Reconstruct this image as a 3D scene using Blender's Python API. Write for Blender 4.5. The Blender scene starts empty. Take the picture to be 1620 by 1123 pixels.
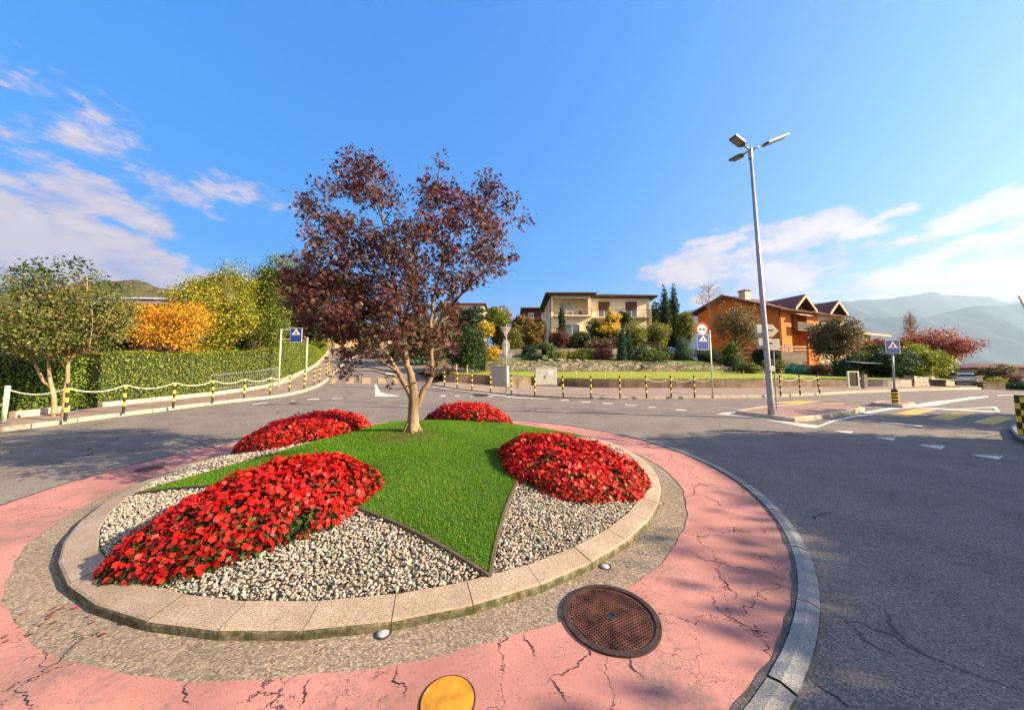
HAZE = True
import bpy, bmesh, math, random
import numpy as np
from mathutils import Vector, Matrix
random.seed(7)
rng = np.random.default_rng(11)
scene = bpy.context.scene
col = scene.collection
PI = math.pi
# ------------------------------------------------------------------ camera model
FPX = 530.0
PITCH = math.atan(38.5 / FPX)
CAM = np.array([0.0, 0.0, 1.7])
cp, sp_ = math.cos(PITCH), math.sin(PITCH)

def ray(px, py):
    u = (px - 810) / FPX; v = -(py - 561.5) / FPX
    return np.array([u, cp - v * sp_, sp_ + v * cp])
def sstep(a, b, x):
    t = min(1, max(0, (x - a) / (b - a))); return t * t * (3 - 2 * t)
def gz(x, y):
    """height of the road surface: a gentle plane, a hill street at the back, a drop towards the valley on the right"""
    z = 0.0433 * min(y, 70)
    m = 1 - sstep(-5, 4, x)
    t = min(y, 70) - 17.5
    if t > 0 and m > 0:
        z += m * 0.11 * (t if t > 2 else t * t / 4 + (t / 2))
    if x > 30: z -= 0.04 * min(x - 30, 60)
    return z
def P(px, py, Y):
    d = ray(px, py); t = Y / d[1]
    return CAM + d * t
def G(px, py, h=0.0):
    """point of the ground seen at a photo pixel"""
    d = ray(px, py); t0 = 0.5; t = t0
    while t < 400:
        p = CAM + d * t
        if p[2] <= gz(p[0], p[1]) + h: break
        t0 = t; t *= 1.03
    a, b = t0, t
    for _ in range(40):
        m = (a + b) / 2; p = CAM + d * m
        if p[2] <= gz(p[0], p[1]) + h: b = m
        else: a = m
    return CAM + d * b
def px_m(Y):   # metres per photo pixel at depth Y
    return Y / FPX

# ------------------------------------------------------------------ materials
def lin(h):
    h = h.lstrip('#'); r = [int(h[i:i+2], 16) / 255 for i in (0, 2, 4)]
    return tuple((c / 12.92 if c <= 0.04045 else ((c + 0.055) / 1.055) ** 2.4) for c in r) + (1,)
def val(*c):
    return tuple(c) + (1,)
class NT:
    def __init__(self, name):
        self.m = bpy.data.materials.new(name); self.m.use_nodes = True
        self.t = self.m.node_tree; self.n = self.t.nodes; self.l = self.t.links
        self.b = self.n['Principled BSDF']; self.out = self.n['Material Output']
        self.tc = self.n.new('ShaderNodeTexCoord')
    def link(self, a, b): self.l.new(a, b)
    def node(self, t, **k):
        n = self.n.new(t)
        for a, v in k.items(): setattr(n, a, v)
        return n
    def noise(self, scale, detail=3, rough=0.55, vec=None, dist=0):
        n = self.n.new('ShaderNodeTexNoise'); n.inputs['Scale'].default_value = scale
        n.inputs['Detail'].default_value = detail; n.inputs['Roughness'].default_value = rough
        n.inputs['Distortion'].default_value = dist
        self.link(vec if vec else self.tc.outputs['Object'], n.inputs['Vector']); return n.outputs['Fac']
    def vor(self, scale, feature='F1', out='Distance', vec=None):
        n = self.n.new('ShaderNodeTexVoronoi'); n.feature = feature; n.inputs['Scale'].default_value = scale
        self.link(vec if vec else self.tc.outputs['Object'], n.inputs['Vector']); return n.outputs[out]
    def ramp(self, fac, stops, interp='LINEAR'):
        n = self.n.new('ShaderNodeValToRGB'); e = n.color_ramp.elements; n.color_ramp.interpolation = interp
        while len(e) < len(stops): e.new(0.5)
        for i, (p, c) in enumerate(stops):
            e[i].position = p; e[i].color = c if len(c) == 4 else tuple(c) + (1,)
        self.link(fac, n.inputs[0]); return n.outputs[0]
    def mix(self, fac, a, b, mode='MIX'):
        n = self.n.new('ShaderNodeMix'); n.data_type = 'RGBA'; n.blend_type = mode
        for i, v in ((0, fac), (6, a), (7, b)):
            if hasattr(v, 'links') or hasattr(v, 'is_linked'): self.link(v, n.inputs[i])
            else: n.inputs[i].default_value = v
        return n.outputs[2]
    def math(self, op, a, b=None, clamp=False):
        n = self.n.new('ShaderNodeMath'); n.operation = op; n.use_clamp = clamp
        for i, v in ((0, a), (1, b)):
            if v is None: continue
            if hasattr(v, 'is_linked'): self.link(v, n.inputs[i])
            else: n.inputs[i].default_value = v
        return n.outputs[0]
    def bump(self, h, strength=0.3, dist=0.01):
        n = self.n.new('ShaderNodeBump'); n.inputs['Strength'].default_value = strength
        n.inputs['Distance'].default_value = dist
        self.link(h, n.inputs['Height']); self.link(n.outputs[0], self.b.inputs['Normal']); return n
    def set(self, color=None, rough=0.8, metal=0, spec=None):
        if color is not None:
            if hasattr(color, 'is_linked'): self.link(color, self.b.inputs['Base Color'])
            else: self.b.inputs['Base Color'].default_value = color
        if hasattr(rough, 'is_linked'): self.link(rough, self.b.inputs['Roughness'])
        else: self.b.inputs['Roughness'].default_value = rough
        self.b.inputs['Metallic'].default_value = metal
        if spec is not None: self.b.inputs['Specular IOR Level'].default_value = spec
        return self.m
M = {}
def simple(name, color, rough=0.7, metal=0, var=0.12, scale=6, bump=0.0):
    t = NT(name); n = t.noise(scale, 4)
    c2 = tuple(max(0, c * (1 - var * 2)) for c in color[:3]) + (1,)
    c1 = tuple(min(1, c * (1 + var)) for c in color[:3]) + (1,)
    t.set(t.ramp(n, [(0.3, c2), (0.7, c1)]), rough, metal)
    if bump: t.bump(t.noise(scale * 12, 3), bump, 0.01)
    M[name] = t.m; return t.m

def asphalt(name, base, tint, grain=160, cracks=True):
    t = NT(name)
    g = t.vor(grain, 'F1', 'Color'); sep = t.node('ShaderNodeSeparateColor'); t.link(g, sep.inputs[0])
    dark = tuple(b * 0.42 for b in base); lite = tuple(min(1, b * 1.95) for b in base)
    c = t.ramp(sep.outputs[0], [(0.0, dark), (0.35, tuple(b * .85 for b in base)), (0.75, tuple(b * 1.25 for b in base)), (1.0, lite)])
    big = t.noise(0.35, 5, 0.6); c = t.mix(t.math('MULTIPLY', big, 0.5), c, tint)
    med = t.noise(3.0, 4); c = t.mix(t.ramp(med, [(0.35, (0.82,)*3), (0.7, (1.08,)*3)]), val(0, 0, 0), c) if False else c
    st = t.ramp(t.noise(1.3, 5, 0.65), [(0.3, (0.72, 0.72, 0.74)), (0.6, (1.0, 1.0, 1.0))])
    c = t.mix(1.0, c, st, 'MULTIPLY')
    if cracks:
        w = t.node('ShaderNodeVectorMath', operation='ADD'); t.link(t.tc.outputs['Object'], w.inputs[0])
        nn = t.node('ShaderNodeTexNoise'); nn.inputs['Scale'].default_value = 1.6; nn.inputs['Detail'].default_value = 6
        t.link(t.tc.outputs['Object'], nn.inputs['Vector']); t.link(nn.outputs['Color'], w.inputs[1])
        cr = t.vor(0.33, 'DISTANCE_TO_EDGE', 'Distance', w.outputs[0])
        line = t.math('LESS_THAN', cr, 0.0035)
        msk = t.math('GREATER_THAN', t.noise(0.5, 2), 0.53)
        f = t.math('MULTIPLY', line, msk)
        c = t.mix(f, c, val(0.02, 0.02, 0.02))
    t.set(c, 0.92, spec=0.25); t.bump(sep.outputs[1], 0.9, 0.004)
    M[name] = t.m; return t.m
asphalt('asphalt', (0.18, 0.163, 0.148), val(0.215, 0.19, 0.165), 110)
asphalt('asphalt_inner', (0.235, 0.195, 0.148), val(0.22, 0.19, 0.15), 85, False)
asphalt('asphalt_dark', (0.075, 0.078, 0.083), val(0.09, 0.09, 0.09), 110, False)
asphalt('pavement', (0.25, 0.2, 0.165), val(0.28, 0.22, 0.18), 60, False)

def pink_mat():
    t = NT('pink_paint')
    grit = t.vor(120, 'F1', 'Color'); sep = t.node('ShaderNodeSeparateColor'); t.link(grit, sep.inputs[0])
    base = t.ramp(t.noise(1.1, 5, 0.6), [(0.3, (0.37, 0.18, 0.16)), (0.7, (0.50, 0.245, 0.215))])
    base = t.mix(t.math('MULTIPLY', sep.outputs[0], 0.22), base, val(0.33, 0.15, 0.14))
    wear = t.ramp(t.math('ADD', t.math('MULTIPLY', t.noise(1.7, 3), 0.75), t.math('MULTIPLY', t.noise(38, 4), 0.4)),
                  [(0.60, (0,)*3), (0.76, (0.7,)*3)])
    base = t.mix(wear, base, val(0.17, 0.135, 0.12))
    pit = t.math('MULTIPLY', t.math('LESS_THAN', t.vor(55), 0.16), t.math('GREATER_THAN', t.noise(2.5, 4), 0.47)); base = t.mix(pit, base, val(0.10, 0.07, 0.06))
    tr_ = t.ramp(t.noise(0.6, 6, 0.7), [(0.35, (0.74, 0.72, 0.72)), (0.6, (1, 1, 1))]); base = t.mix(1.0, base, tr_, 'MULTIPLY')
    w = t.node('ShaderNodeVectorMath', operation='ADD'); t.link(t.tc.outputs['Object'], w.inputs[0])
    nn = t.node('ShaderNodeTexNoise'); nn.inputs['Scale'].default_value = 4; nn.inputs['Detail'].default_value = 8
    nn.inputs['Roughness'].default_value = 0.6
    sc = t.node('ShaderNodeVectorMath', operation='SCALE'); sc.inputs['Scale'].default_value = 0.45
    t.link(t.tc.outputs['Object'], nn.inputs['Vector']); t.link(nn.outputs['Color'], sc.inputs[0]); t.link(sc.outputs[0], w.inputs[1])
    c1 = t.vor(1.05, 'DISTANCE_TO_EDGE', 'Distance', w.outputs[0]); c2 = t.vor(5.5, 'DISTANCE_TO_EDGE', 'Distance', w.outputs[0])
    wid = t.math('MULTIPLY', t.noise(2.2, 2), 0.013)
    l1 = t.math('LESS_THAN', c1, t.math('SUBTRACT', wid, 0.0035))
    l2 = t.math('MULTIPLY', t.math('LESS_THAN', c2, 0.010), t.math('GREATER_THAN', t.noise(1.5, 3), 0.60))
    ln = t.math('MAXIMUM', l1, t.math('MULTIPLY', l2, 0.75))
    base = t.mix(ln, base, val(0.045, 0.035, 0.03))
    t.set(base, 0.85, spec=0.3)
    h = t.math('SUBTRACT', t.math('MULTIPLY', sep.outputs[1], 0.35), ln)
    t.bump(h, 0.8, 0.004); M['pink'] = t.m
pink_mat()

def granite(name, a, b, moss=False):
    t = NT(name)
    s = t.vor(220, 'F1', 'Color'); sep = t.node('ShaderNodeSeparateColor'); t.link(s, sep.inputs[0])
    c = t.ramp(sep.outputs[0], [(0, tuple(x * 0.55 for x in a)), (0.25, a), (0.8, b), (1, tuple(min(1, x * 1.3) for x in b))])
    c = t.mix(1.0, c, t.ramp(t.noise(2.2, 5, 0.65), [(0.3, (0.72, 0.68, 0.62)), (0.65, (1, 1, 1))]), 'MULTIPLY')
    if moss:
        g = t.node('ShaderNodeNewGeometry'); sn = t.node('ShaderNodeSeparateXYZ'); t.link(g.outputs['True Normal'], sn.inputs[0])
        side = t.math('LESS_THAN', sn.outputs[2], 0.55)
        mn = t.ramp(t.noise(14, 5, 0.7), [(0.3, (0.25,)*3), (0.55, (0.95,)*3)])
        f = t.math('MULTIPLY', side, mn)
        c = t.mix(f, c, val(0.045, 0.055, 0.02))
    t.set(c, 0.85, spec=0.3); t.bump(t.noise(160, 3), 0.4, 0.003); M[name] = t.m
granite('granite_warm', (0.29, 0.24, 0.19), (0.39, 0.33, 0.265), True)
granite('granite_grey', (0.19, 0.21, 0.22), (0.27, 0.29, 0.30), True)
granite('kerb_stone', (0.42, 0.36, 0.29), (0.5, 0.44, 0.36))
def marking(name, c):
    t = NT(name)
    w = t.ramp(t.noise(16, 6, 0.75), [(0.36, (1,)*3), (0.50, (0.08,)*3)])
    t.set(t.mix(w, c, val(0.16, 0.15, 0.14)), 0.75); M[name] = t.m
marking('white_line', val(0.60, 0.57, 0.52)); marking('yellow_line', val(0.60, 0.38, 0.05)); marking('yellow_faded', val(0.42, 0.30, 0.12)); marking('red_line', val(0.5, 0.12, 0.1))
simple('yellow_cap', val(0.50, 0.235, 0.012), 0.75, 0, 0.2, 14, 0.5)

def soil(name, a, b, sc=4):
    t = NT(name); c = t.ramp(t.noise(sc, 6, 0.7), [(0.3, a), (0.7, b)]); t.set(c, 0.95)
    t.bump(t.noise(30, 4), 0.6, 0.03); M[name] = t.m
soil('earth', (0.05, 0.045, 0.03), (0.11, 0.09, 0.06)); soil('bed_soil', (0.07, 0.06, 0.05), (0.16, 0.14, 0.11), 20)
soil('ground_far', (0.05, 0.07, 0.03), (0.1, 0.1, 0.045), 0.2)
def grass_mat(name, stops, fine=90):
    t = NT(name); n = t.math('ADD', t.math('MULTIPLY', t.noise(0.7, 5, 0.6), 0.6), t.math('MULTIPLY', t.noise(fine, 3, 0.6), 0.4))
    t.set(t.ramp(n, stops), 0.9); t.bump(t.noise(fine, 4, 0.7), 0.8, 0.02); M[name] = t.m
grass_mat('turf', [(0.3, (0.025, 0.075, 0.006)), (0.55, (0.045, 0.13, 0.008)), (0.7, (0.09, 0.17, 0.02))])
grass_mat('lawn', [(0.3, (0.12, 0.17, 0.008)), (0.5, (0.2, 0.25, 0.012)), (0.7, (0.28, 0.28, 0.02))], 24)
grass_mat('slope', [(0.3, (0.04, 0.075, 0.012)), (0.5, (0.085, 0.125, 0.02)), (0.7, (0.16, 0.17, 0.045))], 9)

def stonewall(name, a, b, c_, sx=2.2, sz=5.5):
    t = NT(name)
    mp = t.node('ShaderNodeMapping'); mp.inputs['Scale'].default_value = (sx, sx, sz); t.link(t.tc.outputs['Object'], mp.inputs[0])
    v = t.node('ShaderNodeTexVoronoi'); v.inputs['Scale'].default_value = 1; t.link(mp.outputs[0], v.inputs['Vector'])
    sep = t.node('ShaderNodeSeparateColor'); t.link(v.outputs['Color'], sep.inputs[0])
    col_ = t.ramp(sep.outputs[0], [(0.1, a), (0.5, b), (0.9, c_)])
    e = t.vor(1, 'DISTANCE_TO_EDGE', 'Distance', mp.outputs[0]); j = t.ramp(e, [(0.02, (0,)*3), (0.09, (1,)*3)])
    col_ = t.mix(j, val(0.07, 0.06, 0.05), col_)
    col_ = t.mix(1.0, col_, t.ramp(t.noise(1.2, 5), [(0.3, (0.6,)*3), (0.65, (1,)*3)]), 'MULTIPLY')
    t.set(col_, 0.9); t.bump(j, 0.8, 0.04); M[name] = t.m
stonewall('dry_stone', (0.26, 0.23, 0.18), (0.4, 0.36, 0.29), (0.55, 0.5, 0.4))
stonewall('block_stone', (0.3, 0.25, 0.19), (0.42, 0.34, 0.26), (0.5, 0.42, 0.33), 1.3, 4.5)
simple('concrete', val(0.31, 0.27, 0.22), 0.9, 0, 0.22, 1.6, 0.3); simple('concrete_dark', val(0.21, 0.155, 0.11), 0.9, 0, 0.3, 1.2, 0.4)
simple('concrete_pale', val(0.5, 0.42, 0.33), 0.9, 0, 0.15, 2, 0.3)
simple('cream_render', val(0.87, 0.74, 0.52), 0.9, 0, 0.05, 0.8, 0.1); simple('cream_pale', val(0.78, 0.68, 0.5), 0.9, 0, 0.04, 1)
simple('orange_render', val(0.62, 0.165, 0.018), 0.9, 0, 0.07, 0.7, 0.1)
simple('beige_render', val(0.62, 0.48, 0.33), 0.9, 0, 0.06, 1); simple('terracotta_render', val(0.55, 0.24, 0.15), 0.9, 0, 0.08, 1)
simple('dark_red_wall', val(0.08, 0.025, 0.02), 0.9, 0, 0.1, 1); simple('grey_render', val(0.36, 0.3, 0.24), 0.9, 0, 0.08, 1)
def tiles(name, a, b):
    t = NT(name); w = t.node('ShaderNodeTexWave'); w.wave_type = 'BANDS'; w.bands_direction = 'X'; w.inputs['Scale'].default_value = 1.6
    w.inputs['Distortion'].default_value = 0.4
    t.link(t.tc.outputs['Object'], w.inputs['Vector'])
    c = t.ramp(t.math('ADD', t.math('MULTIPLY', t.noise(5, 5), 0.7), t.math('MULTIPLY', w.outputs['Fac'], 0.3)), [(0.3, a), (0.7, b)])
    t.set(c, 0.85); t.bump(w.outputs['Fac'], 0.7, 0.05); M[name] = t.m
tiles('roof_brown', (0.085, 0.036, 0.028), (0.19, 0.08, 0.06)); tiles('roof_dark', (0.035, 0.024, 0.022), (0.08, 0.05, 0.045))
tiles('roof_red', (0.25, 0.07, 0.04), (0.4, 0.14, 0.08))
simple('wood_dark', val(0.05, 0.028, 0.018), 0.8, 0, 0.2, 5); simple('wood_brown', val(0.13, 0.07, 0.035), 0.8, 0, 0.2, 5)
simple('wood_pale', val(0.66, 0.46, 0.28), 0.8, 0, 0.1, 5); simple('wood_rail', val(0.6, 0.4, 0.26), 0.8, 0, 0.12, 5)
simple('white_paint', val(0.78, 0.77, 0.73), 0.5, 0, 0.05, 4); simple('black_paint', val(0.018, 0.018, 0.018), 0.5, 0, 0.2, 8)
simple('yellow_paint', val(0.75, 0.58, 0.03), 0.5, 0, 0.1, 8); simple('sign_blue', val(0.008, 0.05, 0.34), 0.7, 0, 0.04, 3)
simple('sign_red', val(0.38, 0.012, 0.015), 0.7, 0, 0.04, 3); simple('sign_back', val(0.48, 0.46, 0.39), 0.5, 0.0, 0.06, 3)
simple('sign_grey', val(0.38, 0.42, 0.46), 0.5, 0, 0.05, 3)
simple('galvanised', val(0.32, 0.33, 0.37), 0.5, 0.5, 0.1, 4); simple('post_green', val(0.5, 0.62, 0.42), 0.5, 0.1, 0.12, 6)
simple('lamp_dark', val(0.09, 0.085, 0.09), 0.5, 0.3, 0.1, 5); simple('lamp_glass', val(0.28, 0.25, 0.2), 0.3, 0, 0.15, 40)
simple('cabinet_grey', val(0.52, 0.54, 0.5), 0.6, 0, 0.05, 2, 0.1); simple('cabinet_shade', val(0.3, 0.31, 0.32), 0.7, 0, 0.06, 2)  # second grey carries the left cabinet front's shade in its colour
simple('rust', val(0.13, 0.055, 0.032), 0.6, 0.35, 0.45, 9, 0.3); simple('rust_dark', val(0.05, 0.03, 0.026), 0.7, 0.3, 0.3, 12, 0.3)
simple('chain_white', val(0.7, 0.66, 0.55), 0.6, 0, 0.1, 20); simple('shutter_brown', val(0.11, 0.04, 0.03), 0.7, 0, 0.1, 3)
simple('green_tarp', val(0.01, 0.16, 0.09), 0.5, 0, 0.3, 4); simple('tyre', val(0.02, 0.02, 0.02), 0.85)
simple('car_paint', val(0.5, 0.5, 0.53), 0.3, 0.5, 0.02, 2); simple('tail_red', val(0.35, 0.02, 0.02), 0.3)
simple('edging', val(0.09, 0.065, 0.05), 0.8, 0, 0.2, 10); simple('red_grit', val(0.33, 0.21, 0.18), 0.95, 0, 0.4, 45, 0.8)
simple('skin', val(0.5, 0.3, 0.22), 0.6); simple('cloth_dark', val(0.03, 0.035, 0.05), 0.9); simple('cloth_grey', val(0.25, 0.25, 0.26), 0.9)
simple('solar', val(0.55, 0.6, 0.68), 0.25, 0.3, 0.05, 2); simple('cloth_white', val(0.75, 0.74, 0.7), 0.8)
def glass(name, c, rough=0.08):
    t = NT(name); t.set(c, rough, 0, 0.9); M[name] = t.m
glass('window_glass', val(0.10, 0.12, 0.15)); glass('window_pale', val(0.42, 0.46, 0.5), 0.15); glass('car_glass', val(0.02, 0.025, 0.03), 0.05)
glass('stud_glass', val(0.35, 0.37, 0.4), 0.04)
def bark(name, a, b):
    t = NT(name); mp = t.node('ShaderNodeMapping'); mp.inputs['Scale'].default_value = (14, 14, 2.2); t.link(t.tc.outputs['Object'], mp.inputs[0])
    n = t.noise(1, 6, 0.65, mp.outputs[0]); n2 = t.noise(3, 4)
    c = t.ramp(n, [(0.3, a), (0.65, b)]); c = t.mix(1.0, c, t.ramp(n2, [(0.35, (0.6, 0.62, 0.55)), (0.6, (1, 1, 1))]), 'MULTIPLY')
    t.set(c, 0.85); t.bump(n, 0.6, 0.012); M[name] = t.m
bark('bark_maple', (0.09, 0.065, 0.04), (0.34, 0.245, 0.15)); bark('bark_dark', (0.06, 0.045, 0.03), (0.16, 0.12, 0.08)); bark('bark_pale', (0.25, 0.16, 0.09), (0.55, 0.37, 0.23))
def leafmat(name, trans=0.35, rough=0.55):
    t = NT(name); a = t.node('ShaderNodeVertexColor'); a.layer_name = 'Col'
    t.set(a.outputs['Color'], rough, 0, 0.35)
    tr = t.node('ShaderNodeBsdfTranslucent'); t.link(a.outputs['Color'], tr.inputs[0])
    ms = t.node('ShaderNodeMixShader'); ms.inputs[0].default_value = trans
    t.link(t.b.outputs[0], ms.inputs[1]); t.link(tr.outputs[0], ms.inputs[2]); t.link(ms.outputs[0], t.out.inputs[0])
    M[name] = t.m
leafmat('leaf'); leafmat('petal', 0.25, 0.5); leafmat('pebble', 0.0, 0.8); leafmat('blade', 0.3, 0.6)

# ------------------------------------------------------------------ mesh helpers
def tag(o, label=None, cat=None, group=None, kind=None):
    if label: o['label'] = label
    if cat: o['category'] = cat
    if group: o['group'] = group
    if kind: o['kind'] = kind
    return o
def empty(name, loc, label, cat, group=None, rz=0):
    o = bpy.data.objects.new(name, None); col.objects.link(o); o.empty_display_size = 0.2
    o.location = tuple(float(v) for v in loc); o.rotation_euler = (0, 0, rz)
    return tag(o, label, cat, group)
class MB:
    def __init__(self): self.v = []; self.f = []; self.mi = []; self.cur = 0
    def add(self, vs, fs):
        o = len(self.v); self.v += [tuple(float(c) for c in v) for v in vs]
        self.f += [tuple(i + o for i in f) for f in fs]; self.mi += [self.cur] * len(fs); return self
    def box(self, a, b, bas=None):
        x0, y0, z0 = a; x1, y1, z1 = b
        vs = [(x0,y0,z0),(x1,y0,z0),(x1,y1,z0),(x0,y1,z0),(x0,y0,z1),(x1,y0,z1),(x1,y1,z1),(x0,y1,z1)]
        if bas is not None: vs = [bas(*v) for v in vs]
        return self.add(vs, [(0,3,2,1),(4,5,6,7),(0,1,5,4),(1,2,6,5),(2,3,7,6),(3,0,4,7)])
    def tube(self, pts, rad, n=8, cap=True):
        pts = [np.array(p, float) for p in pts]; k = len(pts)
        if not hasattr(rad, '__len__'): rad = [rad] * k
        prev = None; rings = []
        for i, p in enumerate(pts):
            d = pts[min(i+1, k-1)] - pts[max(i-1, 0)]; d = d / (np.linalg.norm(d) + 1e-9)
            a = prev if prev is not None else (np.array([1, 0, 0]) if abs(d[0]) < 0.9 else np.array([0, 1, 0]))
            a = a - d * a.dot(d); a = a / (np.linalg.norm(a) + 1e-9); b = np.cross(d, a); prev = a
            rings.append([p + rad[i] * (math.cos(2*PI*j/n) * a + math.sin(2*PI*j/n) * b) for j in range(n)])
        vs = [v for r in rings for v in r]; fs = []
        for i in range(k - 1):
            for j in range(n):
                j2 = (j + 1) % n; fs.append((i*n+j, i*n+j2, (i+1)*n+j2, (i+1)*n+j))
        if cap: fs.append(tuple(range(n-1, -1, -1))); fs.append(tuple((k-1)*n + j for j in range(n)))
        return self.add(vs, fs)
    def prism(self, poly, z0, z1):
        """poly: list of xy (ccw); z0/z1 numbers or functions of x,y"""
        n = len(poly); f0 = z0 if callable(z0) else (lambda x, y: z0); f1 = z1 if callable(z1) else (lambda x, y: z1)
        vs = [(x, y, f0(x, y)) for x, y in poly] + [(x, y, f1(x, y)) for x, y in poly]
        fs = [tuple(range(n-1, -1, -1)), tuple(range(n, 2*n))] + [(i, (i+1) % n, n + (i+1) % n, n + i) for i in range(n)]
        return self.add(vs, fs)
    def slab(self, poly3, thick):
        """flat polygon given by 3-D points, extruded along its own normal"""
        p = [np.array(q, float) for q in poly3]; nrm = np.cross(p[1]-p[0], p[2]-p[0]); nrm /= np.linalg.norm(nrm)
        n = len(p); q = [a - nrm * thick for a in p]
        return self.add(p + q, [tuple(range(n)), tuple(range(2*n-1, n-1, -1))] + [(i, n+i, n+(i+1) % n, (i+1) % n) for i in range(n)])
    def sphere(self, c, r, n=12, m=8):
        r = r if hasattr(r, '__len__') else (r, r, r); vs = []; fs = []
        for i in range(m + 1):
            th = PI * i / m
            for j in range(n):
                a = 2*PI*j/n; vs.append((c[0]+r[0]*math.sin(th)*math.cos(a), c[1]+r[1]*math.sin(th)*math.sin(a), c[2]+r[2]*math.cos(th)))
        for i in range(m):
            for j in range(n):
                j2 = (j+1) % n; fs.append((i*n+j, (i+1)*n+j, (i+1)*n+j2, i*n+j2))
        return self.add(vs, fs)
    def build(self, name, mat, parent=None, local=False, smooth=False, bevel=0, mats=None):
        me = bpy.data.meshes.new(name); vs = self.v
        if parent is not None and not local:
            L = np.array(parent.location); rz = parent.rotation_euler.z; c, s = math.cos(-rz), math.sin(-rz)
            vs = [((x-L[0])*c - (y-L[1])*s, (x-L[0])*s + (y-L[1])*c, z-L[2]) for x, y, z in vs]
        me.from_pydata(vs, [], self.f); me.validate()
        for m_ in (mats or [mat]): me.materials.append(M[m_] if isinstance(m_, str) else m_)
        if mats and len(me.polygons) == len(self.mi): me.polygons.foreach_set('material_index', self.mi)
        if smooth: me.polygons.foreach_set('use_smooth', [True] * len(me.polygons))
        o = bpy.data.objects.new(name, me); col.objects.link(o)
        if parent is not None: o.parent = parent
        if bevel:
            b = o.modifiers.new('bevel', 'BEVEL'); b.width = bevel; b.segments = 2; b.limit_method = 'ANGLE'
        return o
def thing(name, mb, mat, loc, label, cat, group=None, **k):
    """a top-level thing that is one mesh, its origin at its base"""
    e = type('E', (), {})(); 
    v = mb.v; mb.v = [(a[0]-loc[0], a[1]-loc[1], a[2]-loc[2]) for a in v]
    o = mb.build(name, mat, None, **k); o.location = tuple(float(c) for c in loc); return tag(o, label, cat, group)
def structure(o): o['kind'] = 'structure'; return o
def copy_tree(o, loc, label=None, rz=None):
    c = o.copy(); col.objects.link(c); c.location = tuple(float(v) for v in loc)
    if rz is not None: c.rotation_euler = (0, 0, rz)
    if label: c['label'] = label
    for ch in list(o.children):
        d = ch.copy(); col.objects.link(d); d.parent = c
        for g in list(ch.children):
            e = g.copy(); col.objects.link(e); e.parent = d
    return c
def np_mesh(name, V, F, mat, colors=None, parent=None, smooth=False):
    """V (n,3) world, F (m,k) equal sized faces, colors (m,3) one per face"""
    V = np.asarray(V, np.float32).copy()
    if parent is not None:
        V -= np.array(parent.location, np.float32)
    me = bpy.data.meshes.new(name); m, k = F.shape
    me.vertices.add(len(V)); me.vertices.foreach_set('co', V.ravel())
    me.loops.add(m * k); me.loops.foreach_set('vertex_index', F.astype(np.int32).ravel())
    me.polygons.add(m); me.polygons.foreach_set('loop_start', np.arange(0, m * k, k, dtype=np.int32))
    me.update(calc_edges=True)
    if smooth: me.polygons.foreach_set('use_smooth', np.ones(m, bool))
    if colors is not None:
        a = me.color_attributes.new('Col', 'FLOAT_COLOR', 'CORNER')
        c = np.concatenate([colors, np.ones((m, 1))], 1).repeat(k, axis=0).astype(np.float32)
        a.data.foreach_set('color', c.ravel())
    me.materials.append(M[mat])
    o = bpy.data.objects.new(name, me); col.objects.link(o)
    if parent is not None: o.parent = parent
    return o
def unit(a): return a / (np.linalg.norm(a, axis=-1, keepdims=True) + 1e-9)
LEAF = (np.array([(0, 0, 0), (0.32, 0.45, 0.10), (0, 1, -0.06), (-0.32, 0.45, 0.10)], float), np.array([(0, 1, 2, 3)]))
NEEDLE = (np.array([(0, 0, 0), (0.14, 0.4, 0.03), (0, 1, 0), (-0.14, 0.4, 0.03)], float), np.array([(0, 1, 2, 3)]))
def maple_leaf():
    v = [(0, 0.12, 0)]; tips = [(-75, .62), (-38, .9), (0, 1.05), (38, .9), (75, .62)]
    ns = [(-110, .16), (-56, .3), (-19, .34), (19, .34), (56, .3), (110, .16)]
    for a, r in ns: v.append((math.sin(math.radians(a))*r, 0.12 + math.cos(math.radians(a))*r, 0.04))
    for a, r in tips: v.append((math.sin(math.radians(a))*r, 0.12 + math.cos(math.radians(a))*r, -0.10*r))
    return np.array(v), np.array([(0, 1+i, 7+i, 2+i) for i in range(5)])
MAPLE = maple_leaf()
def blossom():
    v = [(0, 0, -0.08)]; f = []
    for i in range(5):
        a = 2*PI*i/5
        for da, r, z in ((-0.60, .80, .12), (0, 1.0, .04 - .07*(i % 2)), (0.60, .80, .12)):
            v.append((math.cos(a+da)*r, math.sin(a+da)*r, z))
        f.append((0, 1+3*i, 2+3*i, 3+3*i))
    return np.array(v), np.array(f)
BLOSSOM = blossom()
def scatter(tmpl, pos, normal, size, colors, updir=None, spin=True):
    """instances of tmpl: local z -> normal, local y -> updir"""
    T, F = tmpl; n = len(pos); z = unit(normal)
    if updir is None: updir = rng.normal(size=(n, 3))
    y = updir - z * (updir * z).sum(1, keepdims=True); y = unit(y); x = np.cross(y, z)
    s = size[:, None, None]
    V = pos[:, None, :] + s * (T[None, :, 0:1] * x[:, None, :] + T[None, :, 1:2] * y[:, None, :] + T[None, :, 2:3] * z[:, None, :])
    Fa = (F[None] + (np.arange(n) * len(T))[:, None, None]).reshape(-1, F.shape[1])
    return V.reshape(-1, 3), Fa, colors.repeat(len(F), axis=0)
def palette(cols, n, var=0.25, clump=None):
    c = np.array([x[:3] for x in cols]); i = rng.integers(0, len(c), n) if clump is None else clump % len(c)
    out = c[i] * (1 + rng.normal(0, var, (n, 1))); out *= 1 + rng.normal(0, 0.06, (n, 3))
    return np.clip(out, 0.001, 0.95)
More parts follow.
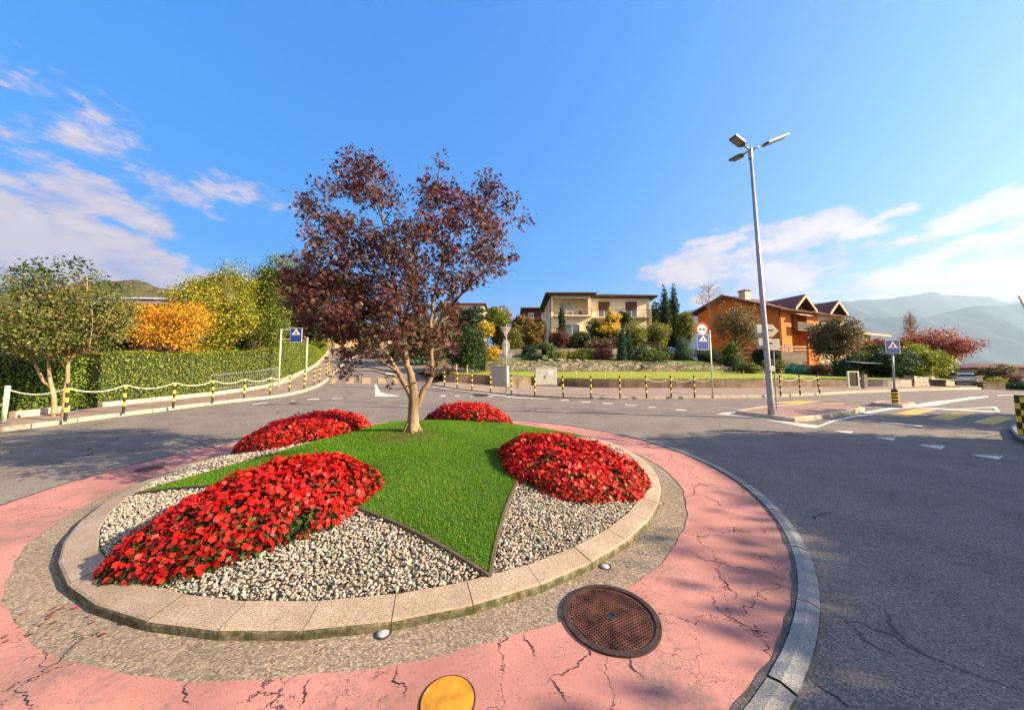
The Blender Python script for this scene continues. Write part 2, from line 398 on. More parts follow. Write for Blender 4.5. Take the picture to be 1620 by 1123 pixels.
def cloud(clumps, n, size, cols, tmpl=LEAF, twig=0.16, droop=0.0, per=16, up=0.5, var=0.28, shell=0.6, squash=0.7):
    """leaves gathered on twigs inside ellipsoidal clumps -> V,F,C"""
    cl = np.array(clumps, float); w = cl[:, 3] * cl[:, 4] * cl[:, 5]; w = w ** 0.75; w /= w.sum()
    nt = max(1, n // per); ci = rng.choice(len(cl), nt, p=w)
    d = unit(rng.normal(size=(nt, 3))); r = rng.random(nt) ** (1 / 3) * (1 - shell) + shell * rng.random(nt) ** 0.25
    tw = cl[ci, :3] + d * r[:, None] * cl[ci, 3:6]
    ti = rng.integers(0, nt, n); off = rng.normal(0, 1, (n, 3)) * twig * np.array([1, 1, squash])
    pos = tw[ti] + off
    nrm = unit(d[ti] * 0.6 + np.array([0, 0, up]) + rng.normal(0, 0.55, (n, 3)))
    upd = unit(d[ti] + rng.normal(0, 0.5, (n, 3)) + np.array([0, 0, -droop]))
    sz = size * rng.uniform(0.65, 1.25, n)
    tc = rng.integers(0, 1000, nt)
    mixp = np.where(rng.random(n) < 0.6, tc[ti], rng.integers(0, 1000, n))
    colr = palette(cols, n, var, mixp)
    return scatter(tmpl, pos, nrm, sz, colr, upd)
def join(parts_):
    V = []; F = []; C = []; o = 0
    for v, f, c in parts_:
        V.append(v); F.append(f + o); C.append(c); o += len(v)
    return np.concatenate(V), np.concatenate(F), np.concatenate(C)
def grid_mesh(name, xs, ys, zf, mat, keep=None):
    V = np.array([(x, y, zf(x, y)) for y in ys for x in xs]); nx = len(xs); F = []
    for j in range(len(ys) - 1):
        for i in range(nx - 1):
            if keep is None or keep((xs[i]+xs[i+1])/2, (ys[j]+ys[j+1])/2):
                F.append((j*nx+i, j*nx+i+1, (j+1)*nx+i+1, (j+1)*nx+i))
    return structure(np_mesh(name, V, np.array(F), mat, smooth=True))
# ------------------------------------------------------------------ camera, light, sky
cam_d = bpy.data.cameras.new('camera'); cam = bpy.data.objects.new('camera', cam_d); col.objects.link(cam)
cam.location = tuple(CAM); cam.rotation_euler = (PI / 2 + PITCH, 0, 0)
cam_d.sensor_width = 36; cam_d.lens = 36 * FPX / 1620; cam_d.clip_start = 0.05; cam_d.clip_end = 60000
scene.camera = cam
SUN_EL = math.radians(26); SUN_AZ_V = np.array([0.978, -0.21])     # towards the sun (x, y)
sund = bpy.data.lights.new('sun', 'SUN'); sun = bpy.data.objects.new('sun', sund); col.objects.link(sun)
sund.energy = 5.0; sund.angle = math.radians(0.5); sund.color = (1.0, 0.75, 0.48)
sv = Vector((SUN_AZ_V[0] * math.cos(SUN_EL), SUN_AZ_V[1] * math.cos(SUN_EL), math.sin(SUN_EL)))
sun.rotation_euler = sv.to_track_quat('Z', 'Y').to_euler(); sun.location = (20, -5, 30)
w = bpy.data.worlds.new('World'); scene.world = w; w.use_nodes = True
wt = w.node_tree; wn = wt.nodes; wl = wt.links; bg = wn['Background']
sky = wn.new('ShaderNodeTexSky'); sky.sky_type = 'NISHITA'; sky.sun_disc = False
sky.sun_elevation = SUN_EL; sky.sun_rotation = math.atan2(sv.x, sv.y); sky.altitude = 300; sky.air_density = 1.0
sky.dust_density = 0.3; sky.ozone_density = 2.5
tc = wn.new('ShaderNodeTexCoord'); sepw = wn.new('ShaderNodeSeparateXYZ'); wl.new(tc.outputs['Generated'], sepw.inputs[0])
def wm(op, a, b=None, clamp=False):
    n = wn.new('ShaderNodeMath'); n.operation = op; n.use_clamp = clamp
    for i, v in ((0, a), (1, b)):
        if v is None: continue
        if hasattr(v, 'is_linked'): wl.new(v, n.inputs[i])
        else: n.inputs[i].default_value = v
    return n.outputs[0]
az = wm('ARCTAN2', sepw.outputs[0], sepw.outputs[1]); el = wm('ARCSINE', sepw.outputs[2])
comb = wn.new('ShaderNodeCombineXYZ'); wl.new(az, comb.inputs[0]); wl.new(wm('MULTIPLY', el, 2.3), comb.inputs[1])
def wnoise(s, d, r=0.6, dist=0.0):
    n = wn.new('ShaderNodeTexNoise'); n.inputs['Scale'].default_value = s; n.inputs['Detail'].default_value = d
    n.inputs['Roughness'].default_value = r; n.inputs['Distortion'].default_value = dist
    wl.new(comb.outputs[0], n.inputs['Vector']); return n.outputs['Fac']
# cloud banks: direction (photo pixel), half width, half height in degrees, tilt in degrees, weight
banks = [(25, 378, 15, 6.0, -12, 1.1), (165, 312, 7, 2.5, -16, .95), (190, 420, 12, 3.5, -8, .9), (60, 165, 6, 2.0, -25, .05), (180, 245, 8, 2, -14, .1), (20, 235, 4, 1.8, -20, .12), (385, 300, 5, 2, 0, .25),
         (1110, 415, 9, 4.2, 6, .8), (1225, 390, 9, 2.8, 10, .85), (1240, 445, 12, 3.6, 4, .8), (1400, 455, 15, 2.6, 4, .7), (1500, 405, 9, 2.0, 9, .75), (1580, 330, 8, 1.7, 12, .8), (1610, 415, 10, 3.4, 4, .8), (1370, 365, 3.5, 1, 4, .55), (1425, 335, 2, .9, 4, .55)]
B = None
for (px, py, hw, hh, tilt, wt_) in banks:
    r = ray(px, py); r = r / np.linalg.norm(r); a0 = math.atan2(r[0], r[1]); e0 = math.asin(r[2])
    da = wm('SUBTRACT', az, a0); de = wm('SUBTRACT', el, e0); c, s = math.cos(math.radians(tilt)), math.sin(math.radians(tilt))
    u = wm('DIVIDE', wm('ADD', wm('MULTIPLY', da, c), wm('MULTIPLY', de, s)), math.radians(hw))
    v = wm('DIVIDE', wm('SUBTRACT', wm('MULTIPLY', de, c), wm('MULTIPLY', da, s)), math.radians(hh))
    q = wm('MULTIPLY', wm('SUBTRACT', 1.0, wm('ADD', wm('MULTIPLY', u, u), wm('MULTIPLY', v, v))), wt_)
    B = q if B is None else wm('MAXIMUM', B, q)
B = wm('MAXIMUM', B, wm('MULTIPLY', wm('SUBTRACT', wm('MULTIPLY', sepw.outputs[1], -1.0), 0.05), 2.4))  # broad bright cloud behind the camera, added to lift the shade
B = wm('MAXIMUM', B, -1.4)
N1 = wnoise(7.0, 9, 0.6, 0.2)
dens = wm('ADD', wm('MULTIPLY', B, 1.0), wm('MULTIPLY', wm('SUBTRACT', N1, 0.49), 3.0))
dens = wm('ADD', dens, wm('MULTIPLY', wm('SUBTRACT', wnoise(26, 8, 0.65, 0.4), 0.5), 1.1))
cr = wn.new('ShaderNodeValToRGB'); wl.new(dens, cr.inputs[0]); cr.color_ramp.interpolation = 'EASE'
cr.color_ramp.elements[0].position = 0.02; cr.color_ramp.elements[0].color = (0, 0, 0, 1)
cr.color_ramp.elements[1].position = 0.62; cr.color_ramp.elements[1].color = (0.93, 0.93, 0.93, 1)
N2 = wnoise(11, 6, 0.6, 0.5)
cc = wn.new('ShaderNodeValToRGB'); wl.new(wm('ADD', wm('MULTIPLY', N2, 0.8), wm('MULTIPLY', dens, 0.2)), cc.inputs[0])
cc.color_ramp.elements[0].position = 0.36; cc.color_ramp.elements[0].color = (1.0, 1.12, 1.75, 1)
cc.color_ramp.elements[1].position = 0.62; cc.color_ramp.elements[1].color = (2.1, 1.75, 1.65, 1)
tint = wn.new('ShaderNodeMix'); tint.data_type = 'RGBA'; tint.blend_type = 'MULTIPLY'; tint.inputs[0].default_value = 1.0
wl.new(sky.outputs[0], tint.inputs[6]); tint.inputs[7].default_value = (0.34, 0.68, 0.80, 1)
gr = wn.new('ShaderNodeValToRGB'); wl.new(el, gr.inputs[0]); gr.color_ramp.elements[0].position = 0.0; gr.color_ramp.elements[0].color = (0.85, 1.35, 2.2, 1)
gr.color_ramp.elements[1].position = 0.85; gr.color_ramp.elements[1].color = (0.05, 0.58, 2.0, 1)
g2 = gr.color_ramp.elements.new(0.30); g2.color = (0.12, 0.78, 2.1, 1)
sm = wn.new('ShaderNodeMix'); sm.data_type = 'RGBA'; sm.inputs[0].default_value = 0.80; wl.new(tint.outputs[2], sm.inputs[6]); wl.new(gr.outputs[0], sm.inputs[7])
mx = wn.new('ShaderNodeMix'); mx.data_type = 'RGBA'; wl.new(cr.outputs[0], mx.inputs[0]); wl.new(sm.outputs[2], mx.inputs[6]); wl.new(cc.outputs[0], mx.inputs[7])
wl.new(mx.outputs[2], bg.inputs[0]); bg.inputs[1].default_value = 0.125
scene.view_settings.view_transform = 'Standard'; scene.view_settings.look = 'None'; scene.view_settings.exposure = 1.9
scene.view_settings.gamma = 1; scene.view_settings.use_curve_mapping = False

# ------------------------------------------------------------------ ground
def lin_(a, b, st): return list(np.arange(a, b + 1e-6, st))
xs = sorted(set([-20000, -9000, -4000, -1500, -600, -250, -120, -80, -60] + lin_(-50, 90, 2.0) + [100, 120, 180, 300, 600, 1500, 4000, 9000, 20000]))
ys = sorted(set([-2000, -600, -200, -80] + lin_(-40, 80, 2.0) + [90, 110, 150, 250, 500, 1200, 4000, 9000, 20000]))
def zground(x, y):
    z = gz(x, max(y, -40)) - 0.13
    r = max(0, x - 90, y - 90) if x > -10 else max(0, y - 90, -x - 90)
    if x > 0: z -= min(r * 0.12, 160)
    return z
structure(grid_mesh('ground', xs, ys, zground, 'ground_far'))
grid_mesh('road', lin_(-24, 90, 1.0), lin_(-14, 72, 1.0), lambda x, y: gz(x, y), 'asphalt',
          keep=lambda x, y: not (y > 30 and 4 < x < 52) and x > -14.6 - max(0, y - 14) * 0.42 - (0 if y > 8 else 12))

def densify(pts, st=0.5):
    out = []
    for a, b in zip(pts[:-1], pts[1:]):
        a = np.array(a, float); b = np.array(b, float); n = max(1, int(np.linalg.norm(b - a) / st))
        for i in range(n): out.append(a + (b - a) * i / n)
    out.append(np.array(pts[-1], float)); return out
def smooth_line(pts, st=0.4):
    """Catmull-Rom through xy points"""
    p = [np.array(q[:2], float) for q in pts]; p = [2*p[0]-p[1]] + p + [2*p[-1]-p[-2]]; out = []
    for i in range(1, len(p) - 2):
        n = max(2, int(np.linalg.norm(p[i+1] - p[i]) / st))
        for k in range(n):
            t = k / n
            out.append(0.5 * ((2*p[i]) + (-p[i-1]+p[i+1])*t + (2*p[i-1]-5*p[i]+4*p[i+1]-p[i+2])*t*t + (-p[i-1]+3*p[i]-3*p[i+1]+p[i+2])*t**3))
    out.append(p[-2]); return out
def strip(name, A, Bp, za, zb, mat, n=1, st=True):
    """sheet between two polylines of equal length (xy), with heights above the road"""
    mb = MB(); k = len(A)
    for i in range(k):
        for j in range(n + 1):
            t = j / n; q = A[i] * (1 - t) + Bp[i] * t; mb.v.append((q[0], q[1], gz(q[0], q[1]) + za * (1 - t) + zb * t))
    for i in range(k - 1):
        for j in range(n):
            a = i * (n+1) + j; mb.f.append((a, a + 1, a + n + 2, a + n + 1)); mb.mi.append(0)
    o = mb.build(name, mat); 
    return structure(o) if st else o
def resample(L, n):
    L = np.array(L); d = np.r_[0, np.cumsum(np.linalg.norm(np.diff(L, axis=0), axis=1))]; t = np.linspace(0, d[-1], n)
    return np.stack([np.interp(t, d, L[:, 0]), np.interp(t, d, L[:, 1])], 1)
def offset(L, w_):
    L = np.array(L); d = np.gradient(L, axis=0); d = unit(d); return L + np.stack([-d[:, 1], d[:, 0]], 1) * w_
def kerbline(name, L, w_, h, mat='kerb_stone', seg=1.0):
    """kerb stones laid along a polyline (on its left side), with open joints"""
    L = np.array(L); tot = np.linalg.norm(np.diff(L, axis=0), axis=1).sum(); n = max(1, int(tot / seg)); R = resample(L, n + 1); O = offset(R, w_)
    mb = MB()
    for i in range(n):
        a, b, c, d = R[i], R[i+1], O[i+1], O[i]; g = 0.012 / max(0.2, np.linalg.norm(b - a))
        a, b = a + (b-a)*g, b + (a-b)*g; d, c = d + (c-d)*g, c + (d-c)*g
        q = [a, b, c, d]; m = (a + b + c + d) / 4
        vs = [(p[0], p[1], gz(p[0], p[1]) - 0.05) for p in q]
        top = [p + (m - p) * 0.0 for p in q]; t0 = [a + (d - a) * 0.12, b + (c - b) * 0.12, c, d]
        vs += [(p[0], p[1], gz(p[0], p[1]) + h * 0.8) for p in (a, b)] + [(p[0], p[1], gz(p[0], p[1]) + h) for p in t0]
        mb.add(vs, [(0, 1, 5, 4), (4, 5, 7, 6), (6, 7, 8, 9), (1, 2, 8, 7, 5), (3, 0, 4, 6, 9), (2, 3, 9, 8)])
    return structure(mb.build(name, mat))
def Gxy(pts): return [G(*p)[:2] for p in pts]

# back pavement
back_edge_px = [(683, 610), (700, 613), (730, 617.5), (770, 622), (817, 626), (881, 630), (940, 631.5), (1000, 631.5), (1060, 631), (1119, 630.5), (1180, 629.5), (1240, 628), (1300, 625), (1354, 622), (1439, 618.6), (1513, 616.4), (1560, 615)]
back_line = smooth_line(Gxy(back_edge_px))
wall_px = [(700, 606), (716, 608.5), (760, 611), (796, 612), (882, 614), (940, 616.3), (1000, 616.8), (1100, 617), (1188, 616.6), (1240, 615.8), (1350, 614.3), (1443, 613.4), (1513, 612.6), (1550, 612)]
wall_line = smooth_line(Gxy(wall_px))
NB = 120
bl, wlne = resample(back_line, NB), resample(wall_line, NB)
strip('pavement', offset(bl, 0.15), wlne, 0.11, 0.14, 'pavement', 3)
kerbline('kerb', bl, 0.15, 0.125)
# left pavement, running up the hill street
left_edge_px = [(-60, 690), (0, 683), (65, 676), (155, 663), (222, 655), (330, 641), (400, 633), (451, 627), (494, 616), (514, 606), (524, 596), (532, 588), (545, 577), (556, 569), (566, 562)]
left_line = smooth_line(Gxy(left_edge_px))
left_back_px = [(-60, 678), (0, 671), (60, 664), (157, 650), (200, 645.5), (285, 635.5), (360, 626), (420, 617), (455, 607), (474, 596), (500, 582), (512, 570), (519, 561), (521, 556)]
left_back = smooth_line(Gxy(left_back_px))
ll, lb = resample(left_line, NB), resample(left_back, NB)
strip('pavement', offset(ll, 0.15), lb, 0.11, 0.14, 'pavement', 3)
kerbline('kerb', ll, 0.15, 0.12)

# ------------------------------------------------------------------ road markings (thin sheets)
def mark(pxs, mat, lift=0.006, name='road_marking'):
    w_ = [G(*p) for p in pxs]; xy = [q[:2] for q in w_]
    ar = sum(a[0]*b[1]-b[0]*a[1] for a, b in zip(xy, xy[1:] + xy[:1]))
    if ar < 0: xy = xy[::-1]
    bm = bmesh.new(); f = bm.faces.new([bm.verts.new((a[0], a[1], 0)) for a in xy]); bmesh.ops.triangulate(bm, faces=[f])
    big = [e for e in bm.edges if e.calc_length() > 1.0]
    for _ in range(3):
        big = [e for e in bm.edges if e.calc_length() > 1.0]
        if big: bmesh.ops.subdivide_edges(bm, edges=big, cuts=1)
    bmesh.ops.triangulate(bm, faces=bm.faces)
    for v in bm.verts: v.co.z = gz(v.co.x, v.co.y) + lift
    me = bpy.data.meshes.new(name); bm.to_mesh(me); bm.free(); me.materials.append(M[mat])
    o = bpy.data.objects.new(name, me); col.objects.link(o); return structure(o)
def c4(x, y): return (1150 + x / 3.447, 620 + y / 3.447)
def c5(x, y): return (1240 + x / 3.51, 420 + y / 3.51)
for t in [[(585,213),(688,215),(678,230)], [(800,248),(920,250),(910,266)], [(1035,288),(1192,293),(1172,315)], [(1325,342),(1506,350),(1486,370)]]:
    mark([c4(*p) for p in t], 'white_line')
for t in [[(590,830),(725,797),(858,799),(690,843)], [(800,850),(935,816),(1062,820),(925,860)], [(1038,872),(1170,835),(1285,846),(1165,885)]]:
    mark([c5(*p) for p in t], 'yellow_line')
for t in [[(215,62),(380,49),(520,50),(400,67)], [(360,76),(540,62),(668,63),(520,77)]]:
    mark([c4(*p) for p in t], 'yellow_line')
mark([c4(*p) for p in [(-10,112),(55,108),(45,118),(180,137),(330,163),(470,180),(500,184),(490,198),(430,194),(200,150),(60,128),(-60,122)]], 'white_line')
mark([c4(*p) for p in [(490,198),(485,190),(560,160),(690,128),(790,117),(830,121),(700,137),(590,160),(520,186)]], 'white_line')
mark([c4(*p) for p in [(735,113),(900,84),(1030,70),(1100,56),(1230,42),(1330,28),(1430,22),(1420,30),(1250,54),(1150,74),(1050,84),(900,98),(760,120)]], 'white_line', 0.010)
mark([c4(*p) for p in [(1000,86),(1130,89),(1485,106),(1492,112),(1400,111),(1130,97)]], 'white_line', 0.014)
mark([c4(*p) for p in [(1250,94),(1468,82),(1492,110),(1470,108),(1452,90),(1290,96)]], 'white_line', 0.018)
mark([c4(*p) for p in [(830,165),(850,163),(1070,184),(1062,190)]], 'white_line')
mark([c4(*p) for p in [(1470,18),(1620,14),(1620,17),(1480,22)]], 'white_line')
def c3(x, y): return (800 + x / 4.05, 600 + y / 4.05)
def c2(x, y): return (400 + x / 4.05, 600 + y / 4.05)
for t in [[(345,132),(400,131),(414,137),(360,138)], [(480,143),(540,143),(548,149),(492,149)], [(614,151),(680,153),(692,159),(628,158)], [(760,163),(832,165),(842,170),(775,169)],
          [(912,176),(955,177),(968,182),(920,182)], [(1082,192),(1140,194),(1168,201),(1100,200)], [(0,110),(80,116),(270,124),(285,128),(80,122),(0,115)]]:
    mark([c3(*p) for p in t], 'white_line')
for t in [[(340,133),(355,127),(428,124),(420,131)], [(503,125),(515,120),(578,119),(572,124)], [(648,118),(655,113),(725,113),(722,118)], [(240,140),(250,135),(270,136),(262,141)],
          [(777,34),(794,34),(803,58),(818,82),(870,95),(945,108),(860,111),(785,114),(797,85)], [(1195,109),(1210,102),(1240,105),(1232,110)], [(1288,109),(1300,105),(1330,107),(1318,111)],
          [(1390,111),(1402,107),(1440,109),(1430,114)], [(1500,113),(1515,108),(1550,110),(1540,115)], [(0,165),(0,159),(88,149),(92,152)],
          [(1150,43),(1200,51),(1330,68),(1470,84),(1620,104),(1620,110),(1470,90),(1330,73),(1200,56),(1150,48)], [(1030,15),(1060,9),(1110,9),(1110,15)]]:
    mark([c2(*p) for p in t], 'white_line')
def c7(x, y): return (430 + x / 8.02, 480 + y / 8.02)
for t in [[(722,1025),(768,950),(835,950),(805,1026)], [(930,1024),(965,950),(1045,950),(1040,1026)], [(1140,1026),(1146,945),(1250,945),(1256,1026)], [(1350,1024),(1345,948),(1440,948),(1455,1024)], [(1545,1022),(1530,945),(1620,945),(1650,1022)], [(1740,1018),(1715,945),(1800,945),(1850,1018)]]:
    mark([c7(*p) for p in t], 'yellow_faded', 0.02)
mark([c7(*p) for p in [(845,830),(850,785),(905,785),(900,830)]], 'red_line', 0.02)
mark([c7(*p) for p in [(870,780),(900,720),(955,720),(920,782)]], 'red_line', 0.02)
mark([c7(*p) for p in [(1430,905),(1450,880),(1560,880),(1570,905)]], 'white_line', 0.02)
# sealed joints and cracks
def frac(pts, it=5, amp=.16):
    pts = [np.array(p, float) for p in pts]
    for _ in range(it):
        out = [pts[0]]
        for a, b in zip(pts[:-1], pts[1:]):
            d = b - a; m = (a + b)/2 + np.array([-d[1], d[0]]) * rng.normal(0, amp); out += [m, b]
        pts = out
    return pts
def seam(pxs, w_=.05, jit=0.0, name='tar_seam', lift=.005, step=.25, mat='asphalt_dark'):
    P2 = frac(Gxy(pxs)) if jit else densify(Gxy(pxs), step); n = len(P2); mb = MB()
    for i, p in enumerate(P2):
        d = unit(P2[min(i+1, n-1)] - P2[max(i-1, 0)]); nn = np.array([-d[1], d[0]]) * w_/2 * (1 if not jit else rng.uniform(.15, 1.4) * (1 - .8*abs(2*i/(n-1) - 1)**2))
        for q in (p - nn, p + nn): mb.v.append((q[0], q[1], gz(*q) + lift))
    for i in range(n-1): mb.f.append((2*i, 2*i+2, 2*i+3, 2*i+1)); mb.mi.append(0)
    return structure(mb.build(name, mat))
seam([(444,632),(560,635),(647,638),(667,639.5),(800,645),(936,649),(1116,655.5)], .07)
seam([(523,612),(580,613),(637,615)], .12)
for ck in [[(1300,960),(1345,985),(1400,1000),(1440,1025),(1500,1050),(1560,1075),(1625,1090)], [(1395,960),(1405,985),(1430,1010),(1450,1030)], [(1340,985),(1380,1020),(1420,1040)], [(1210,655),(1180,668),(1240,690),(1300,712)], [(1450,760),(1480,800),(1470,840)], [(1290,1085),(1320,1100),(1350,1123)]]:
    seam(ck, .015, .018, 'road_crack', .004, .06, 'black_paint')
for ck in [[(828,1005),(840,1025),(852,1043)], [(872,1072),(905,1062),(935,1040),(944,1010)], [(627,1057),(630,1085),(640,1110)], [(1072,866),(1110,885),(1150,895),(1200,905),(1255,922)], [(1130,812),(1134,795),(1120,788),(1085,778)], [(1130,900),(1150,925),(1160,950)], [(870,1075),(885,1095),(900,1118)], [(1095,800),(1100,780),(1130,770)], [(20,1095),(40,1110),(60,1123)], [(120,1000),(100,1040),(60,1070)], [(492,1076),(480,1100),(470,1123)], [(1105,940),(1140,970),(1190,1000),(1230,1010)], [(990,1030),(1000,1060),(1020,1080)], [(300,1082),(290,1100),(300,1120)], [(1000,875),(1030,880)]]:
    seam(ck, .0075, .010, 'paint_crack', .0155, .04, 'black_paint')
# yellow dash by the roundabout
mark([(978,692), (980,690), (992,689.5), (998,692), (994,694.5), (984,694)], 'yellow_line', 0.008)

# ------------------------------------------------------------------ the roundabout
def ring(name, fo, fi, ho, hi, mat, n=160, lift=0.0):
    th = np.linspace(0, 2*PI, n, endpoint=False); mb = MB()
    for a in th:
        for f_, h in ((fo, ho), (fi, hi)):
            x, y = f_(a); mb.v.append((x, y, gz(x, y) + h))
    for i in range(n):
        j = (i + 1) % n; mb.f.append((2*i, 2*j, 2*j+1, 2*i+1)); mb.mi.append(0)
    return structure(mb.build(name, mat))
def E1(a, off=0.0):
    rx = 3.84 - off; ry = (3.93 if math.sin(a) < 0 else 3.12) - off
    return (-1.55 + rx * math.cos(a), 6.10 + ry * math.sin(a))
def E2(a, off=0.0):
    j = 0.012 * math.sin(7.3 * a) + 0.008 * math.sin(23 * a + 1) + 0.006 * math.sin(61 * a)
    return (-1.50 + (3.95 - off + j) * math.cos(a), 5.66 + (3.745 - off + j) * math.sin(a))
def E3(a, off=0.0):
    return (-1.56 + (4.85 + off) * math.cos(a), 5.75 + (4.76 + off) * math.sin(a))
ring('apron', E3, lambda a: E2(a, 0), 0.012, 0.012, 'pink', 260)
# the worn asphalt between the apron and the kerb
ring('inner_asphalt', lambda a: E2(a, -0.03), lambda a: E1(a, 0.05), 0.006, 0.006, 'asphalt_inner', 200)
# joint and outer kerb of the apron
ring('joint', lambda a: E3(a, 0.03 + 0.006 * math.sin(31 * a) + 0.005 * math.sin(77 * a)), lambda a: E3(a, -0.006 + 0.006 * math.sin(43 * a + 2) + 0.005 * math.sin(97 * a)), 0.016, 0.016, 'asphalt_dark', 900)
def curved_kerb(name, f, prof, nst, mat, gap=0.010, sub=3, arc=None):
    """prof: list of (offset outwards, height) cross-section; stones with open joints"""
    mb = MB(); k = len(prof)
    for s in range(nst):
        a0 = 2*PI*s/nst; a1 = 2*PI*(s+1)/nst; g = gap / 4.0; o = len(mb.v)
        if arc and arc[0] < math.degrees(a0) < arc[1]: continue
        dz = random.uniform(-0.003, 0.003)
        for i in range(sub + 1):
            a = a0 + g + (a1 - a0 - 2*g) * i / sub
            for (off, h) in prof:
                x, y = f(a, off); mb.v.append((x, y, gz(x, y) + h + dz))
        for i in range(sub):
            for j in range(k - 1):
                q = o + i*k + j; mb.f.append((q, q+1, q+k+1, q+k)); mb.mi.append(0)
        mb.f.append(tuple(o + j for j in range(k))[::-1]); mb.f.append(tuple(o + sub*k + j for j in range(k))); mb.mi += [0, 0]
    return structure(mb.build(name, mat))
curved_kerb('kerb', lambda a, off: E3(a, off), [(0.03, -0.04), (0.03, 0.022), (0.085, 0.03), (0.15, 0.012), (0.165, -0.04)], 34, 'granite_grey', 0.008, 4, (75, 245))
curved_kerb('kerb', lambda a, off: E1(a, off), [(0.0, -0.05), (0.0, 0.045), (0.006, 0.06), (0.02, 0.07), (0.205, 0.102), (0.215, 0.092), (0.215, -0.05)], 46, 'granite_warm', 0.003, 1)
curved_kerb('kerb', lambda a, off: E1(a, off), [(0.008, -0.05), (0.008, 0.04), (0.02, 0.060), (0.20, 0.094), (0.20, -0.05)], 46, 'concrete', 0.0, 1)

def rho(x, y):
    dx, dy = (x + 1.55) / 3.63, (y - 6.10) / ((3.72 if y < 6.10 else 2.91)); return math.hypot(dx, dy)
def Hm(x, y):
    r = min(rho(x, y), 1.02)
    return 0.085 + 0.46 * (1 - r * r) ** 1.0 if r < 1 else 0.08
def zm(x, y): return gz(x, y) + Hm(x, y)
# bed of soil under the gravel
def polar_mesh(name, R, zf, mat, nr=24, na=120, c=(-1.55, 6.10)):
    V = [(c[0], c[1], zf(*c))]; F = []
    for j in range(1, nr + 1):
        for i in range(na):
            a = 2*PI*i/na; r = R(a) * j / nr; x, y = c[0] + r*math.cos(a), c[1] + r*math.sin(a); V.append((x, y, zf(x, y)))
    F4 = []
    for j in range(nr - 1):
        for i in range(na):
            i2 = (i+1) % na; F4.append((1+j*na+i, 1+(j+1)*na+i, 1+(j+1)*na+i2, 1+j*na+i2))
    mb = MB(); mb.add(V, [(0, 1+i, 1+(i+1) % na) for i in range(na)] + F4)
    return mb.build(name, mat, smooth=True)
def Rin(a):
    ca, sa = math.cos(a), math.sin(a); ry = 3.72 if sa < 0 else 2.91
    return 1 / math.sqrt((ca/3.63)**2 + (sa/ry)**2)
structure(polar_mesh('planting_soil', Rin, lambda x, y: zm(x, y) - 0.02, 'bed_soil'))
# four-pointed lawn
SC = (-1.6, 5.85)
tips = []
tp = G(775, 912, 0.10)[:2]; tips.append(np.array(tp))
lp = G(214, 781, 0.12)[:2]; tips_left = np.array(lp)
tips += [np.array([1.72, 7.35]), np.array([-2.7, 8.62]), tips_left]
notch = [np.array([0.0, 5.0]), np.array([-0.8, 7.3]), np.array([-2.25, 5.35]), np.array([-2.0, 3.8])]
star = []
for i in range(4):
    a, n_, b = tips[i], notch[i], tips[(i+1) % 4]
    for k in range(20): t_ = k / 20; star.append(a*(1-t_)**2 + n_*2*t_*(1-t_) + b*t_*t_)
star = np.array(star)
def in_poly(x, y, poly):
    c = False; n = len(poly); j = n - 1
    for i in range(n):
        xi, yi = poly[i]; xj, yj = poly[j]
        if (yi > y) != (yj > y) and x < (xj - xi) * (y - yi) / (yj - yi) + xi: c = not c
        j = i
    return c
def in_poly_np(X, Y, poly):
    c = np.zeros(len(X), bool); j = len(poly) - 1
    for i in range(len(poly)):
        xi, yi = poly[i]; xj, yj = poly[j]
        if yi != yj:
            t = ((yi > Y) != (yj > Y)) & (X < (xj - xi) * (Y - yi) / (yj - yi) + xi); c ^= t
        j = i
    return c
smb = MB(); NR = 16; ns = len(star); smb.v.append((SC[0], SC[1], zm(*SC) + 0.02))
for j in range(1, NR + 1):
    for p in star:
        x, y = SC[0] + (p[0]-SC[0])*j/NR, SC[1] + (p[1]-SC[1])*j/NR; smb.v.append((x, y, zm(x, y) + 0.02))
smb.f += [(0, 1+i, 1+(i+1) % ns) for i in range(ns)]
for j in range(NR - 1):
    for i in range(ns):
        i2 = (i+1) % ns; smb.f.append((1+j*ns+i, 1+(j+1)*ns+i, 1+(j+1)*ns+i2, 1+j*ns+i2))
smb.mi = [0] * len(smb.f)
structure(smb.build('lawn', 'turf', smooth=True))
zm_np = np.vectorize(zm); gz_np = np.vectorize(gz)
# grass blades
def in_star(n):
    X = rng.uniform(star[:, 0].min(), star[:, 0].max(), n); Y = rng.uniform(star[:, 1].min(), star[:, 1].max(), n)
    k = in_poly_np(X, Y, star); return X[k], Y[k]
X, Y = in_star(420000); k = rng.random(len(X)) < np.clip(1.6 - Y / 8, 0.5, 1.0); X, Y = X[k], Y[k]
n = len(X); base = np.stack([X, Y, zm_np(X, Y) + 0.015], 1); ang = rng.uniform(0, 2*PI, n); wv = np.stack([np.cos(ang), np.sin(ang), 0*ang], 1) * rng.uniform(0.0018, 0.0035, n)[:, None]
hgt = rng.uniform(0.02, 0.045, n); lean = rng.normal(0, 0.014, (n, 2)); tip = base + np.concatenate([lean, hgt[:, None]], 1)
V = np.stack([base - wv, base + wv, tip], 1).reshape(-1, 3); F = np.arange(3 * n).reshape(-1, 3)
patch = np.sin(X * 3.1 + 1.3 * np.sin(Y * 2.2)) * np.cos(Y * 2.7 + X) ; yel = (rng.random(n) < 0.10 + 0.12 * (patch > 0.45))
C = np.array([0.085, 0.24, 0.004]) * (1 + rng.normal(0, 0.25, (n, 1)) + 0.18 * patch[:, None]); C[yel] = np.array([0.22, 0.24, 0.05])
dry = np.hypot(X + 1.7, Y - 5.5) < rng.uniform(0.15, 0.65, n); C[dry & (rng.random(n) < 0.6)] = np.array([0.16, 0.11, 0.05])
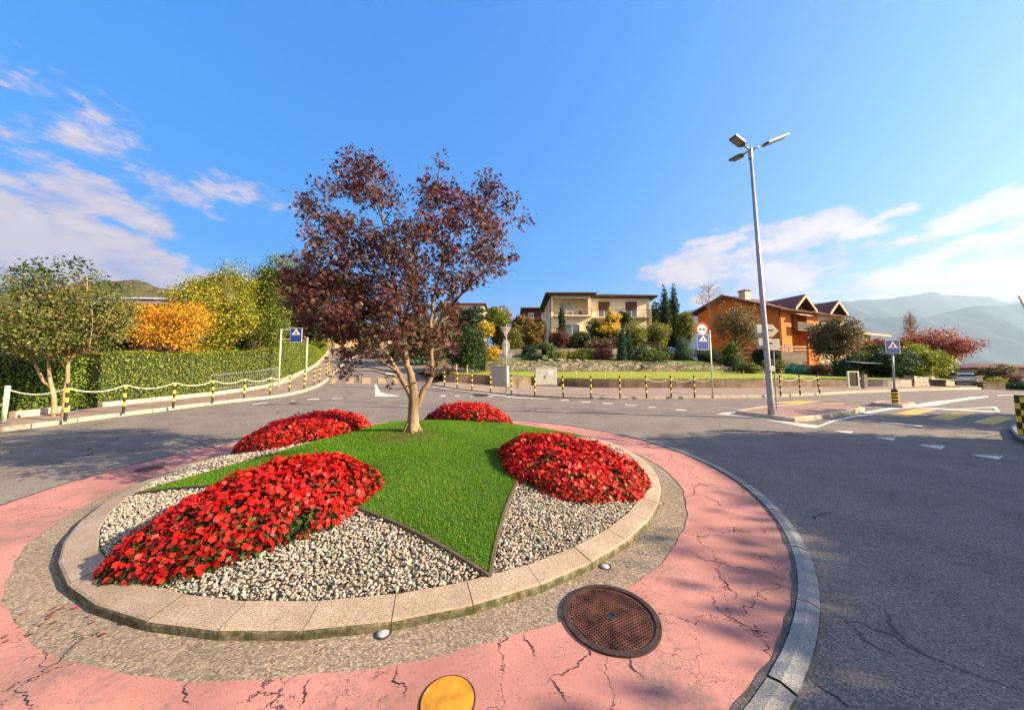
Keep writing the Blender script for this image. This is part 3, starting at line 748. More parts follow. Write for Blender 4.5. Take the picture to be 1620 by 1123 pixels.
tag(np_mesh('grass', V, F, 'blade', np.clip(C, .003, .9)), 'short bright green grass of the roundabout lawn', 'grass', kind='stuff')
# lawn edging boards: one long strip along each side of the star
emb = MB()
for i in range(ns):
    a, b = star[i], star[(i+1) % ns]; d = unit(b - a); nn = np.array([d[1], -d[0]]) * 0.012
    q = [a - nn, b - nn, b + nn, a + nn]
    emb.add([(p[0], p[1], zm(*p) - 0.03) for p in q] + [(p[0], p[1], zm(*p) + 0.035) for p in q], [(0,3,2,1), (4,5,6,7), (0,1,5,4), (2,3,7,6), (1,2,6,5), (3,0,4,7)])
thing('lawn_edging', emb, 'edging', (SC[0], SC[1], zm(*SC) - 0.1), 'thin dark edging strip between the star shaped lawn and the gravel', 'edging')

# ---- flower beds
BEDS = [((-2.37, 3.40), 0.98, 0.73, 38, 0.33), ((0.80, 4.58), 0.98, 0.74, 4, 0.36), ((-3.80, 6.38), 1.02, 0.96, 0, 0.37), ((-0.98, 7.9), 0.98, 0.62, -5, 0.40)]
def bed_rho(X, Y, b):
    (cx, cy), a_, b_, rot, h = b; c, s = math.cos(math.radians(rot)), math.sin(math.radians(rot))
    u = ((X-cx)*c + (Y-cy)*s) / a_; v = (-(X-cx)*s + (Y-cy)*c) / b_; th = np.arctan2(v, u)
    return np.sqrt(u*u + v*v) / (1 + 0.05*np.sin(3*th + cx) + 0.035*np.sin(7*th + cy*3))
def bed_pts(b, n, lo=0.0, hi=1.0, top=1.0):
    (cx, cy), a_, b_, rot, h = b; r = 1.12 * max(a_, b_)
    X = rng.uniform(cx - r, cx + r, n * 4); Y = rng.uniform(cy - r, cy + r, n * 4); q = bed_rho(X, Y, b)
    # denser at the steep rim
    k = (q < 1) & (rng.random(len(q)) < 0.38 + 0.62 * q**5); X, Y, q = X[k][:n], Y[k][:n], q[k][:n]
    dome = lambda q_: h * (1 - q_**2.6) ** 0.55
    lump = 1 + 0.10 * np.sin(X*9 + Y*4) * np.sin(Y*11 - X*3)
    z = zm_np(X, Y) + dome(q) * lump * rng.uniform(lo, hi, len(X)) * top
    dx = (X - cx) / (a_ * a_); dy = (Y - cy) / (b_ * b_)
    nr = unit(np.stack([dx, dy, np.full(len(X), 0.12)], 1)) * (q**2)[:, None] * 0.9 + np.array([0, 0, 0.75])
    return np.stack([X, Y, z], 1), unit(nr), q
bed_text = ['largest mound of red flowers, at the near left of the roundabout', 'mound of red flowers on the right, between lawn and granite kerb', 'mound of red flowers behind on the left, farther than the large one', 'smallest mound of red flowers, behind the maple to its right']
GREENS = [(0.022, 0.055, 0.012), (0.035, 0.085, 0.018), (0.06, 0.12, 0.025), (0.03, 0.04, 0.018), (0.05, 0.045, 0.02)]
for bi, b in enumerate(BEDS):
    (cx, cy), a_, b_, rot, h = b
    e = empty('flower_bed', (cx, cy, zm(cx, cy)), bed_text[bi], 'flower bed', 'beds of red flowers on the roundabout')
    # dark stems core
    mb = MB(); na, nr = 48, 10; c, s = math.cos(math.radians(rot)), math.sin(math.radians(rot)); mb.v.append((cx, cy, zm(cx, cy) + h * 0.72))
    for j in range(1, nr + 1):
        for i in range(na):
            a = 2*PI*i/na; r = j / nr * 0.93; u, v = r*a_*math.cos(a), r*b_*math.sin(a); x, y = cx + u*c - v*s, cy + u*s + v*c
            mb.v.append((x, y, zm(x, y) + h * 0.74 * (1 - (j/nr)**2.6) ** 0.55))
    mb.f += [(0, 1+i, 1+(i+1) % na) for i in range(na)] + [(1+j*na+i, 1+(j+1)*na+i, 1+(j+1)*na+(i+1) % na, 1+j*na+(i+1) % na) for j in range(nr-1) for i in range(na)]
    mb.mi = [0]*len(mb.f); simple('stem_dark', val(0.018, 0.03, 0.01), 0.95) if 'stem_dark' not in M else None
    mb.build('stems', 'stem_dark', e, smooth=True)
    near = bi < 2; area = a_ * b_ * PI
    nl = int(area * (2600 if near else 1300)); p, nrm, q = bed_pts(b, nl, 0.70, 0.99)
    sz = rng.uniform(0.04, 0.075, len(p)) * (1 if near else 1.2)
    L = scatter(LEAF, p, unit(nrm + rng.normal(0, .5, p.shape)), sz, palette(GREENS, len(p), 0.3), unit(nrm * [1, 1, -0.2] + rng.normal(0, .6, p.shape)))
    np_mesh('foliage', *L[:2], 'leaf', L[2], e)
    nf = int(area * 1050); p, nrm, q = bed_pts(b, int(nf * 3), 0.97, 1.15)
    p[:, :2] += (p[:, :2] - np.array([cx, cy])) * 0.03 * (q > .85)[:, None]
    keep = []; md = 0.029
    cell = {}
    for i, pp in enumerate(p):       # blossoms keep a little distance from each other
        kx, ky = int(pp[0] / md), int(pp[1] / md)
        if any((kx+dx, ky+dy) in cell and np.linalg.norm(p[cell[(kx+dx, ky+dy)]] - pp) < md for dx in (-1, 0, 1) for dy in (-1, 0, 1)): continue
        cell[(kx, ky)] = i; keep.append(i)
    hole = np.sin(p[:, 0]*7 + 2*np.sin(p[:, 1]*5)) * np.cos(p[:, 1]*8 + 1.5) > 0.84
    keep = [i for i in keep if not (hole[i] and random.random() < 0.6)]
    p, nrm = p[keep], nrm[keep]; n = len(p)
    reds = [(0.44, 0.005, 0.003), (0.56, 0.008, 0.004), (0.33, 0.004, 0.003), (0.62, 0.022, 0.012), (0.50, 0.006, 0.004)]
    L = scatter(BLOSSOM, p, unit(nrm + rng.normal(0, .5, p.shape) + np.array([.05, -.12, 0])), rng.uniform(0.019, 0.030, n), palette(reds, n, 0.12))
    o = np_mesh('blossoms', *L[:2], 'petal', L[2], e)
    o['kind'] = 'stuff'

# ---- gravel
def ico():
    bm = bmesh.new(); bmesh.ops.create_icosphere(bm, subdivisions=1, radius=1.0)
    bm.verts.ensure_lookup_table(); v = np.array([tuple(a.co) for a in bm.verts]); f = np.array([[a.index for a in q.verts] for q in bm.faces]); bm.free(); return v, f
IV, IF = ico()
nG = 95000; X = rng.uniform(-5.3, 2.2, nG * 2); Y = rng.uniform(2.2, 9.2, nG * 2)
R_ = np.hypot((X + 1.55) / 3.62, (Y - 6.10) / np.where(Y < 6.10, 3.71, 2.90)); k = (R_ < 0.997) & ~in_poly_np(X, Y, star)
for b in BEDS: k &= bed_rho(X, Y, b) > 0.86
k &= rng.random(len(X)) < np.where(Y < 4.6, 1.0, 0.45)
X, Y = X[k], Y[k]; n = len(X); print('pebbles', n)
parts = []
PC = [(0.36, 0.32, 0.26), (0.29, 0.285, 0.25), (0.43, 0.39, 0.32), (0.17, 0.185, 0.185), (0.38, 0.27, 0.20), (0.45, 0.43, 0.38), (0.33, 0.31, 0.28), (0.23, 0.25, 0.24), (0.40, 0.34, 0.26)]
grp = rng.integers(0, 6, n)
for g in range(6):
    T = IV * np.array([1.15, rng.uniform(.55, .8), rng.uniform(.42, .65)]) * (1 + rng.normal(0, 0.13, (len(IV), 1)))
    s = grp == g; m = s.sum(); sz = rng.uniform(0.007, 0.016, m) * np.where(Y[s] > 4.6, 1.35, 1.0) * np.where(rng.random(m) < .08, 1.45, 1)
    pos = np.stack([X[s], Y[s], zm_np(X[s], Y[s]) + rng.uniform(-0.012, 0.014, m)], 1)
    parts.append(scatter((T, IF), pos, unit(np.array([0, 0, 1.0]) + rng.normal(0, .35, (m, 3))), sz, palette(PC, m, 0.15)))
V, F, C = join(parts); tag(np_mesh('gravel', V, F, 'pebble', C, smooth=False), 'loose pale and grey pebbles filling the roundabout bed', 'gravel', kind='stuff')
# fallen petals and leaves by the kerb
n = 34; X = rng.normal(-3.0, .22, n); Y = 2.35 + rng.normal(0, .09, n); n2 = 60
a = rng.uniform(0, 2*PI, n2); X2 = -1.5 + 3.93*np.cos(a) + rng.normal(0, .05, n2); Y2 = 5.8 + 3.75*np.sin(a) + rng.normal(0, .06, n2)
X = np.r_[X, X2]; Y = np.r_[Y, Y2]; k = np.array([math.hypot((x+1.55)/3.86, (y-6.1)/3.9) > 1.0 for x, y in zip(X, Y)]); X, Y = X[k], Y[k]; n = len(X)
L = scatter(LEAF, np.stack([X, Y, gz_np(X, Y) + 0.022], 1), unit(np.array([0, 0, 1.]) + rng.normal(0, .2, (n, 3))), rng.uniform(.018, .04, n), palette([(0.35, .03, .02), (.3, .12, .05), (.2, .1, .05)], n))
tag(np_mesh('fallen_petals', *L[:2], 'leaf', L[2]), 'scattered dry red petals and leaves along the kerb', 'leaf litter', kind='stuff')

n = 70; X, Y = in_star(400); X, Y = X[:n], Y[:n]
L = scatter(MAPLE, np.stack([X, Y, zm_np(X, Y) + .055], 1), unit(np.array([0, 0, 1.]) + rng.normal(0, .3, (n, 3))), rng.uniform(.03, .05, n), palette([(0.14, .04, .03), (.22, .1, .04), (.1, .03, .03)], n))
tag(np_mesh('fallen_leaves', *L[:2], 'leaf', L[2]), 'a few dry maroon leaves fallen on the star shaped lawn', 'leaf litter', kind='stuff')

# ---- manhole cover
mc = G(966, 979)[:2]; mz = gz(*mc); MR = 0.315
e = empty('manhole_cover', (mc[0], mc[1], mz + 0.012), 'large rusty round manhole cover with grid pattern on pink apron', 'manhole cover')
def disc(mb, c, r, z0, z1, n=48, hole=0.0):
    zz = lambda x, y, h: gz(x, y) + h
    if hole:
        for (ra, rb) in ((r, hole),):
            o = len(mb.v)
            for i in range(n):
                a = 2*PI*i/n
                for (q, h) in ((r, z0), (r, z1), (hole, z1), (hole, z0)): x, y = c[0]+q*math.cos(a), c[1]+q*math.sin(a); mb.v.append((x, y, zz(x, y, h)))
            for i in range(n):
                j = (i+1) % n
                for k_ in range(3): mb.f.append((o+4*i+k_, o+4*j+k_, o+4*j+k_+1, o+4*i+k_+1)); mb.mi.append(mb.cur)
    else:
        mb.prism([(c[0]+r*math.cos(2*PI*i/n), c[1]+r*math.sin(2*PI*i/n)) for i in range(n)], lambda x, y: zz(x, y, z0), lambda x, y: zz(x, y, z1))
mb = MB(); disc(mb, mc, MR, -0.01, 0.026, 64, MR - 0.033); mb.build('rim', 'rust_dark', e)
mb = MB(); disc(mb, mc, MR - 0.036, -0.01, 0.017, 64); mb.build('cover_plate', 'rust', e)
mb = MB(); RB = MR - 0.052; ga = math.radians(28); gc, gs = math.cos(ga), math.sin(ga)
mb2 = MB()
for d in range(2):
    for i in range(-13, 14):
        o_ = i * 0.0195; 
        if abs(o_) >= RB: continue
        l = math.sqrt(RB*RB - o_*o_)
        for (s0, s1) in ([(-l, l)] if abs(o_) > 0.035 else [(-l, -0.038), (0.038, l)]):
            def bas(x, y, z, d=d):
                if d: x, y = y, x
                X_, Y_ = mc[0] + x*gc - y*gs, mc[1] + x*gs + y*gc; return (X_, Y_, gz(X_, Y_) + z)
            mb.box((s0, o_ - 0.0028, 0.012), (s1, o_ + 0.0028, 0.0215 + 0.0004*d), bas)
mb.build('grid_ribs', 'rust', e)
mb = MB(); disc(mb, mc, 0.036, 0.010, 0.0225, 24, 0.026); mb.build('lifting_hole', 'rust_dark', e)
mb = MB(); disc(mb, mc, 0.026, 0.005, 0.0185, 20); mb.build('hole_plug', 'black_paint', e)
yc = G(708, 1113)[:2]; mb = MB(); disc(mb, yc, 0.131, -0.01, 0.020, 40)
e = empty('valve_cover', (yc[0], yc[1], gz(*yc) + 0.005), 'flat round cover painted yellow, on the pink apron at the bottom', 'valve cover')
mb.build('lid', 'yellow_cap', e); mb = MB(); disc(mb, yc, 0.141, -0.01, 0.016, 40, 0.131); mb.build('rim', 'rust_dark', e)
lc = G(236, 743)[:2]; mb = MB(); disc(mb, lc, 0.17, -0.01, 0.02, 32)
thing('small_manhole_cover', mb, 'rust', (lc[0], lc[1], gz(*lc)), 'small dark manhole cover in the far left of the pink apron', 'manhole cover')
for (px, py, r, t_) in [(747, 641, 0.5, 'dark round manhole cover in the road behind the right rear flowers'), (760, 625.5, 0.45, 'dark drain cover beside the back kerb near the grey cabinet')]:
    c_ = G(px, py)[:2]; mb = MB(); disc(mb, c_, r, -0.01, 0.012, 32); thing('manhole_cover', mb, 'rust_dark', (c_[0], c_[1], gz(*c_)), t_, 'manhole cover')
# glass road studs along the kerb
for (px, py, t_) in [(606, 1003, 'round glass road stud beside the kerb, below the gravel'), (205, 981, 'glass road stud by the kerb under the largest flower mound'), (957, 897, 'glass road stud beside the kerb above the manhole cover'), (1043, 797, 'whitish glass road stud beside the kerb, right of the right flowers')]:
    c_ = G(px, py); e = empty('road_stud', (c_[0], c_[1], c_[2]), t_, 'road stud', 'glass studs along the roundabout kerb')
    mb = MB(); mb.sphere((c_[0], c_[1], c_[2] + 0.008), (0.038, 0.038, 0.015), 20, 10); mb.build('glass_dome', 'stud_glass', e, smooth=True)
    mb = MB(); disc(mb, c_[:2], 0.052, 0.0, 0.012, 24, 0.044); mb.build('collar', 'rust_dark', e)
# ------------------------------------------------------------------ the maple in the middle
TY = 5.78; tb = G(652, 683.5, 0.55); TY = tb[1]
maple = empty('japanese_maple', (tb[0], tb[1], zm(tb[0], tb[1])), 'tall maple with dark red leaves growing on the roundabout lawn', 'tree')
def L3(pts, d=0.0):  # photo pixels (+ optional depth offset) -> points
    return [P(p[0], p[1], TY + (p[2] if len(p) > 2 else 0)) for p in pts]
limbs = [([(652, 688), (653, 676), (654, 651), (655, 632), (654, 610), (650, 593), (643, 577), (640, 553, .05), (637, 515, .1), (628, 470, .1), (617, 420, .1), (608, 370, .1), (602, 320, .15), (590, 280, .2)], [.15, .125, .098, .098, .078, .07, .06, .05, .043, .035, .028, .02, .013, .006]),
         ([(654, 640), (648, 622, -.02), (638, 604, -.06), (628, 586, -.1), (612, 560, -.2), (590, 535, -.3), (560, 510, -.4), (525, 480, -.5), (500, 450, -.5)], [.05, .055, .048, .042, .035, .03, .022, .015, .007]),
         ([(657, 650, .02), (664, 632, .05), (671, 615, .08), (681, 600, .1), (684, 585, .1), (683, 568, .1), (682, 536, .1), (681, 509, .1), (686, 470, .1), (697, 430, .1), (700, 395, .1), (690, 350, .1), (680, 315, .1)], [.05, .058, .052, .05, .045, .042, .038, .034, .028, .022, .017, .011, .005]),
         ([(643, 577), (625, 540, .4), (600, 505, .8), (570, 470, 1.1), (540, 430, 1.3)], [.04, .035, .028, .018, .007]),
         ([(682, 536, .1), (700, 500, -.3), (730, 465, -.6), (765, 430, -.8), (795, 395, -.8)], [.032, .028, .02, .013, .005]),
         ([(681, 520, .1), (710, 470, .6), (735, 420, 1.0), (755, 370, 1.1), (768, 320, 1.1), (770, 285, 1.1)], [.03, .026, .02, .015, .010, .004]),
         ([(637, 515, .1), (650, 470, -.5), (655, 430, -.9), (645, 390, -1.0)], [.028, .022, .014, .006]),
         ([(628, 470, .1), (595, 430, .0), (560, 385, -.1), (530, 345, -.1), (515, 320, -.1)], [.026, .02, .014, .009, .004]),
         ([(628, 586, -.1), (600, 570, -.5), (565, 560, -.9), (535, 570, -1.1)], [.025, .018, .011, .005])]
mb = MB(); allp = []
for pts, rad in limbs:
    w_ = L3(pts); sm = []; rr = []
    for i in range(len(w_) - 1):
        for k in range(3):
            t = k / 3; sm.append(w_[i] * (1-t) + w_[i+1] * t + rng.normal(0, 0.006, 3) * (1 if i > 1 else 0.3)); rr.append(rad[i] * (1-t) + rad[i+1] * t)
    sm.append(w_[-1]); rr.append(rad[-1]); mb.tube(sm, [q_ * .88 for q_ in rr], 12); allp += [(p, r) for p, r in zip(sm, rr) if r < 0.06]
# root flare
for a in np.linspace(0, 2*PI, 6)[:-1]:
    d = np.array([math.cos(a), math.sin(a), 0]); b = np.array([tb[0], tb[1], zm(tb[0], tb[1])]); q = b + d * 0.2; q[2] = zm(q[0], q[1]) - 0.02
    mb.tube([b + np.array([0, 0, .16]) + d*.05, b + d * 0.11 + np.array([0, 0, .05]), q], [.06, .05, .02], 8)
mb.build('trunk', 'bark_maple', maple, smooth=True)
CL = [(300,90,50),(360,110,40),(260,150,60),(200,190,60),(125,235,45),(330,190,60),(420,215,45),(395,150,30),(600,90,14),(590,180,45),(555,225,45),(660,220,45),(772,140,22),(785,190,50),(850,235,40),(900,300,26),(740,270,65),(650,300,65),(560,320,50),(790,330,55),(868,395,20),(750,400,70),(640,420,75),(780,470,60),(700,510,55),(470,370,28),(400,390,45),(300,350,70),(220,310,60),(150,280,50),(125,345,40),(210,420,75),(320,440,75),(110,440,50),(45,430,26),(60,510,60),(150,520,75),(250,530,75),(370,530,75),(480,490,75),(560,490,65),(620,550,60),(85,590,60),(200,620,75),(330,620,85),(450,610,75),(540,620,60),(630,630,45),(110,665,45),(230,695,65),(345,730,70),(450,735,55),(590,700,55),(300,785,45),(390,800,35),(235,790,30),(255,860,34),(215,850,18),(620,770,50),(590,830,42),(560,760,40),(640,870,14),(765,530,26),(400,880,8),(500,560,60),(300,560,60),(420,680,60),(520,690,40),(660,690,35),(440,300,34),(470,335,36),(520,365,42),(500,415,50),(420,345,40),(430,425,55),(540,275,26),(500,295,20),(590,380,40)]
clumps = []; top = []
for (x, y, r) in CL:
    px, py = 440 + x/2.34, 220 + y/2.34; rm = r / 2.34 * px_m(TY)
    nz = 1 if r < 35 else 2
    for k in range(nz):
        ext = 1.7 * math.sqrt(max(0.05, 1 - ((px - 640) / 215) ** 2)) * (0.55 + 0.45 * min(1, max(0, (py - 230) / 200)))
        dy = rng.uniform(-ext, ext) if r >= 35 else rng.uniform(-.3, .3)
        c = P(px, py, TY + dy); tgt = (c[0], c[1], c[2], rm * rng.uniform(.8, 1.1), rm * rng.uniform(.8, 1.2), rm * rng.uniform(.55, .8))
        (top if (px > 665 and py < 385) or (px < 620 and py < 300) else clumps).append(tgt)
br = MB(); P0 = np.array([p for p, r in allp]); R0 = np.array([r for p, r in allp])
for c in clumps + top:
    c3_ = np.array(c[:3]); d = np.linalg.norm(P0 - c3_, axis=1) + 1.5 * np.maximum(0, P0[:, 2] - c3_[2] + 0.1); i = int(np.argmin(d)); a = P0[i]
    mid = a * .5 + c3_ * .5 + np.array([rng.normal(0, .06), rng.normal(0, .06), .07]); br.tube([a, mid, c3_], [min(.016, R0[i]), .009, .004], 6)
    for k in range(7):
        q = c3_ + unit(rng.normal(size=3) + np.array([0, 0, .35])) * c[3] * rng.uniform(.7, 1.25); m2 = (c3_ + q)/2 + rng.normal(0, .03, 3)
        s0 = mid * .4 + c3_ * .6 if k % 2 else c3_
        br.tube([s0, m2, q], [.006, .004, .0015], 4)
for pts in [[(640, 320), (622, 262), (600, 232)], [(700, 330), (703, 280), (690, 255)], [(665, 300), (662, 262), (660, 250)], [(470, 395), (450, 375)], [(610, 300), (606, 262), (604, 245)], [(520, 280), (515, 250)], [(797, 430), (815, 428), (822, 436)]]:
    br.tube(L3(pts), [.006, .003, .001][:len(pts)] if len(pts) == 3 else [.004, .001], 5)
br.build('branches', 'bark_dark', maple)
MAR = [(0.07, 0.025, 0.020), (0.11, 0.042, 0.03), (0.15, 0.065, 0.042), (0.05, 0.02, 0.018), (0.2, 0.095, 0.06), (0.13, 0.03, 0.03), (0.09, 0.05, 0.028)]
CRI = [(0.14, 0.018, 0.022), (0.09, 0.018, 0.02), (0.19, 0.035, 0.03), (0.10, 0.04, 0.03), (0.055, 0.016, 0.02)]
low_left = [c_ for c_ in clumps if c_[0] < P(560, 450, TY)[0] and c_[2] < P(560, 420, TY)[2]]
A = cloud([(a_[0], a_[1], a_[2], a_[3]*1.05, a_[4]*1.05, a_[5]) for a_ in clumps + low_left], 15500, 0.067, MAR, MAPLE, twig=.085, droop=1.1, per=11, up=.35, shell=.2, var=.35)
Bc = cloud([(a_[0], a_[1], a_[2], a_[3]*1.05, a_[4]*1.05, a_[5]*1.1) for a_ in top], 3900, 0.067, CRI + MAR[:3], MAPLE, twig=.095, droop=1.0, per=9, up=.35, shell=.1, var=.35)
sprig = [(*P(px, py, TY + dy), r, r, r*.7) for px, py, r, dy in [(690, 252, .05, .1), (700, 262, .05, .1), (520, 248, .04, 0), (530, 268, .05, 0), (771, 272, .09, 1.0), (836, 348, .08, -.6), (808, 405, .1, -.7), (815, 412, .07, -.7), (790, 405, .1, -.7), (560, 235, .07, .2), (607, 248, .05, .2), (480, 320, .1, 0), (484, 350, .1, 0), (545, 560, .1, -1), (622, 608, .05, -.1), (615, 610, .03, -.1)]]
Sc = cloud(sprig, 260, 0.06, CRI, MAPLE, twig=.05, droop=.8, per=6, up=.2, shell=.4)
V, F, C = join([A, Bc, Sc]); np_mesh('crown', V, F, 'leaf', C, maple)

# ------------------------------------------------------------------ generic plants
def ellipsoid_clumps(c, r, k, f=0.5):
    c = np.array(c); r = np.array(r); out = []
    for i in range(k):
        d = unit(rng.normal(size=3)); q = c + d * r * rng.uniform(.35, .72); s = rng.uniform(f * .75, f * 1.2)
        out.append((*q, r[0]*s, r[1]*s, r[2]*s))
    out.append((*c, *(r * .62))); return out
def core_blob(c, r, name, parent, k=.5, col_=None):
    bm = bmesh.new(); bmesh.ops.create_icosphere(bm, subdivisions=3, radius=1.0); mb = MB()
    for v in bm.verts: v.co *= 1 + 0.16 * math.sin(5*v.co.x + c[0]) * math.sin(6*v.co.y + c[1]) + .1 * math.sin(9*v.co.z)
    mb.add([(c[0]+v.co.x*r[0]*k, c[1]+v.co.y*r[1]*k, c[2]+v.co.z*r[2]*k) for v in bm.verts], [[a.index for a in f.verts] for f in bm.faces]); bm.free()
    c_ = np.mean([x[:3] for x in col_], axis=0) * .45  # solid core in darkened leaf colour, standing in for shade inside the crown
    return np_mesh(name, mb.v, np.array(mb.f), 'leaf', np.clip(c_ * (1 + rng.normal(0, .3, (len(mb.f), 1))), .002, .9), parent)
GR = [(0.04, 0.08, 0.012), (0.06, 0.11, 0.018), (0.025, 0.05, 0.01), (0.09, 0.13, 0.02)]
DK = [(0.012, 0.035, 0.012), (0.02, 0.05, 0.015), (0.03, 0.065, 0.018), (0.01, 0.025, 0.01)]
YG = [(0.16, 0.2, 0.015), (0.24, 0.24, 0.02), (0.09, 0.14, 0.015), (0.33, 0.26, 0.02), (0.05, 0.09, 0.01)]
YE = [(0.5, 0.30, 0.015), (0.6, 0.38, 0.02), (0.4, 0.26, 0.02), (0.26, 0.22, 0.02)]
ORG = [(0.5, 0.2, 0.015), (0.6, 0.28, 0.02), (0.35, 0.13, 0.015), (0.45, 0.26, 0.03), (0.2, 0.09, 0.015)]
RU = [(0.16, 0.07, 0.025), (0.22, 0.11, 0.03), (0.1, 0.06, 0.02), (0.12, 0.12, 0.03)]
BU = [(0.13, 0.035, 0.035), (0.09, 0.03, 0.03), (0.17, 0.06, 0.04), (0.07, 0.04, 0.025)]
RD = [(0.32, 0.06, 0.04), (0.22, 0.05, 0.04), (0.38, 0.12, 0.05), (0.15, 0.06, 0.03)]
OL = [(0.10, 0.125, 0.03), (0.13, 0.13, 0.035), (0.17, 0.11, 0.04), (0.07, 0.10, 0.025)]
BR = [(0.12, 0.09, 0.045), (0.09, 0.075, 0.035), (0.16, 0.11, 0.055), (0.07, 0.06, 0.03)]
MIXG = [(0.07, 0.09, 0.02), (0.13, 0.13, 0.02), (0.04, 0.06, 0.015), (0.2, 0.16, 0.03)]
JU = [(0.03, 0.075, 0.04), (0.045, 0.1, 0.05), (0.02, 0.05, 0.03)]
def plant(name, label, cat, px, pt, pb, hw, Y, cols, n=1600, size=.11, shape='round', k=9, dz=None, group=None, core=True, trunk=None, tmpl=LEAF, ratio=1.0, shell=.6, f=.5, twig=.14):
    """px centre, pt/pb top and bottom pixel rows, hw half width in pixels, at depth Y"""
    a = P(px, pt, Y); b = P(px, pb, Y); rx = hw * px_m(Y) ; cz = (a[2] + b[2]) / 2; rz = (a[2] - b[2]) / 2; x = (a[0] + b[0]) / 2
    base = b[2]
    gr_ = trunk if trunk is not None else 0.0
    e = empty(name, (x, Y, base - gr_), label, cat, group)
    c = (x, Y, cz); r = np.array([rx, rx * ratio, rz])
    if shape == 'round': cl = ellipsoid_clumps(c, r, k, f)
    elif shape == 'column':
        cl = []
        for i in range(10):
            t = i / 9; z = base + 2*rz*(0.06 + t * .88); w_ = rx * (1.0 if t < .45 else (1 - ((t-.45)/.62)**1.5)) * rng.uniform(.85, 1.0)
            cl.append((x + rng.normal(0, rx*.05), Y, z, w_*.92, w_*.92, rz*.17))
    elif shape == 'cone':
        cl = []
        for i in range(9):
            t = i / 8; z = base + 2*rz*(0.08 + t * .86); w_ = rx * max(.12, (math.sin(PI*min(1, .28 + t*.25)) if t < .3 else (1 - ((t-.3)/.78)**1.2)))
            for q in range(3): cl.append((x + rng.normal(0, w_*.3), Y + rng.normal(0, w_*.3), z, w_*.75, w_*.75, rz*.17))
    elif shape == 'fan':   # wide, flat layers
        cl = []
        for i in range(k + 4):
            t = rng.random(); z = base + 2*rz*(.1 + .85*t); s = rng.choice([-1, 1]); q = rng.uniform(0, .75)*(1.1 - t*.5)
            cl.append((x + s*q*rx, Y + rng.uniform(-.6, .6)*rx*ratio, z, rx*.34, rx*.34, rz*.14))
    near_ = Y < 24
    v, f_, c_ = cloud(cl, int(n * (3.6 if near_ else 2.3)), size * (.85 if near_ else 1.25), [tuple(min(.8, q*1.35) for q in x[:3]) for x in cols], tmpl, twig=twig, per=14, up=.35 if shape != 'column' else .9, shell=shell)
    np_mesh('crown' if trunk is not None else 'foliage', v, f_, 'leaf', c_, e)
    if core and shape in ('round',): core_blob(c, r, 'shaded_core', e, col_=cols)
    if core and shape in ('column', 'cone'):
        mb = MB(); mb.tube([(x, Y, base), (x, Y, base+rz*.6), (x, Y, base+rz*1.2), (x, Y, base+rz*1.75)], [rx*.6, rx*.62, rx*.42, rx*.05], 12); mb.build('shaded_core', 'stem_dark', e, smooth=True)  # dark filler cone, the inner shade put into its colour
    if trunk is not None:
        mb = MB(); tr = max(.05, rx*.05); mb.tube([(x, Y, base - gr_), (x + .03, Y, base), (x, Y, cz), (x, Y, cz + rz*.6)], [tr*1.3, tr, tr*.7, tr*.2], 8)
        for i in range(11):
            a_ = rng.uniform(0, 2*PI); z0 = base + rz*rng.uniform(-.05, .9); q = np.array([x + math.cos(a_)*rx*.8, Y + math.sin(a_)*rx*ratio*.8, min(z0 + rz*rng.uniform(.3, .9), cz + rz*.85)])
            mb.tube([(x, Y, z0), ((x+q[0])/2, (Y+q[1])/2, (z0+q[2])/2 + .1), q], [tr*.5, tr*.3, tr*.08], 5)
        mb.build('trunk', 'bark_dark', e, smooth=True)
    else:
        mb = MB(); 
        for i in range(4):
            a_ = i * 1.6; mb.tube([(x + math.cos(a_)*.05, Y + math.sin(a_)*.05, base - .25), (x + math.cos(a_)*rx*.25, Y + math.sin(a_)*rx*.25, cz)], [.03, .015], 5)
        mb.build('stem', 'bark_dark', e)
    return e
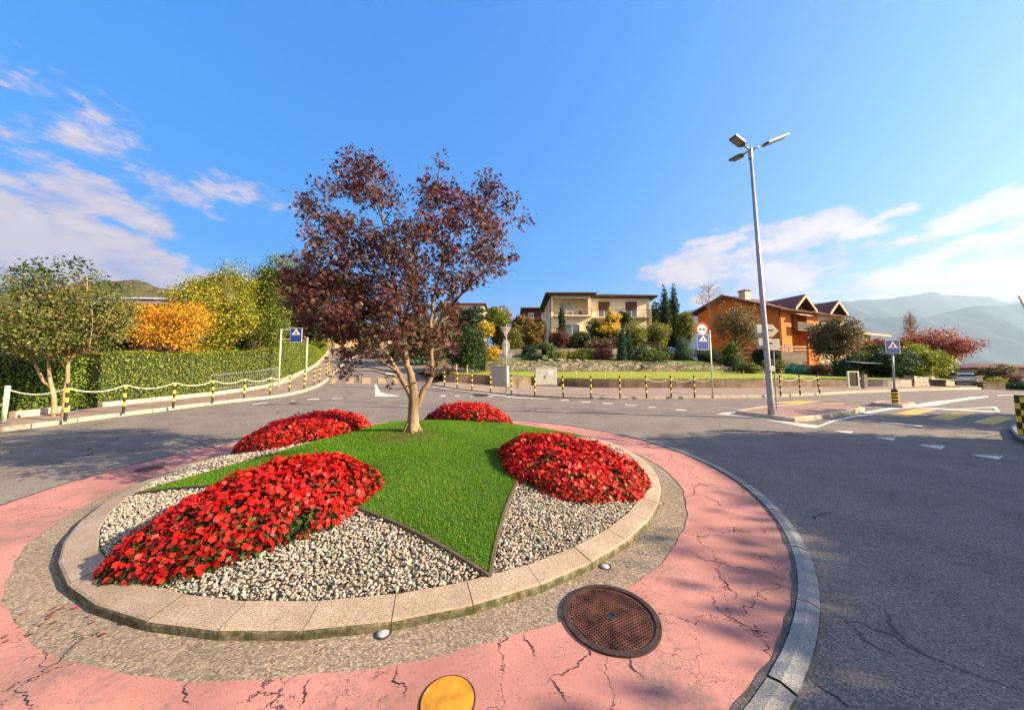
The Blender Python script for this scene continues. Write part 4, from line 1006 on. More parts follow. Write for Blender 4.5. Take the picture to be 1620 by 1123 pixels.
def hedge(name, label, line, zb, zt, thick, cols, n, size=.07, cat='hedge', side=-1, tmpl=LEAF):
    """clipped hedge along a polyline (xy); zb, zt: arrays of base and top heights; grows to one side"""
    L = np.array(line); O = offset(L, side * -thick); m = len(L); c0 = L.mean(0)
    e = empty(name, (c0[0], c0[1], float(np.min(zb))), label, cat)
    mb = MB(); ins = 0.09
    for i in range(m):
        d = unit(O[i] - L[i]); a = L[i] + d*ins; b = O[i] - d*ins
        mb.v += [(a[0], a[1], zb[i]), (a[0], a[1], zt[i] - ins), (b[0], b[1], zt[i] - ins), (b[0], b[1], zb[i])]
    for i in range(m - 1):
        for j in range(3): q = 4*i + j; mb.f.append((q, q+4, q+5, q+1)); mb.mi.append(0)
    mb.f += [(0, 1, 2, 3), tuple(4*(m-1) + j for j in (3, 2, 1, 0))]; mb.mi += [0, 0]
    mb.build('shaded_core', 'stem_dark', e)  # solid dark filling, the hedge interior's shade put into its colour
    seg = np.linalg.norm(np.diff(L, axis=0), axis=1); cum = np.r_[0, np.cumsum(seg)]; tot = cum[-1]; H_ = float(np.mean(np.array(zt) - np.array(zb)))
    areas = np.array([tot*H_, tot*thick, thick*H_, thick*H_, tot*H_*.35]); which = rng.choice(5, n, p=areas/areas.sum())
    s = rng.random(n) * tot; h = rng.random(n); t = rng.random(n)
    s = np.where(which == 2, 0, np.where(which == 3, tot, s)); t = np.where(which == 0, 0, np.where(which == 4, 1, t)); h = np.where(which == 1, 1, h)
    lx = np.interp(s, cum, L[:, 0]); ly = np.interp(s, cum, L[:, 1]); ox = np.interp(s, cum, O[:, 0]); oy = np.interp(s, cum, O[:, 1])
    b0 = np.interp(s, cum, zb); b1 = np.interp(s, cum, zt); p = np.stack([lx*(1-t) + ox*t, ly*(1-t) + oy*t, b0 + (b1-b0)*h], 1) + rng.normal(0, .03, (n, 3))
    out = unit(np.stack([lx-ox, ly-oy, 0*lx], 1)); al = np.stack([-out[:, 1], out[:, 0], 0*lx], 1)
    nr = np.where((which == 0)[:, None], out, np.where((which == 4)[:, None], -out, np.where((which == 1)[:, None], np.array([0, 0, 1.0]), np.where((which == 2)[:, None], -al, al))))
    lump = np.sin(p[:, 0]*3 + p[:, 2]*4)*np.sin(p[:, 1]*2.5 - p[:, 2]*3); p += nr * (lump*.05)[:, None]
    v, f_, c_ = scatter(tmpl, p, unit(nr + rng.normal(0, .55, (n, 3))), size*rng.uniform(.6, 1.3, n), palette(cols, n, .3), rng.normal(size=(n, 3)) + np.array([0, 0, .6]))
    np_mesh('foliage', v, f_, 'leaf', c_, e); return e

# ------------------------------------------------------------------ left side: wall, hedge, trees
def pick(line, x0, x1, n):
    """points of a polyline between two of its picture columns"""
    L = resample(line, 400); q = L - CAM[:2]; c = 810 + FPX * L[:, 0] / (L[:, 1] * cp + (np.array([gz(*p) for p in L]) - 1.7) * sp_)
    k = (c >= x0) & (c <= x1); return resample(L[k], n)
def wall_on(name, label, line, w_, h, mat, cat='wall', side=1, joints=0, cap=None, z_add=0.1):
    L = np.array(line); O = offset(L, side * w_); mb = MB(); m = len(L)
    h = h if hasattr(h, '__len__') else [h] * m
    n_ = max(1, joints)
    for a, b in [(int(i*(m-1)/n_), int((i+1)*(m-1)/n_)) for i in range(n_)]:
        o = len(mb.v); g = 0.012 if joints else 0
        for i in range(a, b + 1):
            z = gz(*L[i]); sh = (L[min(i+1, m-1)] - L[i]) * 0; 
            dl = unit(L[min(i+1, m-1)] - L[max(i-1, 0)]) * (g if i == a else (-g if i == b else 0))
            for (q, zz) in ((L[i]+dl, z - .1), (L[i]+dl, z + z_add + h[i]), (O[i]+dl, z + z_add + h[i]), (O[i]+dl, z - .1)): mb.v.append((q[0], q[1], zz))
        for i in range(b - a):
            for j in range(3): q = o + 4*i + j; mb.f.append((q, q+4, q+5, q+1)); mb.mi.append(0)
        e_ = o + 4*(b-a); mb.f += [(o, o+1, o+2, o+3), (e_+3, e_+2, e_+1, e_)]; mb.mi += [0, 0]
    c0 = L[0]; return thing(name, mb, mat, (c0[0], c0[1], gz(*c0)), label, cat)
lw = pick(left_back, 158, 521, 60)
wall_on('low_wall', 'long low pale wall at the foot of the clipped left hedge', lw, .22, .2, 'concrete_pale', side=1, joints=12)
lw0 = pick(left_back, 18, 112, 12)
wall_on('low_wall', 'short low pale wall behind the two thin trunks at far left', lw0, .2, .22, 'concrete_pale', side=1, joints=3)
hl = offset(pick(left_back, 166, 521, 50), .3)
hz0 = np.array([gz(*p) + .1 for p in hl]); tcol = np.interp(hl[:, 1], [12, 17, 20.5, 24, 30, 40], [2.66, 3.02, 3.5, 4.35, 4.75, 5.0]); hz1 = np.maximum(tcol, hz0 + .8)
HG = [(0.12, 0.22, 0.015), (0.18, 0.28, 0.02), (0.29, 0.35, 0.035), (0.07, 0.13, 0.012), (0.33, 0.33, 0.05)]
hedge('clipped_hedge', 'long clipped green hedge along the left pavement, lit by the sun', hl, hz0, hz1, 1.0, HG, 85000, .062, side=-1)
hl2 = np.array([(-16.1, 8.2 + 5.4*i/13) for i in range(14)])
hedge('clipped_hedge', 'darker clipped hedge at far left, behind the thin trunked tree', hl2, [gz(*p)+.1 for p in hl2], [2.35 + .012*i for i in range(14)], 1.0, DK + HG[:3] + HG[:3], 20000, .068, side=-1)
# dark gate with bars in the recess between the two hedges
ga_ = P(126, 600, 12.6); gb_ = P(155, 600, 12.9); g0 = gz(ga_[0], ga_[1]) + .12
e = empty('barred_gate', (ga_[0], ga_[1], g0), 'dark metal gate of thin bars in the gap between the hedges', 'gate')
mb = MB(); d = (gb_ - ga_); d[2] = 0
for i in range(17): q = ga_ + d*i/16; mb.tube([(q[0], q[1], g0 + .08), (q[0], q[1], g0 + 1.15)], .010, 6)
mb.build('bar', 'lamp_dark', e); mb = MB()
for z in (.1, 1.12): mb.tube([(ga_[0], ga_[1], g0 + z), (gb_[0], gb_[1], g0 + z)], .025, 6)
for q in (ga_, gb_): mb.tube([(q[0], q[1], g0 - .1), (q[0], q[1], g0 + 1.25)], .03, 8)
mb.build('gate_frame', 'lamp_dark', e)
# railing in front of the hedge
rl = offset(pick(left_back, 335, 445, 20), .16); e = empty('iron_railing', (rl[0][0], rl[0][1], gz(*rl[0])), 'thin grey picket railing standing in front of the left hedge', 'railing')
mb = MB(); R2_ = resample(rl, 40)
for q in R2_: z = gz(*q) + .28; mb.tube([(q[0], q[1], z), (q[0], q[1], z + .95)], .0045, 4)
mb.build('picket', 'cabinet_shade', e); mb = MB()
for hh in (.42, 1.15): mb.tube([(q[0], q[1], gz(*q) + hh) for q in rl], .010, 4)
mb.build('rail', 'cabinet_shade', e)
# two-stemmed tree by the left pavement
tY = 10.25; e0 = G(83, 664); e = empty('thin_trunked_tree', e0, 'olive green tree with thin forked trunks at the left edge', 'tree')
mb = MB()
def stem(pts, r0, r1, Y=None):
    Y = Y or e0[1]; w_ = [P(p[0], p[1], Y + (p[2] if len(p) > 2 else 0)) for p in pts]; mb.tube(w_, np.linspace(r0, r1, len(w_)), 8)
stem([(83, 666), (86, 648), (85, 625), (82, 612), (70, 604), (62, 590), (55, 575), (45, 555, .2), (35, 530, .4)], .068, .022)
stem([(82, 614), (79, 600), (77, 580), (76, 565), (85, 558), (95, 540)], .05, .025)
stem([(98, 664, .05), (102, 645, .05), (103, 620, .05), (107, 600), (107, 580), (110, 570), (118, 560), (130, 540), (140, 510)], .062, .022)
stem([(108, 572), (103, 560), (102, 545), (98, 520), (100, 480), (95, 440)], .045, .02)
for i in range(40):
    a = (rng.uniform(20, 170), rng.uniform(500, 555), rng.uniform(-.8, .8)); b = (a[0] + rng.uniform(-30, 30), a[1] - rng.uniform(30, 80), a[2]*1.4); stem([a, ((a[0]+b[0])/2+3, (a[1]+b[1])/2, a[2]), b], .014, .004)
mb.build('trunk', 'bark_pale', e, smooth=True)
cl = [(*P(px, py, tY + rng.uniform(-.9, .9)), r*px_m(tY), r*px_m(tY)*1.3, r*px_m(tY)*.75) for px, py, r in [(10, 515, 40), (50, 490, 45), (100, 470, 42), (150, 490, 42), (185, 505, 26), (60, 530, 38), (110, 520, 42), (160, 530, 32), (20, 545, 30), (90, 550, 30), (-20, 500, 40), (130, 455, 30), (-10, 560, 30), (60, 455, 26), (190, 480, 18), (175, 462, 18)]]
cl2 = [(*P(px, py, tY + rng.uniform(-.6, .6)), r*px_m(tY), r*px_m(tY), r*px_m(tY)) for px, py, r in [(45, 440, 22), (60, 420, 16), (95, 430, 20), (110, 415, 14), (130, 425, 16), (25, 455, 18), (48, 405, 6), (20, 430, 8), (150, 440, 14), (172, 445, 10), (75, 440, 20)]]
A = cloud(cl, 17000, .08, [(.13, .18, .04), (.18, .2, .05), (.2, .14, .05), (.09, .14, .03), (.16, .2, .04)], LEAF, twig=.13, per=14, shell=.5); Bc = cloud(cl2, 900, .10, [(0.06, .1, .03), (.09, .13, .04), (.04, .07, .02)], LEAF, twig=.07, per=9, shell=.2)
Cc = cloud([(*P(75, 548, tY), .9, .8, .22), (*P(110, 555, tY), .5, .5, .15)], 500, .08, [(.3, .09, .03), (.22, .1, .03)], LEAF, twig=.1)
v, f_, c_ = join([A, Bc, Cc]); np_mesh('crown', v, f_, 'leaf', c_, e)
plant('orange_tree', 'feathery orange leaved tree rising above the left hedge', 'tree', 268, 476, 566, 80, 15.5, ORG + YE[:2] + YE[:1], 4200, .085, 'round', 14, trunk=1.8, ratio=.6, f=.40, core=False, twig=.2, shell=.3)
plant('broad_yellow_green_tree', 'broad yellow and green tree above hedge, right of the orange tree', 'tree', 350, 398, 578, 66, 19.5, YG + [(.36, .3, .02)], 15000, .12, 'round', 20, trunk=1.5, f=.45, twig=.2)
plant('broad_yellow_green_tree', 'taller greener tree with yellow tips, close behind the maple on the left', 'tree', 428, 392, 565, 44, 22, YG[:3] + GR, 8000, .14, 'round', 14, trunk=1.5, f=.45, twig=.22)
plant('dark_evergreen', 'dark evergreen shrub between the left tree and the orange tree', 'shrub', 178, 488, 568, 38, 15.5, DK, 3500, .09)
plant('dark_evergreen', 'dark green shrub mass behind the far left tree', 'shrub', 30, 500, 575, 90, 14.5, DK + OL[:1], 4000, .1)
plant('topiary_shrub', 'bright topiary disc, the upper one below the dark roof', 'shrub', 222, 482, 496, 26, 19, YG[:2], 1200, .08, core=True)
plant('topiary_shrub', 'bright topiary disc, the lower one above the orange tree', 'shrub', 226, 494, 508, 22, 18.4, YG[:2] + GR[:1], 1000, .08)
plant('green_shrub', 'dark green shrubs between the orange tree and the hedge top', 'shrub', 362, 515, 560, 34, 24, GR + DK + YG[:1], 5000, .10, 'round', 12, ratio=.4, f=.55)
plant('dark_tree', 'dark tree by the hill street, seen behind the left side of the maple', 'tree', 492, 455, 542, 34, 34, DK + RU[:1], 3500, .22, 'round', 12, trunk=1.2)
plant('dark_tree', 'green tree far up the hill street behind the maple', 'tree', 545, 485, 556, 26, 52, GR + DK, 2500, .3, 'round', 10, trunk=1.5)
plant('dark_tree', 'wide dark green tree behind the maple trunk, across the hill street', 'tree', 668, 490, 590, 46, 33, DK + GR[:2], 4500, .2, 'round', 14, trunk=.6)
plant('yellow_green_shrub', 'grassy yellow green shrub on the bank beside the hill street', 'shrub', 505, 527, 556, 17, 41, YG[:3], 1200, .2)
plant('green_shrub', 'green shrub right of the hill street below the far white house', 'shrub', 630, 540, 590, 30, 42, GR, 2200, .2)

# ------------------------------------------------------------------ bollards, chains, posts
def make_bollard(loc, label, group):
    x, y, z = loc; e = empty('bollard', loc, label, 'bollard', group); H_ = 1.04
    mb = MB(); mb.tube([(x, y, z - .02), (x, y, z + H_)], .036, 12); mb.build('post', 'black_paint', e, smooth=False)
    for k, z0 in enumerate((.24, .52, .80)):
        mb = MB(); mb.tube([(x, y, z + z0), (x, y, z + z0 + .13)], .0385, 12); mb.build('band', 'yellow_paint', e)
    mb = MB(); mb.tube([(x, y, z + H_), (x, y, z + H_ + .03)], [.042, .03], 12); mb.build('cap', 'black_paint', e)
    return e
ORD = ['first', 'second', 'third', 'fourth', 'fifth', 'sixth', 'seventh', 'eighth', 'ninth', 'tenth', 'eleventh', 'twelfth', 'thirteenth']
Lb = [(103, 665.5), (195, 653.5), (274, 645), (336, 636.5), (386, 630.5), (427, 625), (457.5, 619.5), (481, 615), (497, 609.5), (505, 605.5), (516.5, 595), (520, 591.5)]
Rb = [(703, 611), (723, 614.3), (746.6, 617.6), (776, 621), (809, 624), (846, 626.5), (891, 628.5), (935, 629.5), (981, 629.6), (1023, 629.4), (1062, 629), (1099, 628.3)]
Fb = [(1235, 626), (1266, 624.5), (1297, 622.5)]
proto = None; pos = {}
for row, lst, txt in (('L', Lb, 'striped bollard from the left along the left pavement'), ('R', Rb, 'striped bollard from the left along the back pavement'), ('F', Fb, 'striped bollard from the left, right of the street lamp')):
    for i, (px, py) in enumerate(lst):
        g = G(px, py, .11); lab = f'{ORD[i]} black and yellow ' + txt
        if proto is None: proto = make_bollard(g, lab, 'striped bollards along the pavements'); o = proto
        else: o = copy_tree(proto, g, lab)
        o.rotation_euler = (rng.normal(0, .012), rng.normal(0, .012), 0)
        if row == 'F' and i == 2: o.rotation_euler = (0, -.09, 0)
        pos[(row, i)] = g
wp = G(5, 669, .1); e = empty('white_post', wp, 'thick white and green post at the left edge of the pavement', 'post')
mb = MB(); mb.tube([(wp[0], wp[1], wp[2] - .02), (wp[0] + .02, wp[1], wp[2] + .98)], .05, 12); mb.build('shaft', 'post_green', e, smooth=True)
mb = MB(); mb.tube([(wp[0] + .02, wp[1], wp[2] + .98), (wp[0] + .02, wp[1], wp[2] + 1.02)], [.055, .045], 12); mb.build('cap', 'white_paint', e)
def chain(a, b, label, sag=.17):
    a = np.array(a) + [0, 0, .93]; b = np.array(b) + [0, 0, .93]; n = 14; mb = MB(); pts = []
    for i in range(n + 1):
        t = i / n; q = a*(1-t) + b*t; q[2] -= sag * 4*t*(1-t); pts.append(q)
    mb.tube(pts, .0125, 6)
    for i in range(1, 2*n):   # links
        t = i / (2*n); q = a*(1-t) + b*t; q[2] -= sag*4*t*(1-t); mb.sphere(q, .02, 6, 4)
    thing('chain', mb, 'chain_white', a, label, 'chain', 'white chains hanging between the bollards')
chain(wp, pos[('L', 0)], 'white chain from the white post to the first left bollard')
for i in range(6): chain(pos[('L', i)], pos[('L', i+1)], f'white chain between the {ORD[i]} and {ORD[i+1]} left bollards')
chain(pos[('R', 9)], pos[('R', 10)], 'white chain between the tenth and eleventh back bollards')
chain(pos[('R', 10)], pos[('R', 11)], 'white chain between the eleventh and twelfth back bollards')
sp0 = G(1128, 628.3, .11); chain(pos[('R', 11)], sp0, 'white chain from the last back bollard to the no overtaking signpost')
chain(pos[('F', 0)], pos[('F', 1)], 'left white chain of the bollards right of the lamp'); chain(pos[('F', 1)], pos[('F', 2)], 'right white chain of the bollards right of the lamp')

# ------------------------------------------------------------------ signs
def frame_at(c, yaw):
    """panel basis: local x right, y up, z out of the panel towards the viewer; yaw = heading the face looks to"""
    c = np.array(c, float); zx = np.array([math.sin(yaw), -math.cos(yaw), 0]); rx = np.array([math.cos(yaw), math.sin(yaw), 0])
    return lambda x, y, z=0: c + rx*x + np.array([0, 0, 1.0])*y + zx*z
def flat(mb, B_, poly, z, th=.004): mb.slab([B_(x, y, z) for x, y in poly], th)
def rrect(w_, h_, r, n=5):
    out = []
    for cx_, cy_, a0 in ((w_-r, h_-r, 0), (-w_+r, h_-r, 90), (-w_+r, -h_+r, 180), (w_-r, -h_+r, 270)):
        for i in range(n + 1): a = math.radians(a0 + 90*i/n); out.append((cx_ + r*math.cos(a), cy_ + r*math.sin(a)))
    return out
def circ(r, n=32, c=(0, 0)): return [(c[0] + r*math.cos(2*PI*i/n), c[1] + r*math.sin(2*PI*i/n)) for i in range(n)]
def crossing_sign(c, yaw, w_, h_, label, tri_y=.2, bus=False):
    """blue board with the white triangle of a pedestrian crossing and a walking figure"""
    B_ = frame_at(c, yaw); e = empty('crossing_sign', B_(0, -h_), label, 'traffic sign', 'blue pedestrian crossing signs')
    mb = MB(); flat(mb, B_, rrect(w_, h_, w_*.12), 0, .02); mb.build('panel', 'white_paint', e)
    mb = MB(); flat(mb, B_, rrect(w_*.93, h_ - w_*.07, w_*.09), .0045, .0035); mb.build('blue_face', 'sign_blue', e)
    s = w_*.74; y0 = tri_y - s*.62; mb = MB(); flat(mb, B_, [(-s, y0), (s, y0), (0, y0 + s*1.45)], .009, .0035); mb.build('triangle', 'white_paint', e)
    mb = MB(); u = s / 10; cy = y0
    flat(mb, B_, circ(u*.95, 14, (0, cy + 8.6*u)), .0125, .003)
    flat(mb, B_, [(-1.0*u, cy + 7.3*u), (-1.3*u, cy + 4.2*u), (1.1*u, cy + 4.2*u), (.9*u, cy + 7.3*u)][::1], .0125, .003)
    flat(mb, B_, [(-.9*u, cy + 4.3*u), (-3.0*u, cy + 1.0*u), (-1.9*u, cy + .9*u), (.3*u, cy + 4.0*u)], .0122, .003)
    flat(mb, B_, [(0, cy + 4.3*u), (1.6*u, cy + .9*u), (2.7*u, cy + 1.0*u), (1.1*u, cy + 4.3*u)], .0128, .003)
    flat(mb, B_, [(-.9*u, cy + 7.0*u), (-2.6*u, cy + 5.2*u), (-2.0*u, cy + 4.8*u), (-.7*u, cy + 6.0*u)], .0131, .003)
    flat(mb, B_, [(.8*u, cy + 7.0*u), (2.6*u, cy + 5.4*u), (2.1*u, cy + 4.9*u), (.7*u, cy + 6.0*u)], .0131, .003)
    for k in (-6.2, -4.6, 4.6, 6.2): flat(mb, B_, [(k*u - .5*u, cy + .4*u), (k*u + .5*u, cy + .4*u), (k*u*.93 + .4*u, cy + 1.5*u), (k*u*.93 - .4*u, cy + 1.5*u)], .0125, .003)
    mb.build('pictogram', 'black_paint', e); return e
def pole(name, a, b, r, mat, label, cat='signpost', parts=None):
    e = empty(name, a, label, cat); mb = MB(); mb.tube([np.array(a) - [0, 0, .05], b], r, 12); mb.build('pole', mat, e, smooth=True)
    mb = MB(); mb.tube([np.array(a) - [0, 0, .02], np.array(a) + [0, 0, .06]], [r*2.6, r*2.0], 12); mb.build('foot', 'concrete', e); return e
# left: post with two arms carrying the crossing sign
g = G(440.5, 612, .11); Yp = g[1]; t = P(445, 520.5, Yp)
e = pole('signpost', g, (g[0], g[1], t[2]), .045, 'post_green', 'green and white signpost with two arms carrying a crossing sign, left')
sc_ = P(470.5, 530.5, Yp + .1)
mb = MB()
for py in (521.5, 537): q = P(446, py, Yp); mb.tube([(g[0], g[1], q[2]), (sc_[0] - .05, Yp, q[2])], .018, 8)
mb.build('arm', 'white_paint', e)
crossing_sign((sc_[0], Yp - .03, sc_[2]), math.radians(0), .36, .43, 'blue crossing sign on the arms of the left signpost', .17)
g = G(483.5, 600, .11); t = P(489, 534, g[1]); pole('signpost', g, (g[0], g[1], t[2]), .05, 'post_green', 'plain green and white post, right of the left crossing sign')
# back: post with no overtaking sign and crossing sign
t = P(1121.5, 522, sp0[1]); e = pole('signpost', sp0, (sp0[0] - .03, sp0[1], t[2]), .035, 'post_green', 'slim grey green signpost holding the round no overtaking sign')
mb = MB(); 
for py in (533, 549): q = P(1121.5, py, sp0[1]); mb.tube([(sp0[0] - .02, sp0[1], q[2]), (q[0] - .35, sp0[1] - .02, q[2])], .014, 6)
mb.build('arm', 'galvanised', e)
c = P(1110.5, 521, sp0[1] - .05); B_ = frame_at(c, math.radians(6)); e = empty('no_overtaking_sign', B_(0, -.33), 'round white sign with red ring and two cars side by side', 'traffic sign')
mb = MB(); flat(mb, B_, circ(.37), 0, .02); mb.build('ring', 'sign_red', e); mb = MB(); flat(mb, B_, circ(.25), .0045, .0035); mb.build('white_face', 'white_paint', e)
def carshape(x0, s=1): return [(x0-.075, -.045), (x0+.075, -.045), (x0+.08, .0), (x0+.055, .01), (x0+.04, .045), (x0-.04, .045), (x0-.055, .01), (x0-.08, 0)]
mb = MB(); flat(mb, B_, carshape(.095), .009, .0035); mb.build('dark_car_symbol', 'black_paint', e); mb = MB(); flat(mb, B_, carshape(-.095), .009, .0035); mb.build('red_car_symbol', 'rust_dark', e)
c = P(1112.5, 541, sp0[1] - .05); crossing_sign(c, math.radians(6), .30, .385, 'blue crossing sign below the round no overtaking sign', .16)
# back: signs seen from behind on one post
g = G(801, 621.5, .11); t = P(800, 513, g[1]); e = pole('signpost', g, (g[0], g[1], t[2]), .032, 'galvanised', 'thin grey post with the backs of a triangle and a disc')
Yq = g[1] + .06
c = P(800, 524, Yq); B_ = frame_at(c, 0); mb = MB(); flat(mb, B_, [(-.32, .26), (0, -.34), (.32, .26)], 0, .02)
e = empty('give_way_sign', B_(0, -.34), 'triangular sign seen from the back, pointing down', 'traffic sign'); mb.build('panel_back', 'sign_back', e)
mb = MB(); mb.tube([B_(-.22, .15, .035), B_(.22, .15, .035)], .012, 6); mb.build('bracket', 'galvanised', e)
c = P(800.3, 547.5, Yq); B_ = frame_at(c, 0); mb = MB(); flat(mb, B_, [(x*.23, y*.37) for x, y in circ(1, 28)], 0, .02)
e = empty('roundabout_sign', B_(0, -.37), 'disc shaped sign seen from the back, below the triangle', 'traffic sign'); mb.build('panel_back', 'sign_back', e)
mb = MB(); mb.tube([B_(-.16, .1, .035), B_(.16, .1, .035)], .012, 6); mb.build('bracket', 'galvanised', e)
c = P(800, 562.3, Yq); B_ = frame_at(c, 0); mb = MB(); flat(mb, B_, rrect(.36, .13, .02), 0, .02); e = empty('supplementary_plate', B_(0, -.13), 'small grey rectangular plate, lowest on the thin grey post', 'traffic sign'); mb.build('panel_back', 'sign_grey', e)
mb = MB(); mb.tube([B_(-.25, 0, .035), B_(.25, 0, .035)], .012, 6); mb.build('bracket', 'galvanised', e)

# ------------------------------------------------------------------ street lamp with its island
def island(name, label_px, mat_top, mat_kerb, h=.13, kw=.16):
    pts = np.array(Gxy(label_px)); ar = sum(a[0]*b[1]-b[0]*a[1] for a, b in zip(pts, np.roll(pts, -1, axis=0)))
    if ar < 0: pts = pts[::-1]
    c = pts.mean(0); pts = np.array(smooth_line(list(pts) + [pts[0]], .3))[:-1]
    nrm = offset(np.vstack([pts, pts[:1]]), kw)[:-1]; k = len(pts); mb = MB()
    for p, q in zip(pts, nrm):
        zo = gz(*p); mb.v += [(p[0], p[1], zo - .03), (p[0], p[1], zo + h*.8), (p[0]*.8 + q[0]*.2, p[1]*.8 + q[1]*.2, zo + h), (q[0], q[1], zo + h), (q[0], q[1], zo + h - .03)]
    for i in range(k):
        j = (i+1) % k
        for m_ in range(4): mb.f.append((5*i+m_, 5*j+m_, 5*j+m_+1, 5*i+m_+1)); mb.mi.append(0)
    structure(mb.build('kerb', mat_kerb)); bm = bmesh.new()
    f = bm.faces.new([bm.verts.new((q[0], q[1], gz(*q) + h - .012)) for q in nrm]); bmesh.ops.triangulate(bm, faces=[f]); me = bpy.data.meshes.new(name); bm.to_mesh(me); bm.free()
    me.materials.append(M[mat_top]); o = bpy.data.objects.new(name, me); col.objects.link(o); structure(o); return c, nrm
ic, inn = island('traffic_island', [c4(*p) for p in [(48,122),(90,112),(190,96),(350,84),(520,82),(690,90),(752,102),(700,118),(600,134),(430,160),(320,160),(200,142)]], 'red_grit', 'kerb_stone')
island('traffic_island', [c4(*p) for p in [(785,72),(840,64),(940,64),(1025,73),(1010,84),(960,89),(860,80)]], 'red_grit', 'kerb_stone')
island('traffic_island', [c4(*p) for p in [(1548,225),(1555,205),(1585,193),(1640,182),(1760,190),(1850,235),(1760,300),(1640,292),(1580,268)]], 'turf', 'granite_grey')
lb_ = G(1220.5, 656, .12); lt = P(1189, 238, lb_[1])
e = empty('street_lamp', lb_, 'tall grey street lamp with three flat heads on the traffic island', 'street lamp')
tx = lb_[0] - .22; zt_ = lt[2]
mb = MB(); mb.tube([(lb_[0], lb_[1], lb_[2] - .03), (lb_[0], lb_[1], lb_[2] + .4), (lb_[0]*.5+tx*.5, lb_[1], (lb_[2]+zt_)/2), (tx, lb_[1], zt_)], [.095, .09, .066, .042], 16); mb.build('pole', 'galvanised', e, smooth=True)
mb = MB(); mb.tube([(tx, lb_[1], zt_ - .3), (tx, lb_[1], zt_ + .06)], .066, 12); mb.build('collar', 'galvanised', e)
mb = MB(); mb.box((lb_[0] + .07, lb_[1] - .06, lb_[2] + 1.0), (lb_[0] + .098, lb_[1] + .06, lb_[2] + 1.35)); 
q = P(1221, 583, lb_[1] - .1); mb = MB(); mb.tube([(q[0], q[1] - .02, q[2]), (q[0], q[1], q[2])], .1, 16); mb.build('round_tag', 'cabinet_grey', e)
for (tpx, tpy, dY) in [(1164, 219, -.5), (1163, 251, .95), (1238, 218, -.35)]:
    pass
def head(end, base, wd, name='lamp_head'):
    base = np.array(base); end = np.array(end); d = end - base; ln = np.linalg.norm(d); d /= ln; side = unit(np.cross(d, [0, 0, 1])); up = np.cross(side, d)
    B2 = lambda x, y, z: base + d*x + side*y + up*z
    mb = MB(); mb.tube([base, B2(ln*.42, 0, 0)], .03, 8); mb.build('arm', 'galvanised', e, smooth=True)
    s = ln*.36; L_ = ln
    pl = [(s, -.05), (s + .1, -wd), (L_, -wd), (L_, wd), (s + .1, wd), (s, .05)]
    mb = MB(); v = [B2(x, y, -.035) for x, y in pl] + [B2(x, y, .03) for x, y in pl]; k = len(pl)
    mb.add(v, [tuple(range(k-1, -1, -1)), tuple(range(k, 2*k))] + [(i, (i+1) % k, k+(i+1) % k, k+i) for i in range(k)]); h_ = mb.build(name, 'lamp_dark', e)
    for (x0, x1) in ((s + .14, s + (L_-s)*.55), (s + (L_-s)*.6, L_ - .04)):
        mb = MB(); mb.box((x0, -wd*.82, -.041), (x1, wd*.82, -.036), lambda x, y, z: B2(x, y, z))
        o = mb.build('led_panel', 'lamp_glass', None); L0 = np.array(e.location); me = o.data
        for vv in me.vertices: vv.co = Vector(np.array(vv.co) - L0)
        o.parent = h_
tp_ = (tx, lb_[1], zt_ + .0)
q1 = P(1159, 217, lb_[1] - .25); q2 = P(1158, 254, lb_[1] + .75); q3 = P(1243, 215.5, lb_[1] + .25)
head(q1, tp_, .13); head(q2, tp_, .13); head(q3, tp_, .13)
# direction boards behind the lamp pole, seen from behind
for i, (x0, x1, y0, y1, lab) in enumerate([(1196, 1232, 513, 533, 'upper pale arrow board seen from behind, on the lamp pole'), (1199, 1228, 535, 552, 'lower pale arrow board seen from behind, on the lamp pole')]):
    Yd = lb_[1] + .16; a = P(x0, (y0+y1)/2, Yd); b = P(x1, (y0+y1)/2, Yd); hh = (y1-y0)/2*px_m(Yd); B_ = frame_at(((a[0]+b[0])/2, Yd, a[2]), 0); w_ = (b[0]-a[0])/2
    e2 = empty('direction_sign', B_(0, -hh), lab, 'direction sign', 'arrow boards on the lamp pole')
    mb = MB(); flat(mb, B_, [(-w_, -hh*.8), (-w_*.9, -hh), (w_*.45, -hh), (w_, 0), (w_*.45, hh), (-w_*.9, hh), (-w_, hh*.8)], 0, .05); mb.build('board', 'sign_back', e2)
    mb = MB(); flat(mb, B_, [(-w_*.92, -hh*.9), (-w_*.25, -hh*.9), (-w_*.25, hh*.9), (-w_*.92, hh*.9)], .012, .01); mb.build('back_box', 'cabinet_grey', e2)
    mb = MB(); mb.box((B_(0, 0)[0] - .1, Yd - .12, a[2] - .03), (B_(0, 0)[0] + .1, Yd - .055, a[2] + .03)); mb.build('clamp', 'lamp_dark', e2)
a = P(1224, 545, lb_[1] + 1.1)
e2 = empty('direction_sign', (a[0], a[1], a[2] - .25), 'small faint square board behind the two arrow boards', 'direction sign', 'arrow boards on the lamp pole'); B_ = frame_at(a, 0); mb = MB(); flat(mb, B_, rrect(.22, .2, .02), 0, .02); mb.build('board', 'sign_back', e2)
mb = MB(); mb.tube([(a[0], a[1] + .03, gz(a[0], a[1])), (a[0], a[1] + .03, a[2])], .02, 8); mb.build('leg', 'galvanised', e2)
